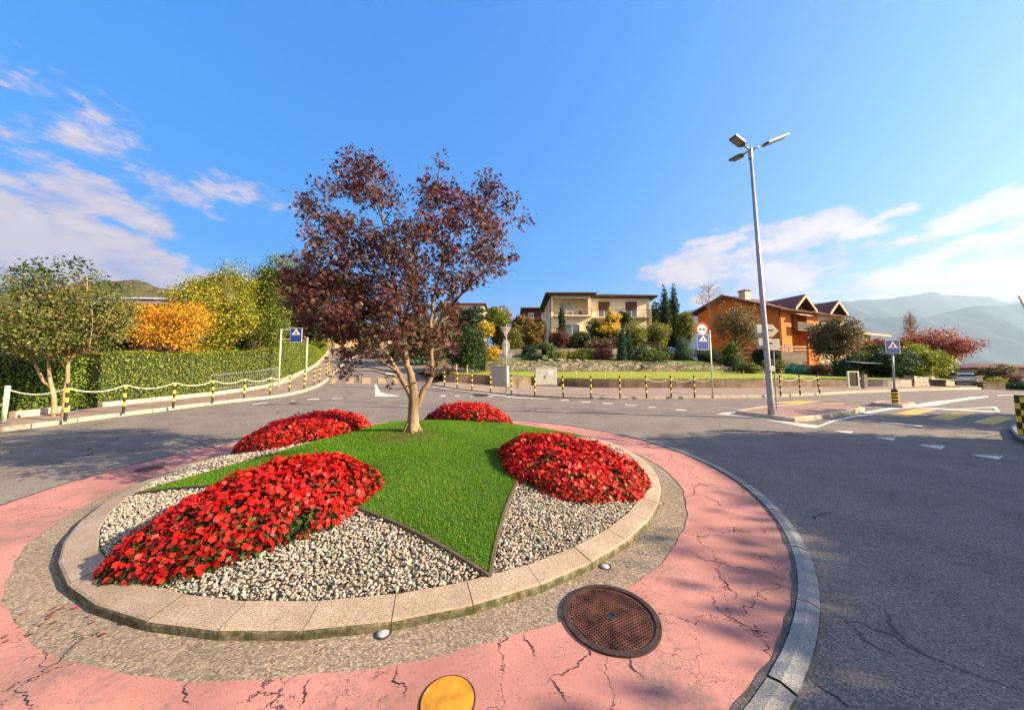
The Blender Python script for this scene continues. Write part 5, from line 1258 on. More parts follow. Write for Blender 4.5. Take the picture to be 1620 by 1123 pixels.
# striped beacon with crossing sign on the small island
g = G(1417, 638.5, .12); e = empty('striped_beacon', g, 'short thick yellow and black striped post under the right crossing sign', 'bollard')
hB = .56
mb = MB(); mb.tube([(g[0], g[1], g[2] - .02), (g[0], g[1], g[2] + hB)], .105, 20); mb.build('post', 'rust_dark', e)
for z0 in (.02, .15, .28, .41):
    mb = MB(); mb.tube([(g[0], g[1], g[2] + z0), (g[0], g[1], g[2] + z0 + .065)], .108, 20); mb.build('band', 'yellow_paint', e)
mb = MB(); mb.sphere((g[0], g[1], g[2] + hB), (.105, .105, .05), 16, 6); mb.build('cap', 'lamp_dark', e, smooth=True)
ts = P(1410, 549.5, g[1]); mb = MB(); mb.tube([(g[0], g[1], g[2] + hB), (ts[0] + .03, g[1], ts[2])], .035, 10); mb.build('pole', 'galvanised', e, smooth=True)
crossing_sign((ts[0], g[1] - .06, ts[2] + .02), math.radians(-4), .27, .285, 'blue crossing sign above the striped beacon on the right', .06)
# right edge: large yellow and black guide post with a sign
g = G(1631, 690, .12); e = empty('guide_post', g, 'thick black guide post with yellow blocks at the right edge', 'bollard')
zt2 = P(1622, 625, g[1])[2]; mb = MB(); mb.tube([(g[0], g[1], g[2] - .02), (g[0], g[1], zt2)], .16, 24); mb.build('post', 'black_paint', e)
hh = (zt2 - g[2])
for r_ in range(6):
    for c_ in range(6):
        if (r_ + c_) % 2: continue
        mb = MB(); z0 = g[2] + hh*(r_ + .15)/6.3; a0 = c_*PI/3; pts = []
        for k in range(5): a = a0 + PI/3*k/4; pts.append((a, z0))
        vs = [(g[0] + .1635*math.cos(a), g[1] + .1635*math.sin(a), z) for a, z in pts] + [(g[0] + .1635*math.cos(a), g[1] + .1635*math.sin(a), z + hh/6.3*.9) for a, z in pts]
        mb.add(vs, [(k, k+1, k+6, k+5) for k in range(4)]); mb.build('block', 'yellow_paint', e)
ts = P(1640, 475, g[1]); mb = MB(); mb.tube([(g[0], g[1], zt2), (g[0] + .45, g[1], ts[2])], .03, 8); mb.build('pole', 'galvanised', e)
tl = P(1601, 470, g[1] - .05); e = empty('give_way_sign', (tl[0] + .4, tl[1], tl[2] - .7), 'dark triangular sign corner cut off by the right edge', 'traffic sign')
B_ = frame_at((tl[0] + .45, tl[1], tl[2] - .33), math.radians(10)); mb = MB(); flat(mb, B_, [(-.45, .32), (-.42, .27), (-.02, -.42), (.02, -.42), (.42, .27), (.45, .32), (.42, .345), (-.42, .345)], 0, .03); mb.build('frame', 'white_paint', e)
mb = MB(); flat(mb, B_, [(-.40, .30), (0, -.38), (.40, .30)], .005, .004); mb.build('panel', 'black_paint', e)
# ------------------------------------------------------------------ back: walls, lawn, garden slope
seg = [(-5.5, 0)]
wl_ = resample(wall_line, 160)
WX = wl_[:, 0]; WY = wl_[:, 1]
rw = pick(wall_line, 699, 1352, 90)
hgt = np.interp(rw[:, 0], [-5, -1, 3, 7, 16, 25], [.55, .62, .6, .62, .58, .5])
wall_on('retaining_wall', 'long low brown concrete wall below the strip of lawn', rw, .28, list(hgt), 'concrete_dark', side=1, joints=9, z_add=.1)
rw2 = pick(wall_line, 1369, 1444, 14)
wall_on('garden_wall', 'short low grey wall right of the green framed gate', rw2, .28, .5, 'concrete', side=1, z_add=.1)
rw3 = pick(wall_line, 1446, 1511, 14)
wall_on('block_wall', 'pale stone block wall at the end of the pavement, right of the hedge', rw3, .5, list(np.linspace(.78, .5, 14)), 'block_stone', side=1, z_add=.1)
def kk(x): return 1 - sstep(19, 28, x)
def wallY(x): return float(np.interp(x, WX, WY))
LAWN_Y = lambda x: 30.0 if x < 22 else 30.0 + (x - 22) * .25
def garden_z(x, y):
    y0 = max(wallY(x) + .14, 0) if x < 30 else max(wallY(min(x, 34)) + .2, (x / 1.36)); z0 = gz(x, y0) + .64
    y1 = max(LAWN_Y(x), y0 + 2.5); k = kk(x); z1 = 2.38 * k + (2.15) * (1 - k)
    if y < y1: return z0 + (z1 - z0) * max(0, (y - y0)) / (y1 - y0)
    if k > 0: step = .86 * (1 - sstep(17, 20, x)) * sstep(-3.5, -2.5, x)
    else: step = 0
    zz = z1 + step * sstep(y1 + .1, y1 + .35, y)
    hill = np.interp(y, [y1, 33.8, 44, 62, 80], [0, .75, 3.1, 4.2, 4.6]) * k + np.interp(y, [y1, 36, 44, 80], [0, .5, .9, 1.5]) * (1 - k)
    return zz + hill
rows = []; NY = 60; NXg = 120
def xl(y): return -5.2 - max(0, y - 22) * .50
def xr(y): return 44.0 if y > 30 else 40
V = []; F = []
for j in range(NY):
    tt = j / (NY - 1)
    for i in range(NXg):
        u = i / (NXg - 1)
        x_ = -5.2 + u * 47
        ys_ = wallY(x_) + .15 if x_ < 33.4 else max(wallY(33.4) + .15, x_ / 1.375)
        yl_ = max(LAWN_Y(x_), ys_ + 2.5)
        y = ys_ + (yl_ - .02 - ys_) * j / 7 if j < 8 else yl_ + .37 + (80 - yl_ - .37) * ((j - 8) / (NY - 9)) ** 1.5
        x = xl(y) * (1-u) + (x_ if u > .02 else x_) * u if u < .1 else x_
        if u < .1: x = xl(y) + (x_ + 5.2) / 4.7 * (-.5 - xl(y))
        V.append((x, y, garden_z(x, y)))
for j in range(NY - 1):
    for i in range(NXg - 1): a = j*NXg + i; F.append((a, a+1, a+NXg+1, a+NXg))
V = np.array(V); F = np.array(F); cy = V[F].mean(1); islawn = np.array([(i_ // (NXg-1)) < 7 and c[0] < 27 for i_, c in enumerate(cy)])
structure(np_mesh('lawn', V, F[islawn], 'lawn', smooth=True)); structure(np_mesh('garden_slope', V, F[~islawn], 'slope', smooth=True))
def gzz(x, y): return garden_z(x, y)
# lawn tufts spilling over the wall top
n = 9000; s = rng.random(n); X = np.interp(s, np.linspace(0, 1, len(rw)), rw[:, 0]); Y = np.interp(s, np.linspace(0, 1, len(rw)), rw[:, 1]) + .22 + rng.exponential(.25, n)
Z = np.array([garden_z(x, y) for x, y in zip(X, Y)]); base = np.stack([X, Y, Z - .02], 1); wv = np.stack([np.full(n, .012), 0*X, 0*X], 1); tip = base + np.stack([rng.normal(0, .03, n), rng.normal(-.02, .03, n), rng.uniform(.04, .13, n)], 1)
V = np.stack([base - wv, base + wv, tip], 1).reshape(-1, 3)
tag(np_mesh('grass', V, np.arange(3*n).reshape(-1, 3), 'blade', palette([(0.12, .17, .02), (.2, .2, .05), (.07, .12, .02)], n, .2)), 'longer grass tufts along the top of the low brown wall', 'grass', kind='stuff')
# stone walls in the garden
def stone_wall(label, pts, h0, h1, mat='dry_stone', w_=.35, capm=None):
    L = resample(pts, 30); h_ = np.linspace(h0, h1, 30); mb = MB(); O = offset(L, w_)
    for i in range(30):
        z = garden_z(L[i][0], L[i][1] - .3); mb.v += [(L[i][0], L[i][1], z - .2), (L[i][0], L[i][1], z + h_[i]), (O[i][0], O[i][1], z + h_[i]), (O[i][0], O[i][1], z - .2)]
    for i in range(29):
        for j in range(3): q = 4*i+j; mb.f.append((q, q+4, q+5, q+1)); mb.mi.append(0)
    mb.f += [(0, 1, 2, 3), (119, 118, 117, 116)]; mb.mi += [0, 0]
    return thing('stone_wall', mb, mat, (L[0][0], L[0][1], garden_z(L[0][0], L[0][1] - .3)), label, 'wall', 'stone terrace walls in the garden')
stone_wall('long pale dry stone wall at the top of the lawn', [(-2.4, 30), (8, 30), (15.3, 30)], .93, .93)
stone_wall('lower right part of the lawn stone wall, behind the no overtaking signpost', [(15.35, 30.05), (20.2, 30.1)], .66, .45)
stone_wall('upper stone terrace wall below the cream house, left part', [(-2.0, 34.2), (3.0, 34.2)], .75, .75, 'concrete')
stone_wall('upper stone terrace wall under the golden conifer', [(3.6, 34.8), (11.0, 34.8)], .8, .7)
# rocks on the wall
for i, px in enumerate((852, 869, 886, 893, 900, 912, 925)):
    q = P(px, 570.5, 30.5); bm = bmesh.new(); bmesh.ops.create_icosphere(bm, subdivisions=2, radius=.16 + .05*(i % 3)); mb = MB()
    mb.add([(q[0] + v.co.x*1.4*(1+.2*math.sin(9*v.co.y+i)), q[1] + v.co.y, q[2] + v.co.z*.7*(1+.2*math.sin(7*v.co.x+i))) for v in bm.verts], [[a.index for a in f.verts] for f in bm.faces]); bm.free()
    thing('garden_rock', mb, 'dry_stone', (q[0], q[1], q[2] - .1), f'pale rock on the lawn stone wall, {ORD[i]} from the left', 'rock', 'pale rocks along the stone wall')
# thin fence stakes along the low wall
e0_ = None
for i, px in enumerate((722, 739, 912, 957.5, 999, 1039.5, 1076, 1110, 1144, 1177, 1208, 1237)):
    x = float(np.interp(px, [699, 1352], [0, 1])); k_ = pick(wall_line, px - 3, px + 3, 3)[1]; Yk = k_[1] + .35; q = P(px, 600, Yk); z = garden_z(q[0], Yk); loc = (q[0], Yk, z)
    lab = f'thin pale fence stake on the lawn edge, {ORD[i] if i < 13 else i} from the left'
    if e0_ is None:
        e0_ = empty('fence_stake', loc, lab, 'fence stake', 'thin stakes along the lawn'); mb = MB(); mb.tube([(q[0], Yk, z - .1), (q[0], Yk, z + .62)], .022, 6); mb.build('stake', 'wood_pale', e0_)
        mb = MB(); mb.tube([(q[0], Yk, z + .62), (q[0], Yk, z + .65)], [.03, .02], 6); mb.build('tip', 'wood_pale', e0_)
    else: copy_tree(e0_, loc, lab)
# small marker post by the cabinets
g = G(819, 613.5, .12); mb = MB(); mb.box((g[0]-.09, g[1]-.09, g[2]), (g[0]+.09, g[1]+.09, g[2] + .62)); mb.tube([(g[0], g[1], g[2]+.62), (g[0], g[1], g[2]+1.25)], .012, 6)
thing('marker_post', mb, 'concrete', g, 'small concrete marker post between the two cabinets', 'post')
# cabinets
def cabinet(pxl, pxr, pt, pb, Y, label, mat, door=True, yaw=0.0, depth=.45):
    a = P(pxl, pb, Y); b = P(pxr, pb, Y); t = P(pxl, pt, Y); w_ = (b[0]-a[0]); h = t[2] - a[2]; c = ((a[0]+b[0])/2, Y, a[2]); e = empty('utility_cabinet', c, label, 'cabinet', None, yaw)
    mb = MB(); mb.box((-w_/2+.03, .03, -.12), (w_/2-.03, depth-.03, .10)); mb.build('plinth', 'cabinet_shade', e, local=True)
    mb = MB(); mb.box((-w_/2, 0, .10), (w_/2, depth, h-.05)); mb.build('body', mat, e, local=True, bevel=.01)
    mb = MB(); mb.box((-w_/2-.03, -.03, h-.05), (w_/2+.03, depth+.03, h)); mb.build('lid', mat, e, local=True, bevel=.012)
    if door:
        for s in (-1, 1):
            mb = MB(); x0, x1 = (-w_/2+.02, -.006) if s < 0 else (.006, w_/2-.02); mb.box((x0, -.014, .14), (x1, -.002, h-.09)); d = mb.build('door', mat, e, local=True, bevel=.004)
            if s < 0: mb = MB(); mb.box((-.07, -.04, h*.42), (-.04, -.016, h*.58)); mb.build('handle', 'black_paint', d, local=True); mb = MB(); mb.box((-w_*.3, -.02, h*.70), (-w_*.23, -.0155, h*.78)); mb.build('badge', 'sign_grey', d, local=True)
            else: mb = MB(); mb.box((w_*.10, -.02, h*.60), (w_*.34, -.0155, h*.80)); mb.build('label_plate', 'white_paint', d, local=True)
    else:
        mb = MB(); mb.box((-w_/2+.03, -.012, .30), (w_/2-.03, -.002, h-.09)); mb.build('front_panel', mat, e, local=True, bevel=.004)
    return e
cabinet(776, 801, 579, 611.5, G(790, 611.5, .12)[1], 'grey blank faced cabinet beside the thin grey post', 'cabinet_shade', False, math.radians(-14), .75)
cabinet(847, 881, 580.5, 611.5, G(865, 612, .12)[1], 'pale two door utility cabinet with a white label', 'cabinet_grey', True, 0, .5)

# ------------------------------------------------------------------ cream house
def wins(e, x0, x1, z0, z1, y, mode='panes', frame='white_paint', pane='window_glass', name='window', mull=1):
    """window on the plane y=const facing -y, in local coordinates of e"""
    f = .07; mb = MB(); mb.box((x0, y-.05, z0), (x1, y-.004, z0+f)); mb.box((x0, y-.05, z1-f), (x1, y-.004, z1)); mb.box((x0, y-.05, z0+f), (x0+f, y-.004, z1-f)); mb.box((x1-f, y-.05, z0+f), (x1, y-.004, z1-f))
    for k in range(mull): xm = x0 + (x1-x0)*(k+1)/(mull+1); mb.box((xm-.04, y-.047, z0+f), (xm+.04, y-.006, z1-f))
    w_ = mb.build(name, frame, e, local=True); mb = MB(); mb.box((x0+f, y-.02, z0+f), (x1-f, y-.008, z1-f)); mb.build('pane', pane, w_, local=True); return w_
H0 = empty('cream_house', (5.3, 45.0, 7.0), 'cream two storey house with balconies and a low brown hip roof', 'house')
W1, W2, DP = 5.4, 14.0, 9.2; Z1, Z2 = 3.25, 6.05   # local heights: first floor slab, eaves
mb = MB()
mb.box((0, 0, -1.2), (W1, .3, Z1)); mb.box((0, .3, -1.2), (.3, DP, Z2)); mb.box((W1-.3, .3, -1.2), (W1, 2.2, Z2)); mb.box((0, 0, Z1), (.32, .3, Z2)); mb.box((W1-.32, 0, Z1), (W1, .3, Z2)); mb.box((.3, 2.0, Z1), (W1-.3, 2.2, Z2)); mb.box((.32, 0, Z2-.22), (W1-.32, .3, Z2))
mb.box((.3, .3, Z1-.1), (W1-.3, 2.0, Z1+.02)); mb.box((W1, 1.3, -1.2), (W2, 1.6, Z2)); mb.box((W2-.3, 1.6, -1.2), (W2, DP, Z2)); mb.box((.3, DP-.3, -1.2), (W2-.3, DP, Z2))
mb.build('wall', 'cream_render', H0, local=True)
def balcony(e, x0, x1, y0, y1, z, slab='cream_pale', curve=0, rails='lamp_dark', nb=26):
    mb = MB(); mb.box((x0, y0, z-.16), (x1, y1, z)); b = mb.build('balcony', slab, e, local=True); mb = MB(); H_ = 1.0
    mb.tube([(x0+.04, y1, z+H_), (x0+.04, y0+.05, z+H_), (x1-.04, y0+.05, z+H_), (x1-.04, y1, z+H_)], .025, 6)
    n = int((x1-x0)/.14)
    for i in range(n+1): x = x0+.04 + (x1-x0-.08)*i/n; mb.tube([(x, y0+.05, z), (x, y0-.03 if curve else y0+.05, z+.35), (x, y0+.05, z+H_)], .010, 4)
    m = int((y1-y0)/.14)
    for i in range(m): y = y0+.05 + (y1-y0-.05)*i/max(1, m)
    for s in (x0+.04, x1-.04):
        for i in range(1, m): y = y0+.05 + (y1-y0-.05)*i/m; mb.tube([(s, y, z), (s, y, z+H_)], .010, 4)
    mb.build('railing', rails, b, local=True); return b
balcony(H0, .35, W1+.02, -.75, -.003, Z1+.02, curve=1); balcony(H0, W1+.1, W2-.2, .1, 1.297, Z1-.05, nb=50)
wins(H0, 1.35, 3.45, Z1+.05, Z1+2.2, 2.0, pane='window_pale', name='glass_door', mull=1)
w_ = wins(H0, 1.75, 3.9, .55, 2.15, 0, pane='window_glass', mull=1)
mb = MB(); mb.box((1.7, -.12, .42), (3.95, -.004, .53)); mb.build('sill', 'cream_pale', H0, local=True)
for x0 in (6.75, 10.55):
    wins(H0, x0, x0+1.65, Z1-.03, Z1+2.3, 1.3, mull=1, name='balcony_door'); mb = MB(); mb.box((x0+.03, 1.215, Z1+1.05), (x0+1.62, 1.247, Z1+2.28)); mb.build('roller_shutter', 'shutter_brown', H0, local=True)
for (y0, z0, dz) in ((1.3, 4.0, 1.5), (3.6, 3.9, 1.5), (5.6, 4.0, 1.3), (1.6, .6, 1.3)):
    mb = MB(); mb.box((-.05, y0, z0), (-.004, y0+.75, z0+dz)); f = mb.build('side_window', 'white_paint', H0, local=True); mb = MB(); mb.box((-.058, y0+.07, z0+.07), (-.052, y0+.68, z0+dz-.07)); mb.build('pane', 'window_glass', f, local=True)
# awning valance over the loggia, hanging lamp, table and chair
mb = MB()
for i in range(22): x = .5 + i*.2; mb.box((x, -.06, Z2-.42), (x+.17, -.03, Z2-.24))
mb.build('awning_fringe', 'cloth_white', H0, local=True)
mb = MB(); mb.tube([(2.6, .9, Z2-.25), (2.6, .9, Z2-.75)], .015, 5); mb.sphere((2.6, .9, Z2-.85), .13, 10, 6); mb.build('hanging_lamp', 'lamp_dark', H0, local=True)
def tpart(loc, lab, nm, cat_, f, rz=0):
    e_ = empty(nm, (5.3+loc[0], 45+loc[1], 7.0+loc[2]), lab, cat_, None, rz); f(e_); return e_
def table_(e_):
    mb = MB(); mb.box((-.5, -.35, .70), (.5, .35, .74)); mb.build('tabletop', 'white_paint', e_, local=True)
    for sx in (-.42, .42):
        for sy in (-.28, .28): mb = MB(); mb.tube([(sx, sy, 0), (sx, sy, .70)], .025, 6); mb.build('leg', 'white_paint', e_, local=True)
def chair_(e_):
    mb = MB(); mb.box((-.24, -.24, .40), (.24, .24, .45)); mb.build('seat', 'lamp_dark', e_, local=True); mb = MB(); mb.box((-.24, .2, .45), (.24, .25, .92)); mb.build('backrest', 'lamp_dark', e_, local=True)
    for sx in (-.2, .2):
        for sy in (-.2, .2): mb = MB(); mb.tube([(sx, sy, 0), (sx, sy, .40)], .02, 6); mb.build('leg', 'lamp_dark', e_, local=True)
tpart((2.6, .7, Z1+.02), 'white table on the balcony of the cream house', 'balcony_table', 'table', table_)
tpart((4.3, .8, Z1+.02), 'dark chair on the balcony, right of the white table', 'balcony_chair', 'chair', chair_, .5)
# downpipe
mb = MB(); mb.tube([(-.07, -.07, -1), (-.07, -.07, Z2)], .05, 8); mb.build('downpipe', 'wood_dark', H0, local=True)
mb = MB(); mb.tube([(W2+.08, 1.22, -1), (W2+.08, 1.22, Z2-.5), (W2+.65, .9, Z2-.05)], .05, 8); mb.build('downpipe', 'cream_pale', H0, local=True)
# hip roof: eaves slab + slopes
ov = .85
def hiproof(e, x0, x1, y0, y1, z, rise, mat, eave='wood_dark', ridge=None):
    mb = MB(); mb.box((x0, y0, z), (x1, y1, z+.10)); mb.build('eaves', eave, e, local=True)
    w_ = (y1-y0)/2; rx0, rx1 = (x0+w_, x1-w_) if ridge is None else ridge; ym = (y0+y1)/2; zz = z+.104
    v = [(x0-.05, y0-.05, zz), (x1+.05, y0-.05, zz), (x1+.05, y1+.05, zz), (x0-.05, y1+.05, zz), (x0-.05, y0-.05, zz+.12), (x1+.05, y0-.05, zz+.12), (x1+.05, y1+.05, zz+.12), (x0-.05, y1+.05, zz+.12), (rx0, ym, zz+rise), (rx1, ym, zz+rise)]
    mb = MB(); mb.add(v, [(3,2,1,0), (0,1,5,4), (1,2,6,5), (2,3,7,6), (3,0,4,7), (4,5,9,8), (5,6,9), (6,7,8,9), (7,4,8)]); return mb.build('roof', mat, e, local=True)
hiproof(H0, -.75, W1+.6, -.95, DP+.8, Z2+.02, 1.35, 'roof_dark', ridge=(2.2, 3.4))
hiproof(H0, W1-2.0, W2+.8, .45, DP+.75, Z2-.02, 1.5, 'roof_dark', ridge=(6.0, 9.9))
# graffiti-like dark climbing plant on the side wall
mb = MB(); 
for k, (y, z) in enumerate([(1.0, -.2), (1.0, .35), (1.6, .1), (1.6, .6), (2.2, .3)]): mb.sphere((-.08, y, z), (.07, .22, .35), 8, 6)
mb.build('climbing_plant', 'stem_dark', H0, local=True)

# ------------------------------------------------------------------ orange row of houses
OA = math.atan2(.37, .93)
def rot_house(name, loc, rz, label): return empty(name, loc, label, 'house', None, rz)
zb_o = 4.55; H1 = rot_house('orange_house', (32.2, 40.0, zb_o), OA, 'bright orange house with brown gabled roof and wooden balcony')
EZ = 10.35 - zb_o; DPo = 11.0; FW = 10.2
mb = MB(); mb.box((0, 0, -2.2), (2.35, .3, EZ)); mb.box((5.6, 0, -2.2), (7.9, .3, EZ)); mb.box((2.35, 1.0, -2.2), (5.6, 1.3, EZ+.9)); mb.box((2.05, .3, -2.2), (2.35, 1.3, EZ)); mb.box((5.6, .3, -2.2), (5.9, 1.3, EZ)); mb.box((2.35, 0, EZ-.35), (5.6, .3, EZ))
# gable end wall (facing left): pentagon with asymmetric roof
RY = 6.4; RZ = 13.35 - zb_o; LZ = 11.75 - zb_o
pent = [(.3, -2.2), (DPo, -2.2), (DPo, LZ-.25), (RY, RZ-.25), (.3, EZ-.03)]
k = len(pent); v = [(0, y, z) for y, z in pent] + [(.3, y, z) for y, z in pent]
mb.add(v, [tuple(range(k)), tuple(range(2*k-1, k-1, -1))] + [(i, k+i, k+(i+1) % k, (i+1) % k) for i in range(k)])
mb.build('wall', 'orange_render', H1, local=True)
mb = MB(); mb.box((7.9, 0, -2.2), (14.0, .3, EZ)); mb.box((13.7, .3, -2.2), (14.0, DPo-1, EZ)); mb.build('neighbour_wall', 'beige_render', H1, local=True)
# main roof
def roofslab(e, quad, th, mat, name='roof'):
    mb = MB(); mb.slab(quad, th); return mb.build(name, mat, e, local=True)
ox = .9
roofslab(H1, [(-ox, -.9, EZ-.3), (14.6, -.9, EZ-.3), (14.6, RY, RZ), (-ox, RY, RZ)], .16, 'roof_brown')
roofslab(H1, [(-ox, RY, RZ), (14.6, RY, RZ), (14.6, DPo+1.0, LZ-.15), (-ox, DPo+1.0, LZ-.15)], .16, 'roof_brown')
# rafters under the verge
mb = MB(); 
for (a, b) in (((-ox+.02, -.9, EZ-.48), (-ox+.02, RY, RZ-.18)), ((-ox+.02, RY, RZ-.18), (-ox+.02, DPo+1, LZ-.33))):
    mb.slab([a, (a[0]+.12, a[1], a[2]), (b[0]+.12, b[1], b[2]), b], .16)
for i in range(13): 
    y = -.6 + i*(DPo+1.2)/12.5; z = EZ-.3 + (RZ-EZ+.3)*(y+.9)/(RY+.9) if y < RY else RZ + (LZ-.15-RZ)*(y-RY)/(DPo+1-RY)
    mb.box((-ox+.15, y, z-.36), (-.003, y+.12, z-.20))
mb.build('rafter', 'wood_dark', H1, local=True)
# cross gables
def cross_gable(e, x0, x1, apex_z, foot_z, y_front, y_back):
    xm = (x0+x1)/2; th = .13
    roofslab(e, [(x0-.35, y_front, foot_z-.25), (xm, y_front, apex_z), (xm, y_back, apex_z), (x0-.35, y_back, foot_z-.25)][::-1], th, 'roof_brown')
    roofslab(e, [(xm, y_front, apex_z), (x1+.35, y_front, foot_z-.25), (x1+.35, y_back, foot_z-.25), (xm, y_back, apex_z)][::-1], th, 'roof_brown')
    mb = MB()
    for (a, b) in (((x0-.35, foot_z-.25), (xm, apex_z)), ((xm, apex_z), (x1+.35, foot_z-.25))):
        v = [(a[0], y_front-.05, a[1]-.26), (b[0], y_front-.05, b[1]-.26), (b[0], y_front-.05, b[1]+.02), (a[0], y_front-.05, a[1]+.02)]; v += [(x, y_front-.003, z) for x, _, z in v]
        mb.add(v, [(0,1,2,3), (7,6,5,4), (0,4,5,1), (1,5,6,2), (2,6,7,3), (3,7,4,0)])
    mb.build('bargeboard', 'wood_pale', e, local=True)
    mb = MB(); mb.add([(x0, y_front+.95, foot_z-.15), (x1, y_front+.95, foot_z-.15), (xm, y_front+.95, apex_z-.25), (x0, y_front+1.1, foot_z-.15), (x1, y_front+1.1, foot_z-.15), (xm, y_front+1.1, apex_z-.25)], [(0,1,2), (5,4,3), (0,3,4,1), (1,4,5,2), (2,5,3,0)]); mb.build('gable_boards', 'wood_brown', e, local=True)
cross_gable(H1, 1.9, 5.5, 12.0-zb_o, EZ+.12, -1.0, 4.5); cross_gable(H1, 9.1, 12.5, 11.85-zb_o, EZ+.05, -1.0, 4.5)
mb = MB(); mb.box((.9, 4.4, RZ-.9), (1.9, 5.3, RZ+.25)); ch = mb.build('chimney', 'beige_render', H1, local=True); mb = MB(); mb.box((.8, 4.3, RZ+.25), (2.0, 5.4, RZ+.40)); mb.build('chimney_cap', 'roof_brown', ch, local=True)
wins(H1, 2.5, 4.7, EZ-2.35, EZ-.45, 1.0, pane='window_glass', frame='shutter_brown', name='glass_door', mull=2)
wins(H1, 2.6, 4.6, .1, 1.9, 1.0, pane='window_glass', frame='shutter_brown', name='glass_door', mull=1)
wins(H1, .75, 1.5, 0, 1.35, 0, pane='window_glass', frame='shutter_brown', mull=0, name='window')
mb = MB(); mb.slab([(2.2, -1.0, EZ-.85), (5.0, -1.0, EZ-.85), (5.0, .3, EZ-.30), (2.2, .3, EZ-.30)], .04); mb.build('awning', 'cloth_white', H1, local=True)
mb = MB(); mb.box((2.3, -.7, EZ-2.75), (5.65, .95, EZ-2.6)); bb = mb.build('balcony', 'wood_brown', H1, local=True); mb = MB()
for i in range(7): mb.box((2.3, -.7, EZ-2.58 + i*.135), (5.65, -.66, EZ-2.46 + i*.135))
mb.build('balcony_boards', 'wood_dark', bb, local=True)
mb = MB(); mb.box((5.7, -.6, EZ-2.75), (8.4, -.003, EZ-2.6)); bb = mb.build('balcony', 'concrete_pale', H1, local=True); mb = MB()
for i in range(3): mb.box((5.7, -.6, EZ-2.4 + i*.28), (8.4, -.56, EZ-2.25 + i*.28))
mb.build('rail_boards', 'wood_rail', bb, local=True)
mb = MB(); mb.tube([(.12, -.08, -2), (.12, -.08, EZ-.3)], .06, 8); mb.build('downpipe', 'rust', H1, local=True)
mb = MB(); mb.box((-.05, 2.0, 2.6), (-.004, 3.1, 4.0)); f = mb.build('side_window', 'shutter_brown', H1, local=True); mb = MB(); mb.box((-.058, 2.08, 2.68), (-.052, 3.02, 3.92)); mb.build('pane', 'window_glass', f, local=True)
# low farther house at the end of the row
H3 = rot_house('brown_roofed_house', (47.4, 46.2, 3.0), OA, 'far low house with shallow brown roof, right end of the row')
mb = MB(); mb.box((-1.5, 0, -1), (4.5, 7, 5.2)); mb.build('wall', 'beige_render', H3, local=True)
roofslab(H3, [(-2.3, -1.4, 5.0), (6.2, -1.4, 5.0), (6.2, 3.5, 6.5), (-2.3, 3.5, 6.5)], .16, 'roof_red'); roofslab(H3, [(-2.3, 3.5, 6.5), (6.2, 3.5, 6.5), (6.2, 8, 5.0), (-2.3, 8, 5.0)], .16, 'roof_red')
mb = MB(); mb.box((-2.3, -1.5, 4.72), (6.2, -1.404, 4.92)); mb.build('fascia', 'wood_pale', H3, local=True)
wins(H3, 1, 2.4, 2.6, 4.2, 0, frame='shutter_brown')
# concrete terrace with two rails
a = P(1237, 577, 36.6); b = P(1277, 577, 36.6); zt_ = P(1250, 557, 36.6)[2]; e = empty('concrete_terrace', (a[0], 36.6, a[2] - .8), 'raised concrete terrace with two wooden rails below the orange house', 'terrace')
mb = MB(); mb.box((a[0], 36.6, a[2]), (b[0], 39.4, zt_)); mb.build('parapet', 'concrete', e)
mb = MB(); mb.box((b[0]-.5, 36.61, a[2]-1.6), (b[0]-.02, 37.1, a[2]-.002)); mb.box((a[0]+.02, 36.61, a[2]-1.6), (a[0]+.3, 39.3, a[2]-.002)); mb.box((a[0]+.3, 39.0, a[2]-1.6), (b[0]-.02, 39.3, a[2]-.002)); mb.build('pillar', 'concrete', e)
for z in (zt_+.14, zt_+.48):
    mb = MB(); mb.box((a[0]-.1, 36.62, z), (b[0]+.05, 36.68, z+.20)); mb.build('rail', 'wood_rail', e)
mb = MB(); 
for x in np.linspace(a[0]+.1, b[0]-.1, 4): mb.box((x-.04, 36.69, zt_+.002), (x+.04, 36.76, zt_+.66))
mb.build('rail_post', 'wood_brown', e)
# dark timber pergola left of the terrace
a = P(1163, 567, 35.5); e = empty('timber_pergola', (a[0], 35.5, a[2]-1), 'dark timber pergola among shrubs left of the orange house terrace', 'pergola')
for z in (.1, .6, 1.1): 
    mb = MB(); mb.box((a[0], 35.5, a[2]+z-.1), (a[0]+2.4, 35.6, a[2]+z+.08)); mb.build('beam', 'wood_brown', e)
for x in (0, 1.2, 2.35): mb = MB(); mb.box((a[0]+x, 35.61, a[2]-1.2), (a[0]+x+.1, 35.7, a[2]+1.3)); mb.build('post', 'wood_dark', e)
# green covers
for i, (px, w_, h_) in enumerate([(1256, 1.0, .7), (1272, 1.1, .55), (1287, .9, .6)]):
    q = P(px, 596, 31.5); bm = bmesh.new(); bmesh.ops.create_icosphere(bm, subdivisions=3, radius=1); mb = MB(); z0 = garden_z(q[0], 31.5)
    mb.add([(q[0] + v.co.x*w_*.7*(1+.1*math.sin(8*v.co.z)), 31.5 + v.co.y*.6, z0 + max(-.1, v.co.z*h_ + .12*math.sin(7*v.co.x+i)*math.sin(6*v.co.y) + .25)) for v in bm.verts], [[a.index for a in f.verts] for f in bm.faces]); bm.free()
    thing('tarpaulin_heap', mb, 'green_tarp', (q[0], 31.5, z0), ['heap under green tarpaulin below the terrace, leftmost', 'low heap under green tarpaulin below the terrace, middle one', 'heap under green tarpaulin below the terrace, rightmost'][i], 'tarpaulin', 'heaps under green tarpaulin')
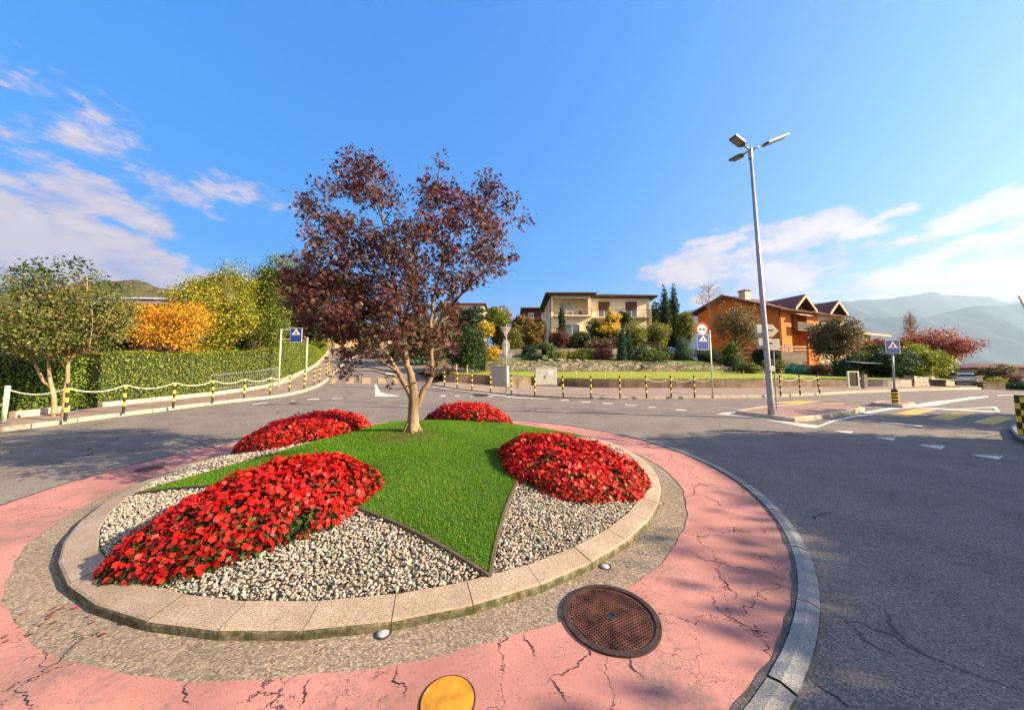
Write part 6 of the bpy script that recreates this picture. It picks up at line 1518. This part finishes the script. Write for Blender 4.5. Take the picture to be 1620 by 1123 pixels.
# gate with green frame and canopy
a = G(1346, 613.5, .12); b = G(1362, 613.5, .12); e = empty('garden_gate', a, 'garden gate with pale green frame in the gap of the wall', 'gate'); hh = 1.15; yg = a[1] + .1
mb = MB(); 
for x in (a[0], b[0]): mb.box((x-.05, yg, a[2]-.05), (x+.05, yg+.08, a[2]+hh))
mb.box((a[0]+.05, yg, a[2]+hh-.09), (b[0]-.05, yg+.08, a[2]+hh)); mb.box((a[0]+.05, yg, a[2]+.02), (b[0]-.05, yg+.08, a[2]+.1)); mb.build('frame', 'post_green', e)
mb = MB(); mb.box((a[0]+.05, yg+.02, a[2]+.1), (b[0]-.05, yg+.05, a[2]+hh-.09)); mb.build('mesh_panel', 'rust_dark', e)
q = G(1368, 614.5, .12); mb = MB(); mb.box((q[0]-.1, q[1]-.1, q[2]-.05), (q[0]+.12, q[1]+.12, q[2]+.95)); thing('gate_post', mb, 'concrete', q, 'concrete gate post right of the green framed gate', 'post')
q = P(1367, 574, 27.5); e = empty('entrance_canopy', (q[0], 27.5, garden_z(q[0], 27.5)), 'small white curved canopy above the garden gate', 'canopy'); mb = MB()
mb.slab([(q[0]-.85, 26.9, q[2]), (q[0]+.9, 26.9, q[2]-.05), (q[0]+.9, 28.2, q[2]+.1), (q[0]-.85, 28.2, q[2]+.2)], .05); mb.build('canopy_sheet', 'solar', e); mb = MB()
for x in (-.7, .75): mb.tube([(q[0]+x, 28.0, garden_z(q[0], 28) - .2), (q[0]+x, 28.0, q[2])], .04, 6)
mb.build('support', 'lamp_dark', e)
# trellis
q = P(1034, 552, 33.5); e = empty('garden_trellis', (q[0]-.9, 33.5, garden_z(q[0], 33.5)), 'thin wooden trellis among the shrubs below the twin cypresses', 'trellis'); mb = MB(); zt = P(1034, 541, 33.5)[2]; z0 = garden_z(q[0], 33.5)
for x in np.linspace(-.9, .9, 6): mb.box((q[0]+x-.02, 33.48, z0), (q[0]+x+.02, 33.52, zt))
for z in (zt, zt-.35): mb.box((q[0]-.95, 33.44, z-.04), (q[0]+.95, 33.478, z))
mb.build('slats', 'wood_brown', e)
# ------------------------------------------------------------------ plants of the garden and beyond
PL = [
 ('laurel_hedge','dense dark laurel hedge block beside the lawn, right of the maple','shrub',744,518,585,31,27.6,DK+GR[:2],6500,.12,'round',{'f':.62,'k':12}),
 ('bank_shrub','low green shrub row left of the burgundy maple','shrub',862,544,566,16,35.5,GR+DK,1800,.12,'round',{}),
 ('bank_shrub','green shrubs between the terrace walls, left of the dwarf maple','shrub',930,548,572,20,33.4,GR+MIXG,2200,.11,'round',{}),
 ('bank_shrub','low mixed planting beneath the spreading shrub by the cypresses','shrub',1030,556,579,34,31.6,GR+YG[:1]+DK,3200,.10,'round',{'f':.6}),
 ('bank_shrub','mixed green shrub against the side wall of the cream house','shrub',848,494,545,17,52,MIXG+DK,2600,.16,'round',{}),
 ('bank_shrub','dark green shrub behind the laurel hedge on the left','shrub',722,520,572,26,38,DK+MIXG[:2],2400,.16,'round',{}),
 ('bank_shrub','olive shrub row under the plumed tree','shrub',790,512,548,26,46,MIXG+RU[:1],2600,.17,'round',{}),
 ('bank_shrub','dark green shrub below the rust tree','shrub',826,528,570,22,40,DK+MIXG[:1],2400,.15,'round',{}),
 ('yellow_shrub','small golden yellow shrub between the laurel hedge and the triangle sign','shrub',781,541,573,11,30.8,YE,900,.1,'round',{}),
 ('dark_evergreen','wide dark evergreen on the slope above the laurel hedge','shrub',738,482,528,33,42,DK,3500,.2,'round',{}),
 ('yellow_green_tree','yellow green tree on the slope right of the dark evergreen','tree',783,484,528,24,45,YG[:3]+GR[:1],2500,.2,'round',{'trunk':1}),
 ('plumed_tree','small pale feathery tree top on the skyline, centre of the slope','tree',800,479,515,9,52,[(.3,.24,.12),(.22,.18,.1),(.14,.13,.05)],900,.2,'round',{'core':False,'trunk':1}),
 ('rust_tree','rusty brown tree on the slope left of the cream house','tree',822,491,535,19,43,RU,2200,.18,'round',{'trunk':1}),
 ('golden_shrub','low golden shrub dome above the laurel hedge','shrub',771,509,536,16,36.5,YE+YG[:1],1400,.13,'round',{}),
 ('autumn_shrub','large orange brown autumn shrub beside the cream house wall','shrub',843,499,562,19,38,RU+YG[:1],3500,.14,'round',{}),
 ('autumn_shrub','dark green and yellow shrub behind the triangle sign','shrub',808,516,566,24,36.2,MIXG,3200,.14,'round',{}),
 ('green_shrub','low dark green shrub at the foot of the cream house side wall','shrub',838,545,566,16,33.6,DK,1200,.11,'round',{}),
 ('young_conifer','small yellow green conifer above the lawn wall, near the cabinets','conifer',873,541,575,8,31.2,[(.12,.16,.03),(.08,.12,.03)],900,.09,'cone',{}),
 ('yellow_shrub','small pale yellow shrub beside the young conifer','shrub',886,553,574,9,31.3,YG+RU[:1],700,.09,'round',{}),
 ('burgundy_maple','round burgundy maple under the cream house balcony','shrub',886,520,556,20,38.6,BU,3200,.12,'round',{}),
 ('slim_cypress','slim dark cypress in front of the cream house balcony','conifer',888.5,481,540,7.5,40.5,DK+GR[:1],3200,.09,'column',{'twig':.05}),
 ('dark_shrub','dark green shrub in front of the ground floor window','shrub',914,521,556,20,39.5,DK+MIXG[:2],2800,.13,'round',{}),
 ('golden_conifer','large golden conifer with pointed top before the cream house','conifer',965,486,548,25,39.6,[(.62,.36,.012),(.5,.3,.015),(.66,.44,.03),(.3,.24,.02)],9000,.10,'cone',{'twig':.07}),
 ('green_shrub','green shrub leaning on the left of the golden conifer','shrub',942,501,548,17,40.6,MIXG+GR,2400,.13,'round',{}),
 ('brown_shrub','brownish shrub under the golden conifer','shrub',955,529,560,26,37,BU[1:]+MIXG[:2],2200,.12,'round',{}),
 ('red_dwarf_maple','low dark red dwarf maple above the lawn wall','shrub',953,550,573,17,32,RD[1:2]+BU,1600,.09,'round',{}),
 ('ground_shrub','low yellow green planting between the terrace walls','shrub',915,553,574,24,32.6,YG+GR,1500,.1,'round',{}),
 ('ground_shrub','low dark planting left of the dwarf maple','shrub',846,560,576,18,31.8,DK+GR[:1],900,.1,'round',{}),
 ('columnar_cypress','short blue green columnar cypress above the lawn wall, left of a pair','conifer',984,517,575,9.5,31.2,JU,4200,.08,'column',{'twig':.05}),
 ('columnar_cypress','slightly brighter columnar cypress, right of the pair above the lawn wall','conifer',994,519,575,8,31.5,JU+DK,3600,.08,'column',{'twig':.05}),
 ('dark_shrub','dark shrub behind the golden conifer on the right','shrub',985,488,520,11,43,DK,1200,.14,'round',{}),
 ('yellow_green_shrub','yellow green shrub below the right balcony of the cream house','shrub',1004,509,560,20,37.4,YG[:3]+MIXG,3200,.13,'round',{}),
 ('yellow_green_shrub','spreading yellow green shrub left of the twin cypresses','shrub',1040,509,556,25,38,MIXG+YG[:2],3600,.13,'round',{}),
 ('green_shrub','low green shrub under the trellis','shrub',1018,548,577,22,32.4,GR+DK,2000,.1,'round',{}),
 ('green_shrub','dark low shrub right of the trellis','shrub',1052,548,578,18,32.4,DK+GR[:1],1600,.1,'round',{}),
 ('dark_hedge','dark green hedge behind, between cream house and twin cypresses','hedge',1038,483,530,13,50,DK,2200,.18,'round',{}),
 ('tall_cypress','tall dark cypress, left one of the tall pair','conifer',1052,450,548,12,44,DK+GR[:1],7000,.10,'column',{'twig':.07}),
 ('tall_cypress','tall dark cypress, right one of the tall pair','conifer',1066,449,548,12,44.6,DK+GR[2:3],7000,.10,'column',{'twig':.07}),
 ('yellow_green_tree','yellow green tree right of the tall cypress pair','tree',1085,484,560,18,42,MIXG+YG[:2],3600,.16,'round',{'trunk':1}),
 ('blue_green_conifer','blue green conifer bush above the lawn wall, left of the blue sign','conifer',1078,529,578,17,31.6,JU,3600,.1,'cone',{'tmpl':NEEDLE}),
 ('juniper','spreading juniper behind the no overtaking signpost','shrub',1120,547,582,27,31.2,JU+DK[:1],3600,.1,'round',{'tmpl':NEEDLE}),
 ('green_conifer','bright green conifer right of the signpost','conifer',1158,540,586,17,30.6,GR+[(.08,.14,.02)],4200,.1,'cone',{}),
 ('magnolia','half bare brownish green tree in front of the orange gable','tree',1162,468,560,45,33.5,[(.11,.1,.03),(.16,.13,.04),(.2,.12,.04),(.07,.06,.03)],3600,.13,'round',{'trunk':1.2,'core':False,'k':14,'shell':.3,'f':.38}),
 ('low_hedge','low green hedge at the far edge of the lawn, left of the lamp','hedge',1190,571,592,20,28.5,GR+YG[:1],2200,.09,'round',{'ratio':.5}),
 ('low_hedge','low green hedge at the far edge of the lawn, behind the lamp','hedge',1228,570,590,20,29,GR+MIXG,2000,.09,'round',{'ratio':.5}),
 ('dark_shrub','dark shrub behind the street lamp below the orange house','shrub',1212,545,578,22,33.4,DK+GR[:1],2600,.12,'round',{}),
 ('spreading_tree','broad brownish tree with bare twigs, right of the concrete terrace','tree',1318,497,578,36,31.5,BR+OL[:1],9000,.12,'round',{'trunk':1.3,'k':16,'f':.45}),
 ('brown_shrub','small rusty shrub under the broad brownish tree','shrub',1297,570,598,14,29.5,RU+BU[:1],1500,.1,'round',{}),
 ('green_hedge','green hedge with bright top behind the garden gate','hedge',1345,556,606,28,28.6,GR+DK,4000,.1,'round',{'f':.6}),
 ('yellow_green_shrub','bright yellow green shrub top above the gate canopy','shrub',1362,556,580,18,30,YG[:3]+GR[:1],1800,.1,'round',{}),
 ('dark_hedge','dark green rounded hedge left of the right crossing sign','hedge',1398,545,605,34,28.2,DK+GR[:1],5500,.11,'round',{'f':.6}),
 ('yellow_green_hedge','sunlit yellow green hedge above the block wall','hedge',1451,540,606,31,28.4,YG[:3]+[(.14,.2,.02)],7500,.11,'round',{'f':.6,'k':12}),
 ('orange_red_tree','orange leaved small tree behind the hedges, left of the crossing sign','tree',1372,528,575,28,36,RD[2:3]+ORG[2:]+RU,2600,.14,'round',{'trunk':1,'core':False}),
 ('orange_red_tree','orange shrub directly above the right crossing sign','tree',1418,531,575,24,34,ORG[2:]+RD+YE[:1],2200,.13,'round',{'trunk':1,'core':False}),
 ('red_spreading_tree','wide red leaved tree with flat spreading branches, far right','tree',1474,517,588,56,33,RD+BU[:2],7000,.12,'round',{'trunk':1.4,'k':20,'core':False,'f':.36,'shell':.3,'twig':.22}),
 ('dark_shrub','dark shrub below the red spreading tree','shrub',1488,560,606,20,33.4,DK+OL[:1],3600,.13,'round',{}),
 ('olive_shrub','olive shrub right of the silver car','shrub',1566,574,608,22,45,OL+BR,2200,.17,'round',{}),
 ('yellow_shrub','low yellow green cushion shrub in the verge right of the car','shrub',1572,598,610,11,39,YG[:2],700,.12,'round',{}),
 ('burgundy_shrub','burgundy shrub in front of the brown roofed bungalow','shrub',1606,592,616,17,39,BU+DK[:1],1600,.13,'round',{}),
 ('green_shrub','dark green hedge under the burgundy shrub at the right edge','shrub',1618,602,620,34,37,DK+GR[:1],2000,.12,'round',{}),
]
for p in PL:
    kw = dict(p[12]); nm, lab, cat_, px, pt, pb, hw, Y, cols, n, size, shape = p[:12]
    kk_ = kw.pop('k', 9); 
    plant(nm, lab, cat_, px, pt, pb, hw, Y, cols, n, size, shape, kk_, **kw)
# bare trees
def bare_tree(px, pt, pb, hw, Y, label, mat='bark_pale', n=46):
    a = P(px, pt, Y); b = P(px, pb, Y); e = empty('bare_tree', (b[0], Y, b[2] - 1), label, 'tree'); mb = MB(); H_ = a[2] - b[2]; rw_ = hw*px_m(Y)
    mb.tube([(b[0], Y, b[2]-1.5), (b[0], Y, b[2]+H_*.35), (b[0]+.05, Y, a[2])], [.12, .08, .015], 7)
    for i in range(n):
        t = rng.uniform(.15, .85); an = rng.uniform(0, 2*PI); s = np.array([b[0], Y, b[2]+H_*t]); q = s + np.array([math.cos(an)*rw_*(1-.5*t), math.sin(an)*rw_*(1-.5*t), H_*rng.uniform(.2, .45)*(1.1-t)]); m = (s+q)/2 + [0, 0, H_*.03]
        mb.tube([s, m, q], [.03, .018, .006], 5)
        for k in range(5): r = m + (q-m)*rng.random(); mb.tube([r, r + np.array([rng.normal(0, .35), rng.normal(0, .35), rng.uniform(.2, .8)])], [.010, .004], 4)
    mb.build('trunk', mat, e); 
    v, f_, c_ = cloud([(b[0], Y, b[2]+H_*.65, rw_*.8, rw_*.8, H_*.35)], 260, .1, BR, twig=.1, per=5); np_mesh('crown', v, f_, 'leaf', c_, e)
bare_tree(1123, 447, 500, 26, 46, 'bare pale twiggy tree left of the orange gable roof')
bare_tree(1443, 496, 545, 9, 38, 'narrow bare tree rising above the red spreading tree')

# ------------------------------------------------------------------ farther houses
H = empty('dark_roofed_house', (-33, 30, 3.0), 'dark red house with solar panels on its low roof, far left', 'house', None, .1)
mb = MB(); mb.box((-7, 0, -3), (9.5, 8, 5.6)); mb.build('wall', 'dark_red_wall', H, local=True)
roofslab(H, [(-8, -1.5, 5.5), (10.4, -1.5, 5.5), (10.4, 4.5, 7.0), (-8, 4.5, 7.0)], .2, 'roof_dark'); roofslab(H, [(-8, 4.5, 7.0), (10.4, 4.5, 7.0), (10.4, 9, 5.6), (-8, 9, 5.6)], .2, 'roof_dark')
mb = MB(); mb.box((-8, -1.6, 5.2), (10.4, -1.504, 5.42)); mb.build('gutter', 'galvanised', H, local=True)
for i in range(5):
    x = -3.5 + i*2.5; B3 = lambda u, v: (x+u, -1.0+v, 5.5 + .12 + (v+.5)*.25 + .05); mb = MB(); mb.slab([B3(0, 0), B3(2.3, 0), B3(2.3, 4.2), B3(0, 4.2)], .06); mb.build('solar_panel', 'solar', H, local=True)
for x in (1.5, 5.5): wins(H, x, x+1.5, 2.6, 4.1, 0, frame='shutter_brown')
def far_house(name, px0, px1, pt, pe, pb, Y, wall, roof, label, dep=9, rise=None, nw=3, yaw=0):
    a = P(px0, pb, Y); b = P(px1, pb, Y); ez = P((px0+px1)/2, pe, Y)[2]; w_ = b[0]-a[0]; base = min(a[2], b[2]); e = empty(name, ((a[0]+b[0])/2, Y, base), label, 'house', None, yaw); h = ez - base
    mb = MB(); mb.box((-w_/2, 0, -2), (w_/2, dep, h)); mb.build('wall', wall, e, local=True); rise = rise if rise else (P(px0, pt, Y)[2] - ez)
    hiproof(e, -w_/2-.6, w_/2+.6, -.7, dep+.7, h, max(.5, rise), roof)
    for i in range(nw):
        x = -w_/2 + w_*(i+.5)/nw - .5; wins(e, x, x+1.1, h-2.2, h-.8, 0, frame='white_paint')
        if h > 5: wins(e, x, x+1.1, h-5.0, h-3.5, 0, frame='white_paint')
    return e
far_house('terracotta_house', 492, 530, 488, 496, 560, 62, 'terracotta_render', 'roof_red', 'pinkish house glimpsed through the left side of the maple crown')
far_house('white_house', 585, 650, 520, 528, 572, 74, 'cream_pale', 'roof_brown', 'pale house far up the street behind the maple branches', nw=4)
far_house('beige_house', 700, 765, 476, 482, 530, 80, 'beige_render', 'roof_red', 'beige house top on the skyline just right of the maple', nw=4)
far_house('red_roofed_house', 829, 872, 484, 489, 520, 66, 'dark_red_wall', 'roof_red', 'small dark red roofed house behind the left of the cream house', nw=2)
far_house('brown_roofed_bungalow', 1566, 1690, 576, 583, 612, 55, 'grey_render', 'roof_brown', 'low bungalow with brown roof at the right edge', dep=12, nw=2, rise=1.1)
# verge walls at the far right
for (x0, x1, yt, yb, Yv, lab, mt) in [(1556, 1590, 605, 615, 31, 'low purplish grey wall at the end of the street, far right', 'concrete_dark'), (1466, 1478, 589, 602, 29.5, 'small pale pillar beside the sunlit hedge', 'concrete_pale')]:
    a = P(x0, yb, Yv); b = P(x1, yt, Yv); mb = MB(); mb.box((a[0], Yv, a[2]-1), (b[0], Yv+.4, b[2])); mb.box((a[0]-.03, Yv-.03, b[2]), (b[0]+.03, Yv+.43, b[2]+.05)); thing('low_wall' if x1-x0 > 20 else 'pillar', mb, mt, (a[0], Yv, a[2]-1), lab, 'wall' if x1-x0 > 20 else 'pillar')
a = P(1550, 609, 44); mb = MB(); mb.box((a[0]-.4, 44, a[2]-.5), (a[0]+.5, 44.5, a[2]+1.1)); mb.box((a[0]-.5, 43.9, a[2]+1.1), (a[0]+.6, 44.6, a[2]+1.2)); thing('gate_pillar', mb, 'concrete_pale', (a[0], 44, a[2]-.5), 'pale pillar just right of the parked silver car', 'pillar')

# ------------------------------------------------------------------ parked car
cpos = P(1529, 608, 44); yawc = math.atan2(cpos[1], cpos[0]) - PI/2 + .08
car = empty('parked_car', cpos, 'silver grey car parked at the end of the right street, seen from behind', 'car', None, yawc)
def loft(name, secs, mat, parent, local=True, smooth=True):
    mb = MB(); k = len(secs[0])
    for s in secs: mb.v += s
    for i in range(len(secs)-1):
        for j in range(k): j2 = (j+1) % k; mb.f.append((i*k+j, i*k+j2, (i+1)*k+j2, (i+1)*k+j))
    mb.f += [tuple(range(k-1, -1, -1)), tuple((len(secs)-1)*k + j for j in range(k))]; mb.mi = [0]*len(mb.f)
    return mb.build(name, mat, parent, local=local, bevel=.03)
def csec(y, w_, z0, z1): return [(-w_, y, z0), (w_, y, z0), (w_+.02, y, (z0+z1)/2), (w_-.06, y, z1), (-w_+.06, y, z1), (-w_-.02, y, (z0+z1)/2)]
body = loft('body', [csec(0, .80, .32, .85), csec(.08, .86, .24, .98), csec(.9, .89, .22, .98), csec(3.2, .89, .22, .92), csec(4.1, .84, .24, .80), csec(4.25, .76, .32, .66)], 'car_paint', car)
def tsec(y, w0, w1, z0, z1): return [(-w0, y, z0), (w0, y, z0), (w1, y, z1), (-w1, y, z1)]
loft('roof', [tsec(.42, .70, .60, 1.30, 1.40), tsec(.7, .68, .60, 1.36, 1.47), tsec(2.3, .68, .60, 1.36, 1.47), tsec(2.6, .68, .6, 1.33, 1.42)], 'car_paint', car)
loft('cabin_glass', [tsec(.12, .80, .78, .93, .99), tsec(.45, .80, .66, .93, 1.36), tsec(2.5, .80, .66, .93, 1.38), tsec(3.3, .8, .78, .88, .93)], 'car_glass', car)
for s in (-1, 1):
    mb = MB(); mb.box((s*.83-.1, -.03, .72), (s*.83+.06, .10, .92)); mb.build('tail_light', 'tail_red', car, local=True)
    mb = MB(); mb.box((s*.98-.08, 2.7, .92), (s*.98+.08, 2.85, 1.06)); mb.build('wing_mirror', 'car_paint', car, local=True, bevel=.02)
    for y in (.75, 3.4):
        mb = MB(); mb.tube([(s*.72, y, .33), (s*.91, y, .33)], .33, 20); wh = mb.build('wheel', 'tyre', car, local=True); mb = MB(); mb.tube([(s*.9, y, .33), (s*.92, y, .33)], .2, 14); mb.build('rim', 'galvanised', wh, local=True)
mb = MB(); mb.box((-.26, -.035, .62), (.26, -.005, .73)); mb.build('number_plate', 'white_paint', car, local=True)
mb = MB(); mb.box((-.84, -.06, .28), (.84, .02, .50)); mb.build('bumper', 'lamp_dark', car, local=True, bevel=.03)

# ------------------------------------------------------------------ pedestrian up the street
pg = P(526, 563.5, 39.0); pg = np.array([pg[0], 39.0, gz(pg[0], 39.0) + .12])
per = empty('person', pg, 'person in dark clothes walking up the left pavement behind the maple', 'person')
def skin_body(name, nodes, edges, mat, parent):
    me = bpy.data.meshes.new(name); me.from_pydata([n[:3] for n in nodes], edges, []); o = bpy.data.objects.new(name, me); col.objects.link(o); o.parent = parent
    m = o.modifiers.new('skin', 'SKIN'); me.skin_vertices[0].data[0].use_root = True
    for i, n in enumerate(nodes): me.skin_vertices[0].data[i].radius = (n[3], n[4] if len(n) > 4 else n[3])
    s = o.modifiers.new('sub', 'SUBSURF'); s.levels = 1; s.render_levels = 1; me.materials.append(M[mat]); return o
nodes = [(0,0,.92,.15,.11),(0,0,1.12,.14,.10),(0,0,1.32,.17,.11),(0,0,1.45,.10,.08),(0,.01,1.53,.055),(0,.0,1.62,.085,.10),(0,.0,1.71,.08,.095),(0,0,1.76,.04),
 (.10,0,.86,.10),(.11,-.10,.48,.065),(.11,-.05,.10,.045),(.11,-.20,.04,.04), (-.10,0,.86,.10),(-.11,.12,.50,.065),(-.11,.32,.16,.045),(-.11,.24,.04,.04),
 (.19,0,1.40,.06),(.25,.08,1.12,.045),(.24,-.04,.88,.035),(.24,-.07,.80,.035), (-.19,0,1.40,.06),(-.25,-.08,1.12,.045),(-.23,-.16,.9,.035),(-.23,-.19,.82,.035)]
edges = [(0,1),(1,2),(2,3),(3,4),(4,5),(5,6),(6,7),(0,8),(8,9),(9,10),(10,11),(0,12),(12,13),(13,14),(14,15),(3,16),(16,17),(17,18),(18,19),(3,20),(20,21),(21,22),(22,23)]
skin_body('body', nodes, edges, 'cloth_dark', per)
mb = MB(); mb.sphere((0, .0, 1.65), (.088, .1, .115), 14, 10); mb.sphere((0, .105, 1.64), (.014, .02, .02), 6, 5); mb.build('head', 'skin', per, local=True, smooth=True)
mb = MB(); mb.sphere((0, -.02, 1.69), (.098, .105, .10), 14, 10); mb.build('hair', 'black_paint', per, local=True, smooth=True)
nodes = [(0,0,.98,.17,.13),(0,0,1.2,.16,.12),(0,0,1.38,.18,.12),(0,0,1.47,.09,.08),(.2,0,1.41,.07),(.26,.08,1.13,.055),(.25,-.03,.92,.045),(-.2,0,1.41,.07),(-.26,-.08,1.13,.055),(-.24,-.15,.93,.045)]
skin_body('jacket', nodes, [(0,1),(1,2),(2,3),(2,4),(4,5),(5,6),(2,7),(7,8),(8,9)], 'cloth_grey', per)

# ------------------------------------------------------------------ trees standing right of the frame (they cast the shade on the right)
for i, (x, y, h, r) in enumerate([(13.8, -1.2, 6.2, 2.5), (13.2, 2.1, 5.1, 1.9), (12.8, -5.2, 6.6, 2.4), (16.5, 4.6, 7.2, 2.2), (17.0, -4.5, 8.4, 2.8), (22.5, 8.0, 6.4, 2.3), (18.5, 0.0, 8.0, 3.2)]):
    z0 = gz(x, y); e = empty('roadside_tree', (x, y, z0), ['leafy tree beside the road, right of the view', 'small leafy tree nearest the roundabout, right of the view', 'leafy tree beside the road, behind the viewer', 'leafy tree by the right arm of the junction', 'tall leafy tree behind the viewer on the right', 'leafy tree on the corner of the right street', 'tallest leafy tree on the right verge'][i], 'tree', 'roadside trees right of the junction')
    cl = ellipsoid_clumps((x, y, z0 + h*.62), (r, r, h*.40), 18, .42); v, f_, c_ = cloud(cl, 26000 if i < 3 else 14000, .2, GR + MIXG, twig=.22); np_mesh('crown', v, f_, 'leaf', c_, e)
    mb = MB(); mb.tube([(x, y, z0-.1), (x+.05, y, z0+h*.3), (x, y, z0+h*.8)], [.2, .15, .04], 10)
    for k in range(10): a_ = k*1.3; mb.tube([(x, y, z0+h*(.28+.03*k)), (x+math.cos(a_)*r*.7, y+math.sin(a_)*r*.7, z0+h*(.45+.04*k))], [.07, .02], 6)
    mb.build('trunk', 'bark_dark', e, smooth=True)

HR = empty('shade_house', (20.0, -11.4, gz(20, -4) - .2), 'plain pale house added right of the junction for shade, unseen', 'house')  # unseen house, added so its shadow evens the shade on the right
mb = MB(); mb.box((0, 0, 0), (8, 13.8, 8.7)); mb.build('wall', 'beige_render', HR, local=True)
roofslab(HR, [(-.8, -.8, 8.6), (-.8, 14.6, 8.6), (4, 14.6, 10.4), (4, -.8, 10.4)][::-1], .16, 'roof_brown'); roofslab(HR, [(4, -.8, 10.4), (4, 14.6, 10.4), (8.8, 14.6, 8.6), (8.8, -.8, 8.6)][::-1], .16, 'roof_brown')
for k_ in range(4):
    mb = MB(); y_ = 1.5 + k_*3.2; mb.box((-.06, y_, 1.0), (-.004, y_+1.2, 2.5)); mb.box((-.06, y_, 3.8), (-.004, y_+1.2, 5.2)); f = mb.build('window_frame', 'white_paint', HR, local=True)
    mb = MB(); mb.box((-.07, y_+.08, 1.08), (-.062, y_+1.12, 2.42)); mb.box((-.07, y_+.08, 3.88), (-.062, y_+1.12, 5.12)); mb.build('pane', 'window_glass', f, local=True)

# ------------------------------------------------------------------ mountains
def ridge(name, prof, D, depth, zbase, mat, seed, noise=.012):
    """terrain whose skyline follows the profile (photo pixels) at distance D"""
    pts = []
    for px, py in prof: q = P(px, py, D); pts.append((q[0], q[2]))
    xs_ = np.linspace(pts[0][0], pts[-1][0], 220); zt_ = np.interp(xs_, [p[0] for p in pts], [p[1] for p in pts]); r_ = np.random.default_rng(seed)
    ph = r_.uniform(0, 6, 8); wob = sum(np.sin(xs_/D*(18+17*k)*2 + ph[k])/(1+k) for k in range(8)); zt_ = zt_ + wob*noise*D*.12
    nrow = 26; V = []; F = []
    for j in range(nrow):
        t = j/(nrow-1); yy = D - depth*(1-t)**1.0
        for i, x in enumerate(xs_):
            gully = .5 + .5*math.sin(x/D*55 + 2*math.sin(t*6 + x/D*20) + ph[0]); zz = zbase + (zt_[i]-zbase)*(t**1.25)*(1 - .22*gully*math.sin(PI*t)); V.append((x, yy + D*.01*math.sin(x/D*30), zz))
    for j in range(nrow):
        t = (j+1)/nrow
        for i, x in enumerate(xs_): V.append((x, D + depth*t, zbase + (zt_[i]-zbase)*(1-t)))
    R_ = 2*nrow; nx = len(xs_)
    for j in range(R_-1):
        for i in range(nx-1): a = j*nx+i; F.append((a, a+1, a+nx+1, a+nx))
    return structure(np_mesh(name, np.array(V), np.array(F), mat, smooth=True))
t = NT('forest_slope'); c = t.ramp(t.noise(.004, 8, .7), [(.35, (.045, .065, .085)), (.6, (.025, .045, .07))]); t.set(c, 1.0, spec=0); M['forest_slope'] = t.m  # blue of the hazy distance put into the forest colour
t = NT('hill_wood'); c = t.ramp(t.noise(.15, 6, .75), [(.35, (.03, .04, .012)), (.65, (.12, .11, .04))]); t.set(c, 1.0); t.bump(t.noise(.3, 5, .8), 1.0, 2.0); M['hill_wood'] = t.m
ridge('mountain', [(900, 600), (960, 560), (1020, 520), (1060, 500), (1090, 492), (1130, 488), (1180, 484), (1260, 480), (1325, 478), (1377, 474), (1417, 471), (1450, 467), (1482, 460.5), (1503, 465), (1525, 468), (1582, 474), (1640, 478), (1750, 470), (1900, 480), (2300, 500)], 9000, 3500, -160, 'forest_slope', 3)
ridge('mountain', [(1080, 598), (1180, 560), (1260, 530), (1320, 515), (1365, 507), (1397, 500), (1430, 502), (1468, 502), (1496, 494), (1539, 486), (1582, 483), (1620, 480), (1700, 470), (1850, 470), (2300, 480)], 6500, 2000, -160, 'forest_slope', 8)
ridge('hill', [(-500, 520), (-200, 490), (0, 466), (90, 456), (150, 446), (195, 441), (225, 446), (260, 456), (300, 463), (380, 470), (470, 478), (560, 500), (640, 540), (700, 590)], 420, 180, 0, 'hill_wood', 5, .02)

# ------------------------------------------------------------------ haze
if HAZE:
    hm_ = bpy.data.materials.new('haze_air'); hm_.use_nodes = True; nt = hm_.node_tree; nt.nodes.remove(nt.nodes['Principled BSDF']); pv = nt.nodes.new('ShaderNodeVolumePrincipled')
    pv.inputs['Color'].default_value = (.52, .76, 1.0, 1); pv.inputs['Density'].default_value = 5.2e-5; pv.inputs['Anisotropy'].default_value = 0.5
    nt.links.new(pv.outputs[0], nt.nodes['Material Output'].inputs['Volume'])
    mb = MB(); mb.box((-20600, -2600, -300), (20600, 20600, 2560)); o = mb.build('haze', hm_); o['kind'] = 'stuff'
scene.cycles.max_bounces = 6; scene.cycles.transparent_max_bounces = 8; scene.cycles.volume_bounces = 0
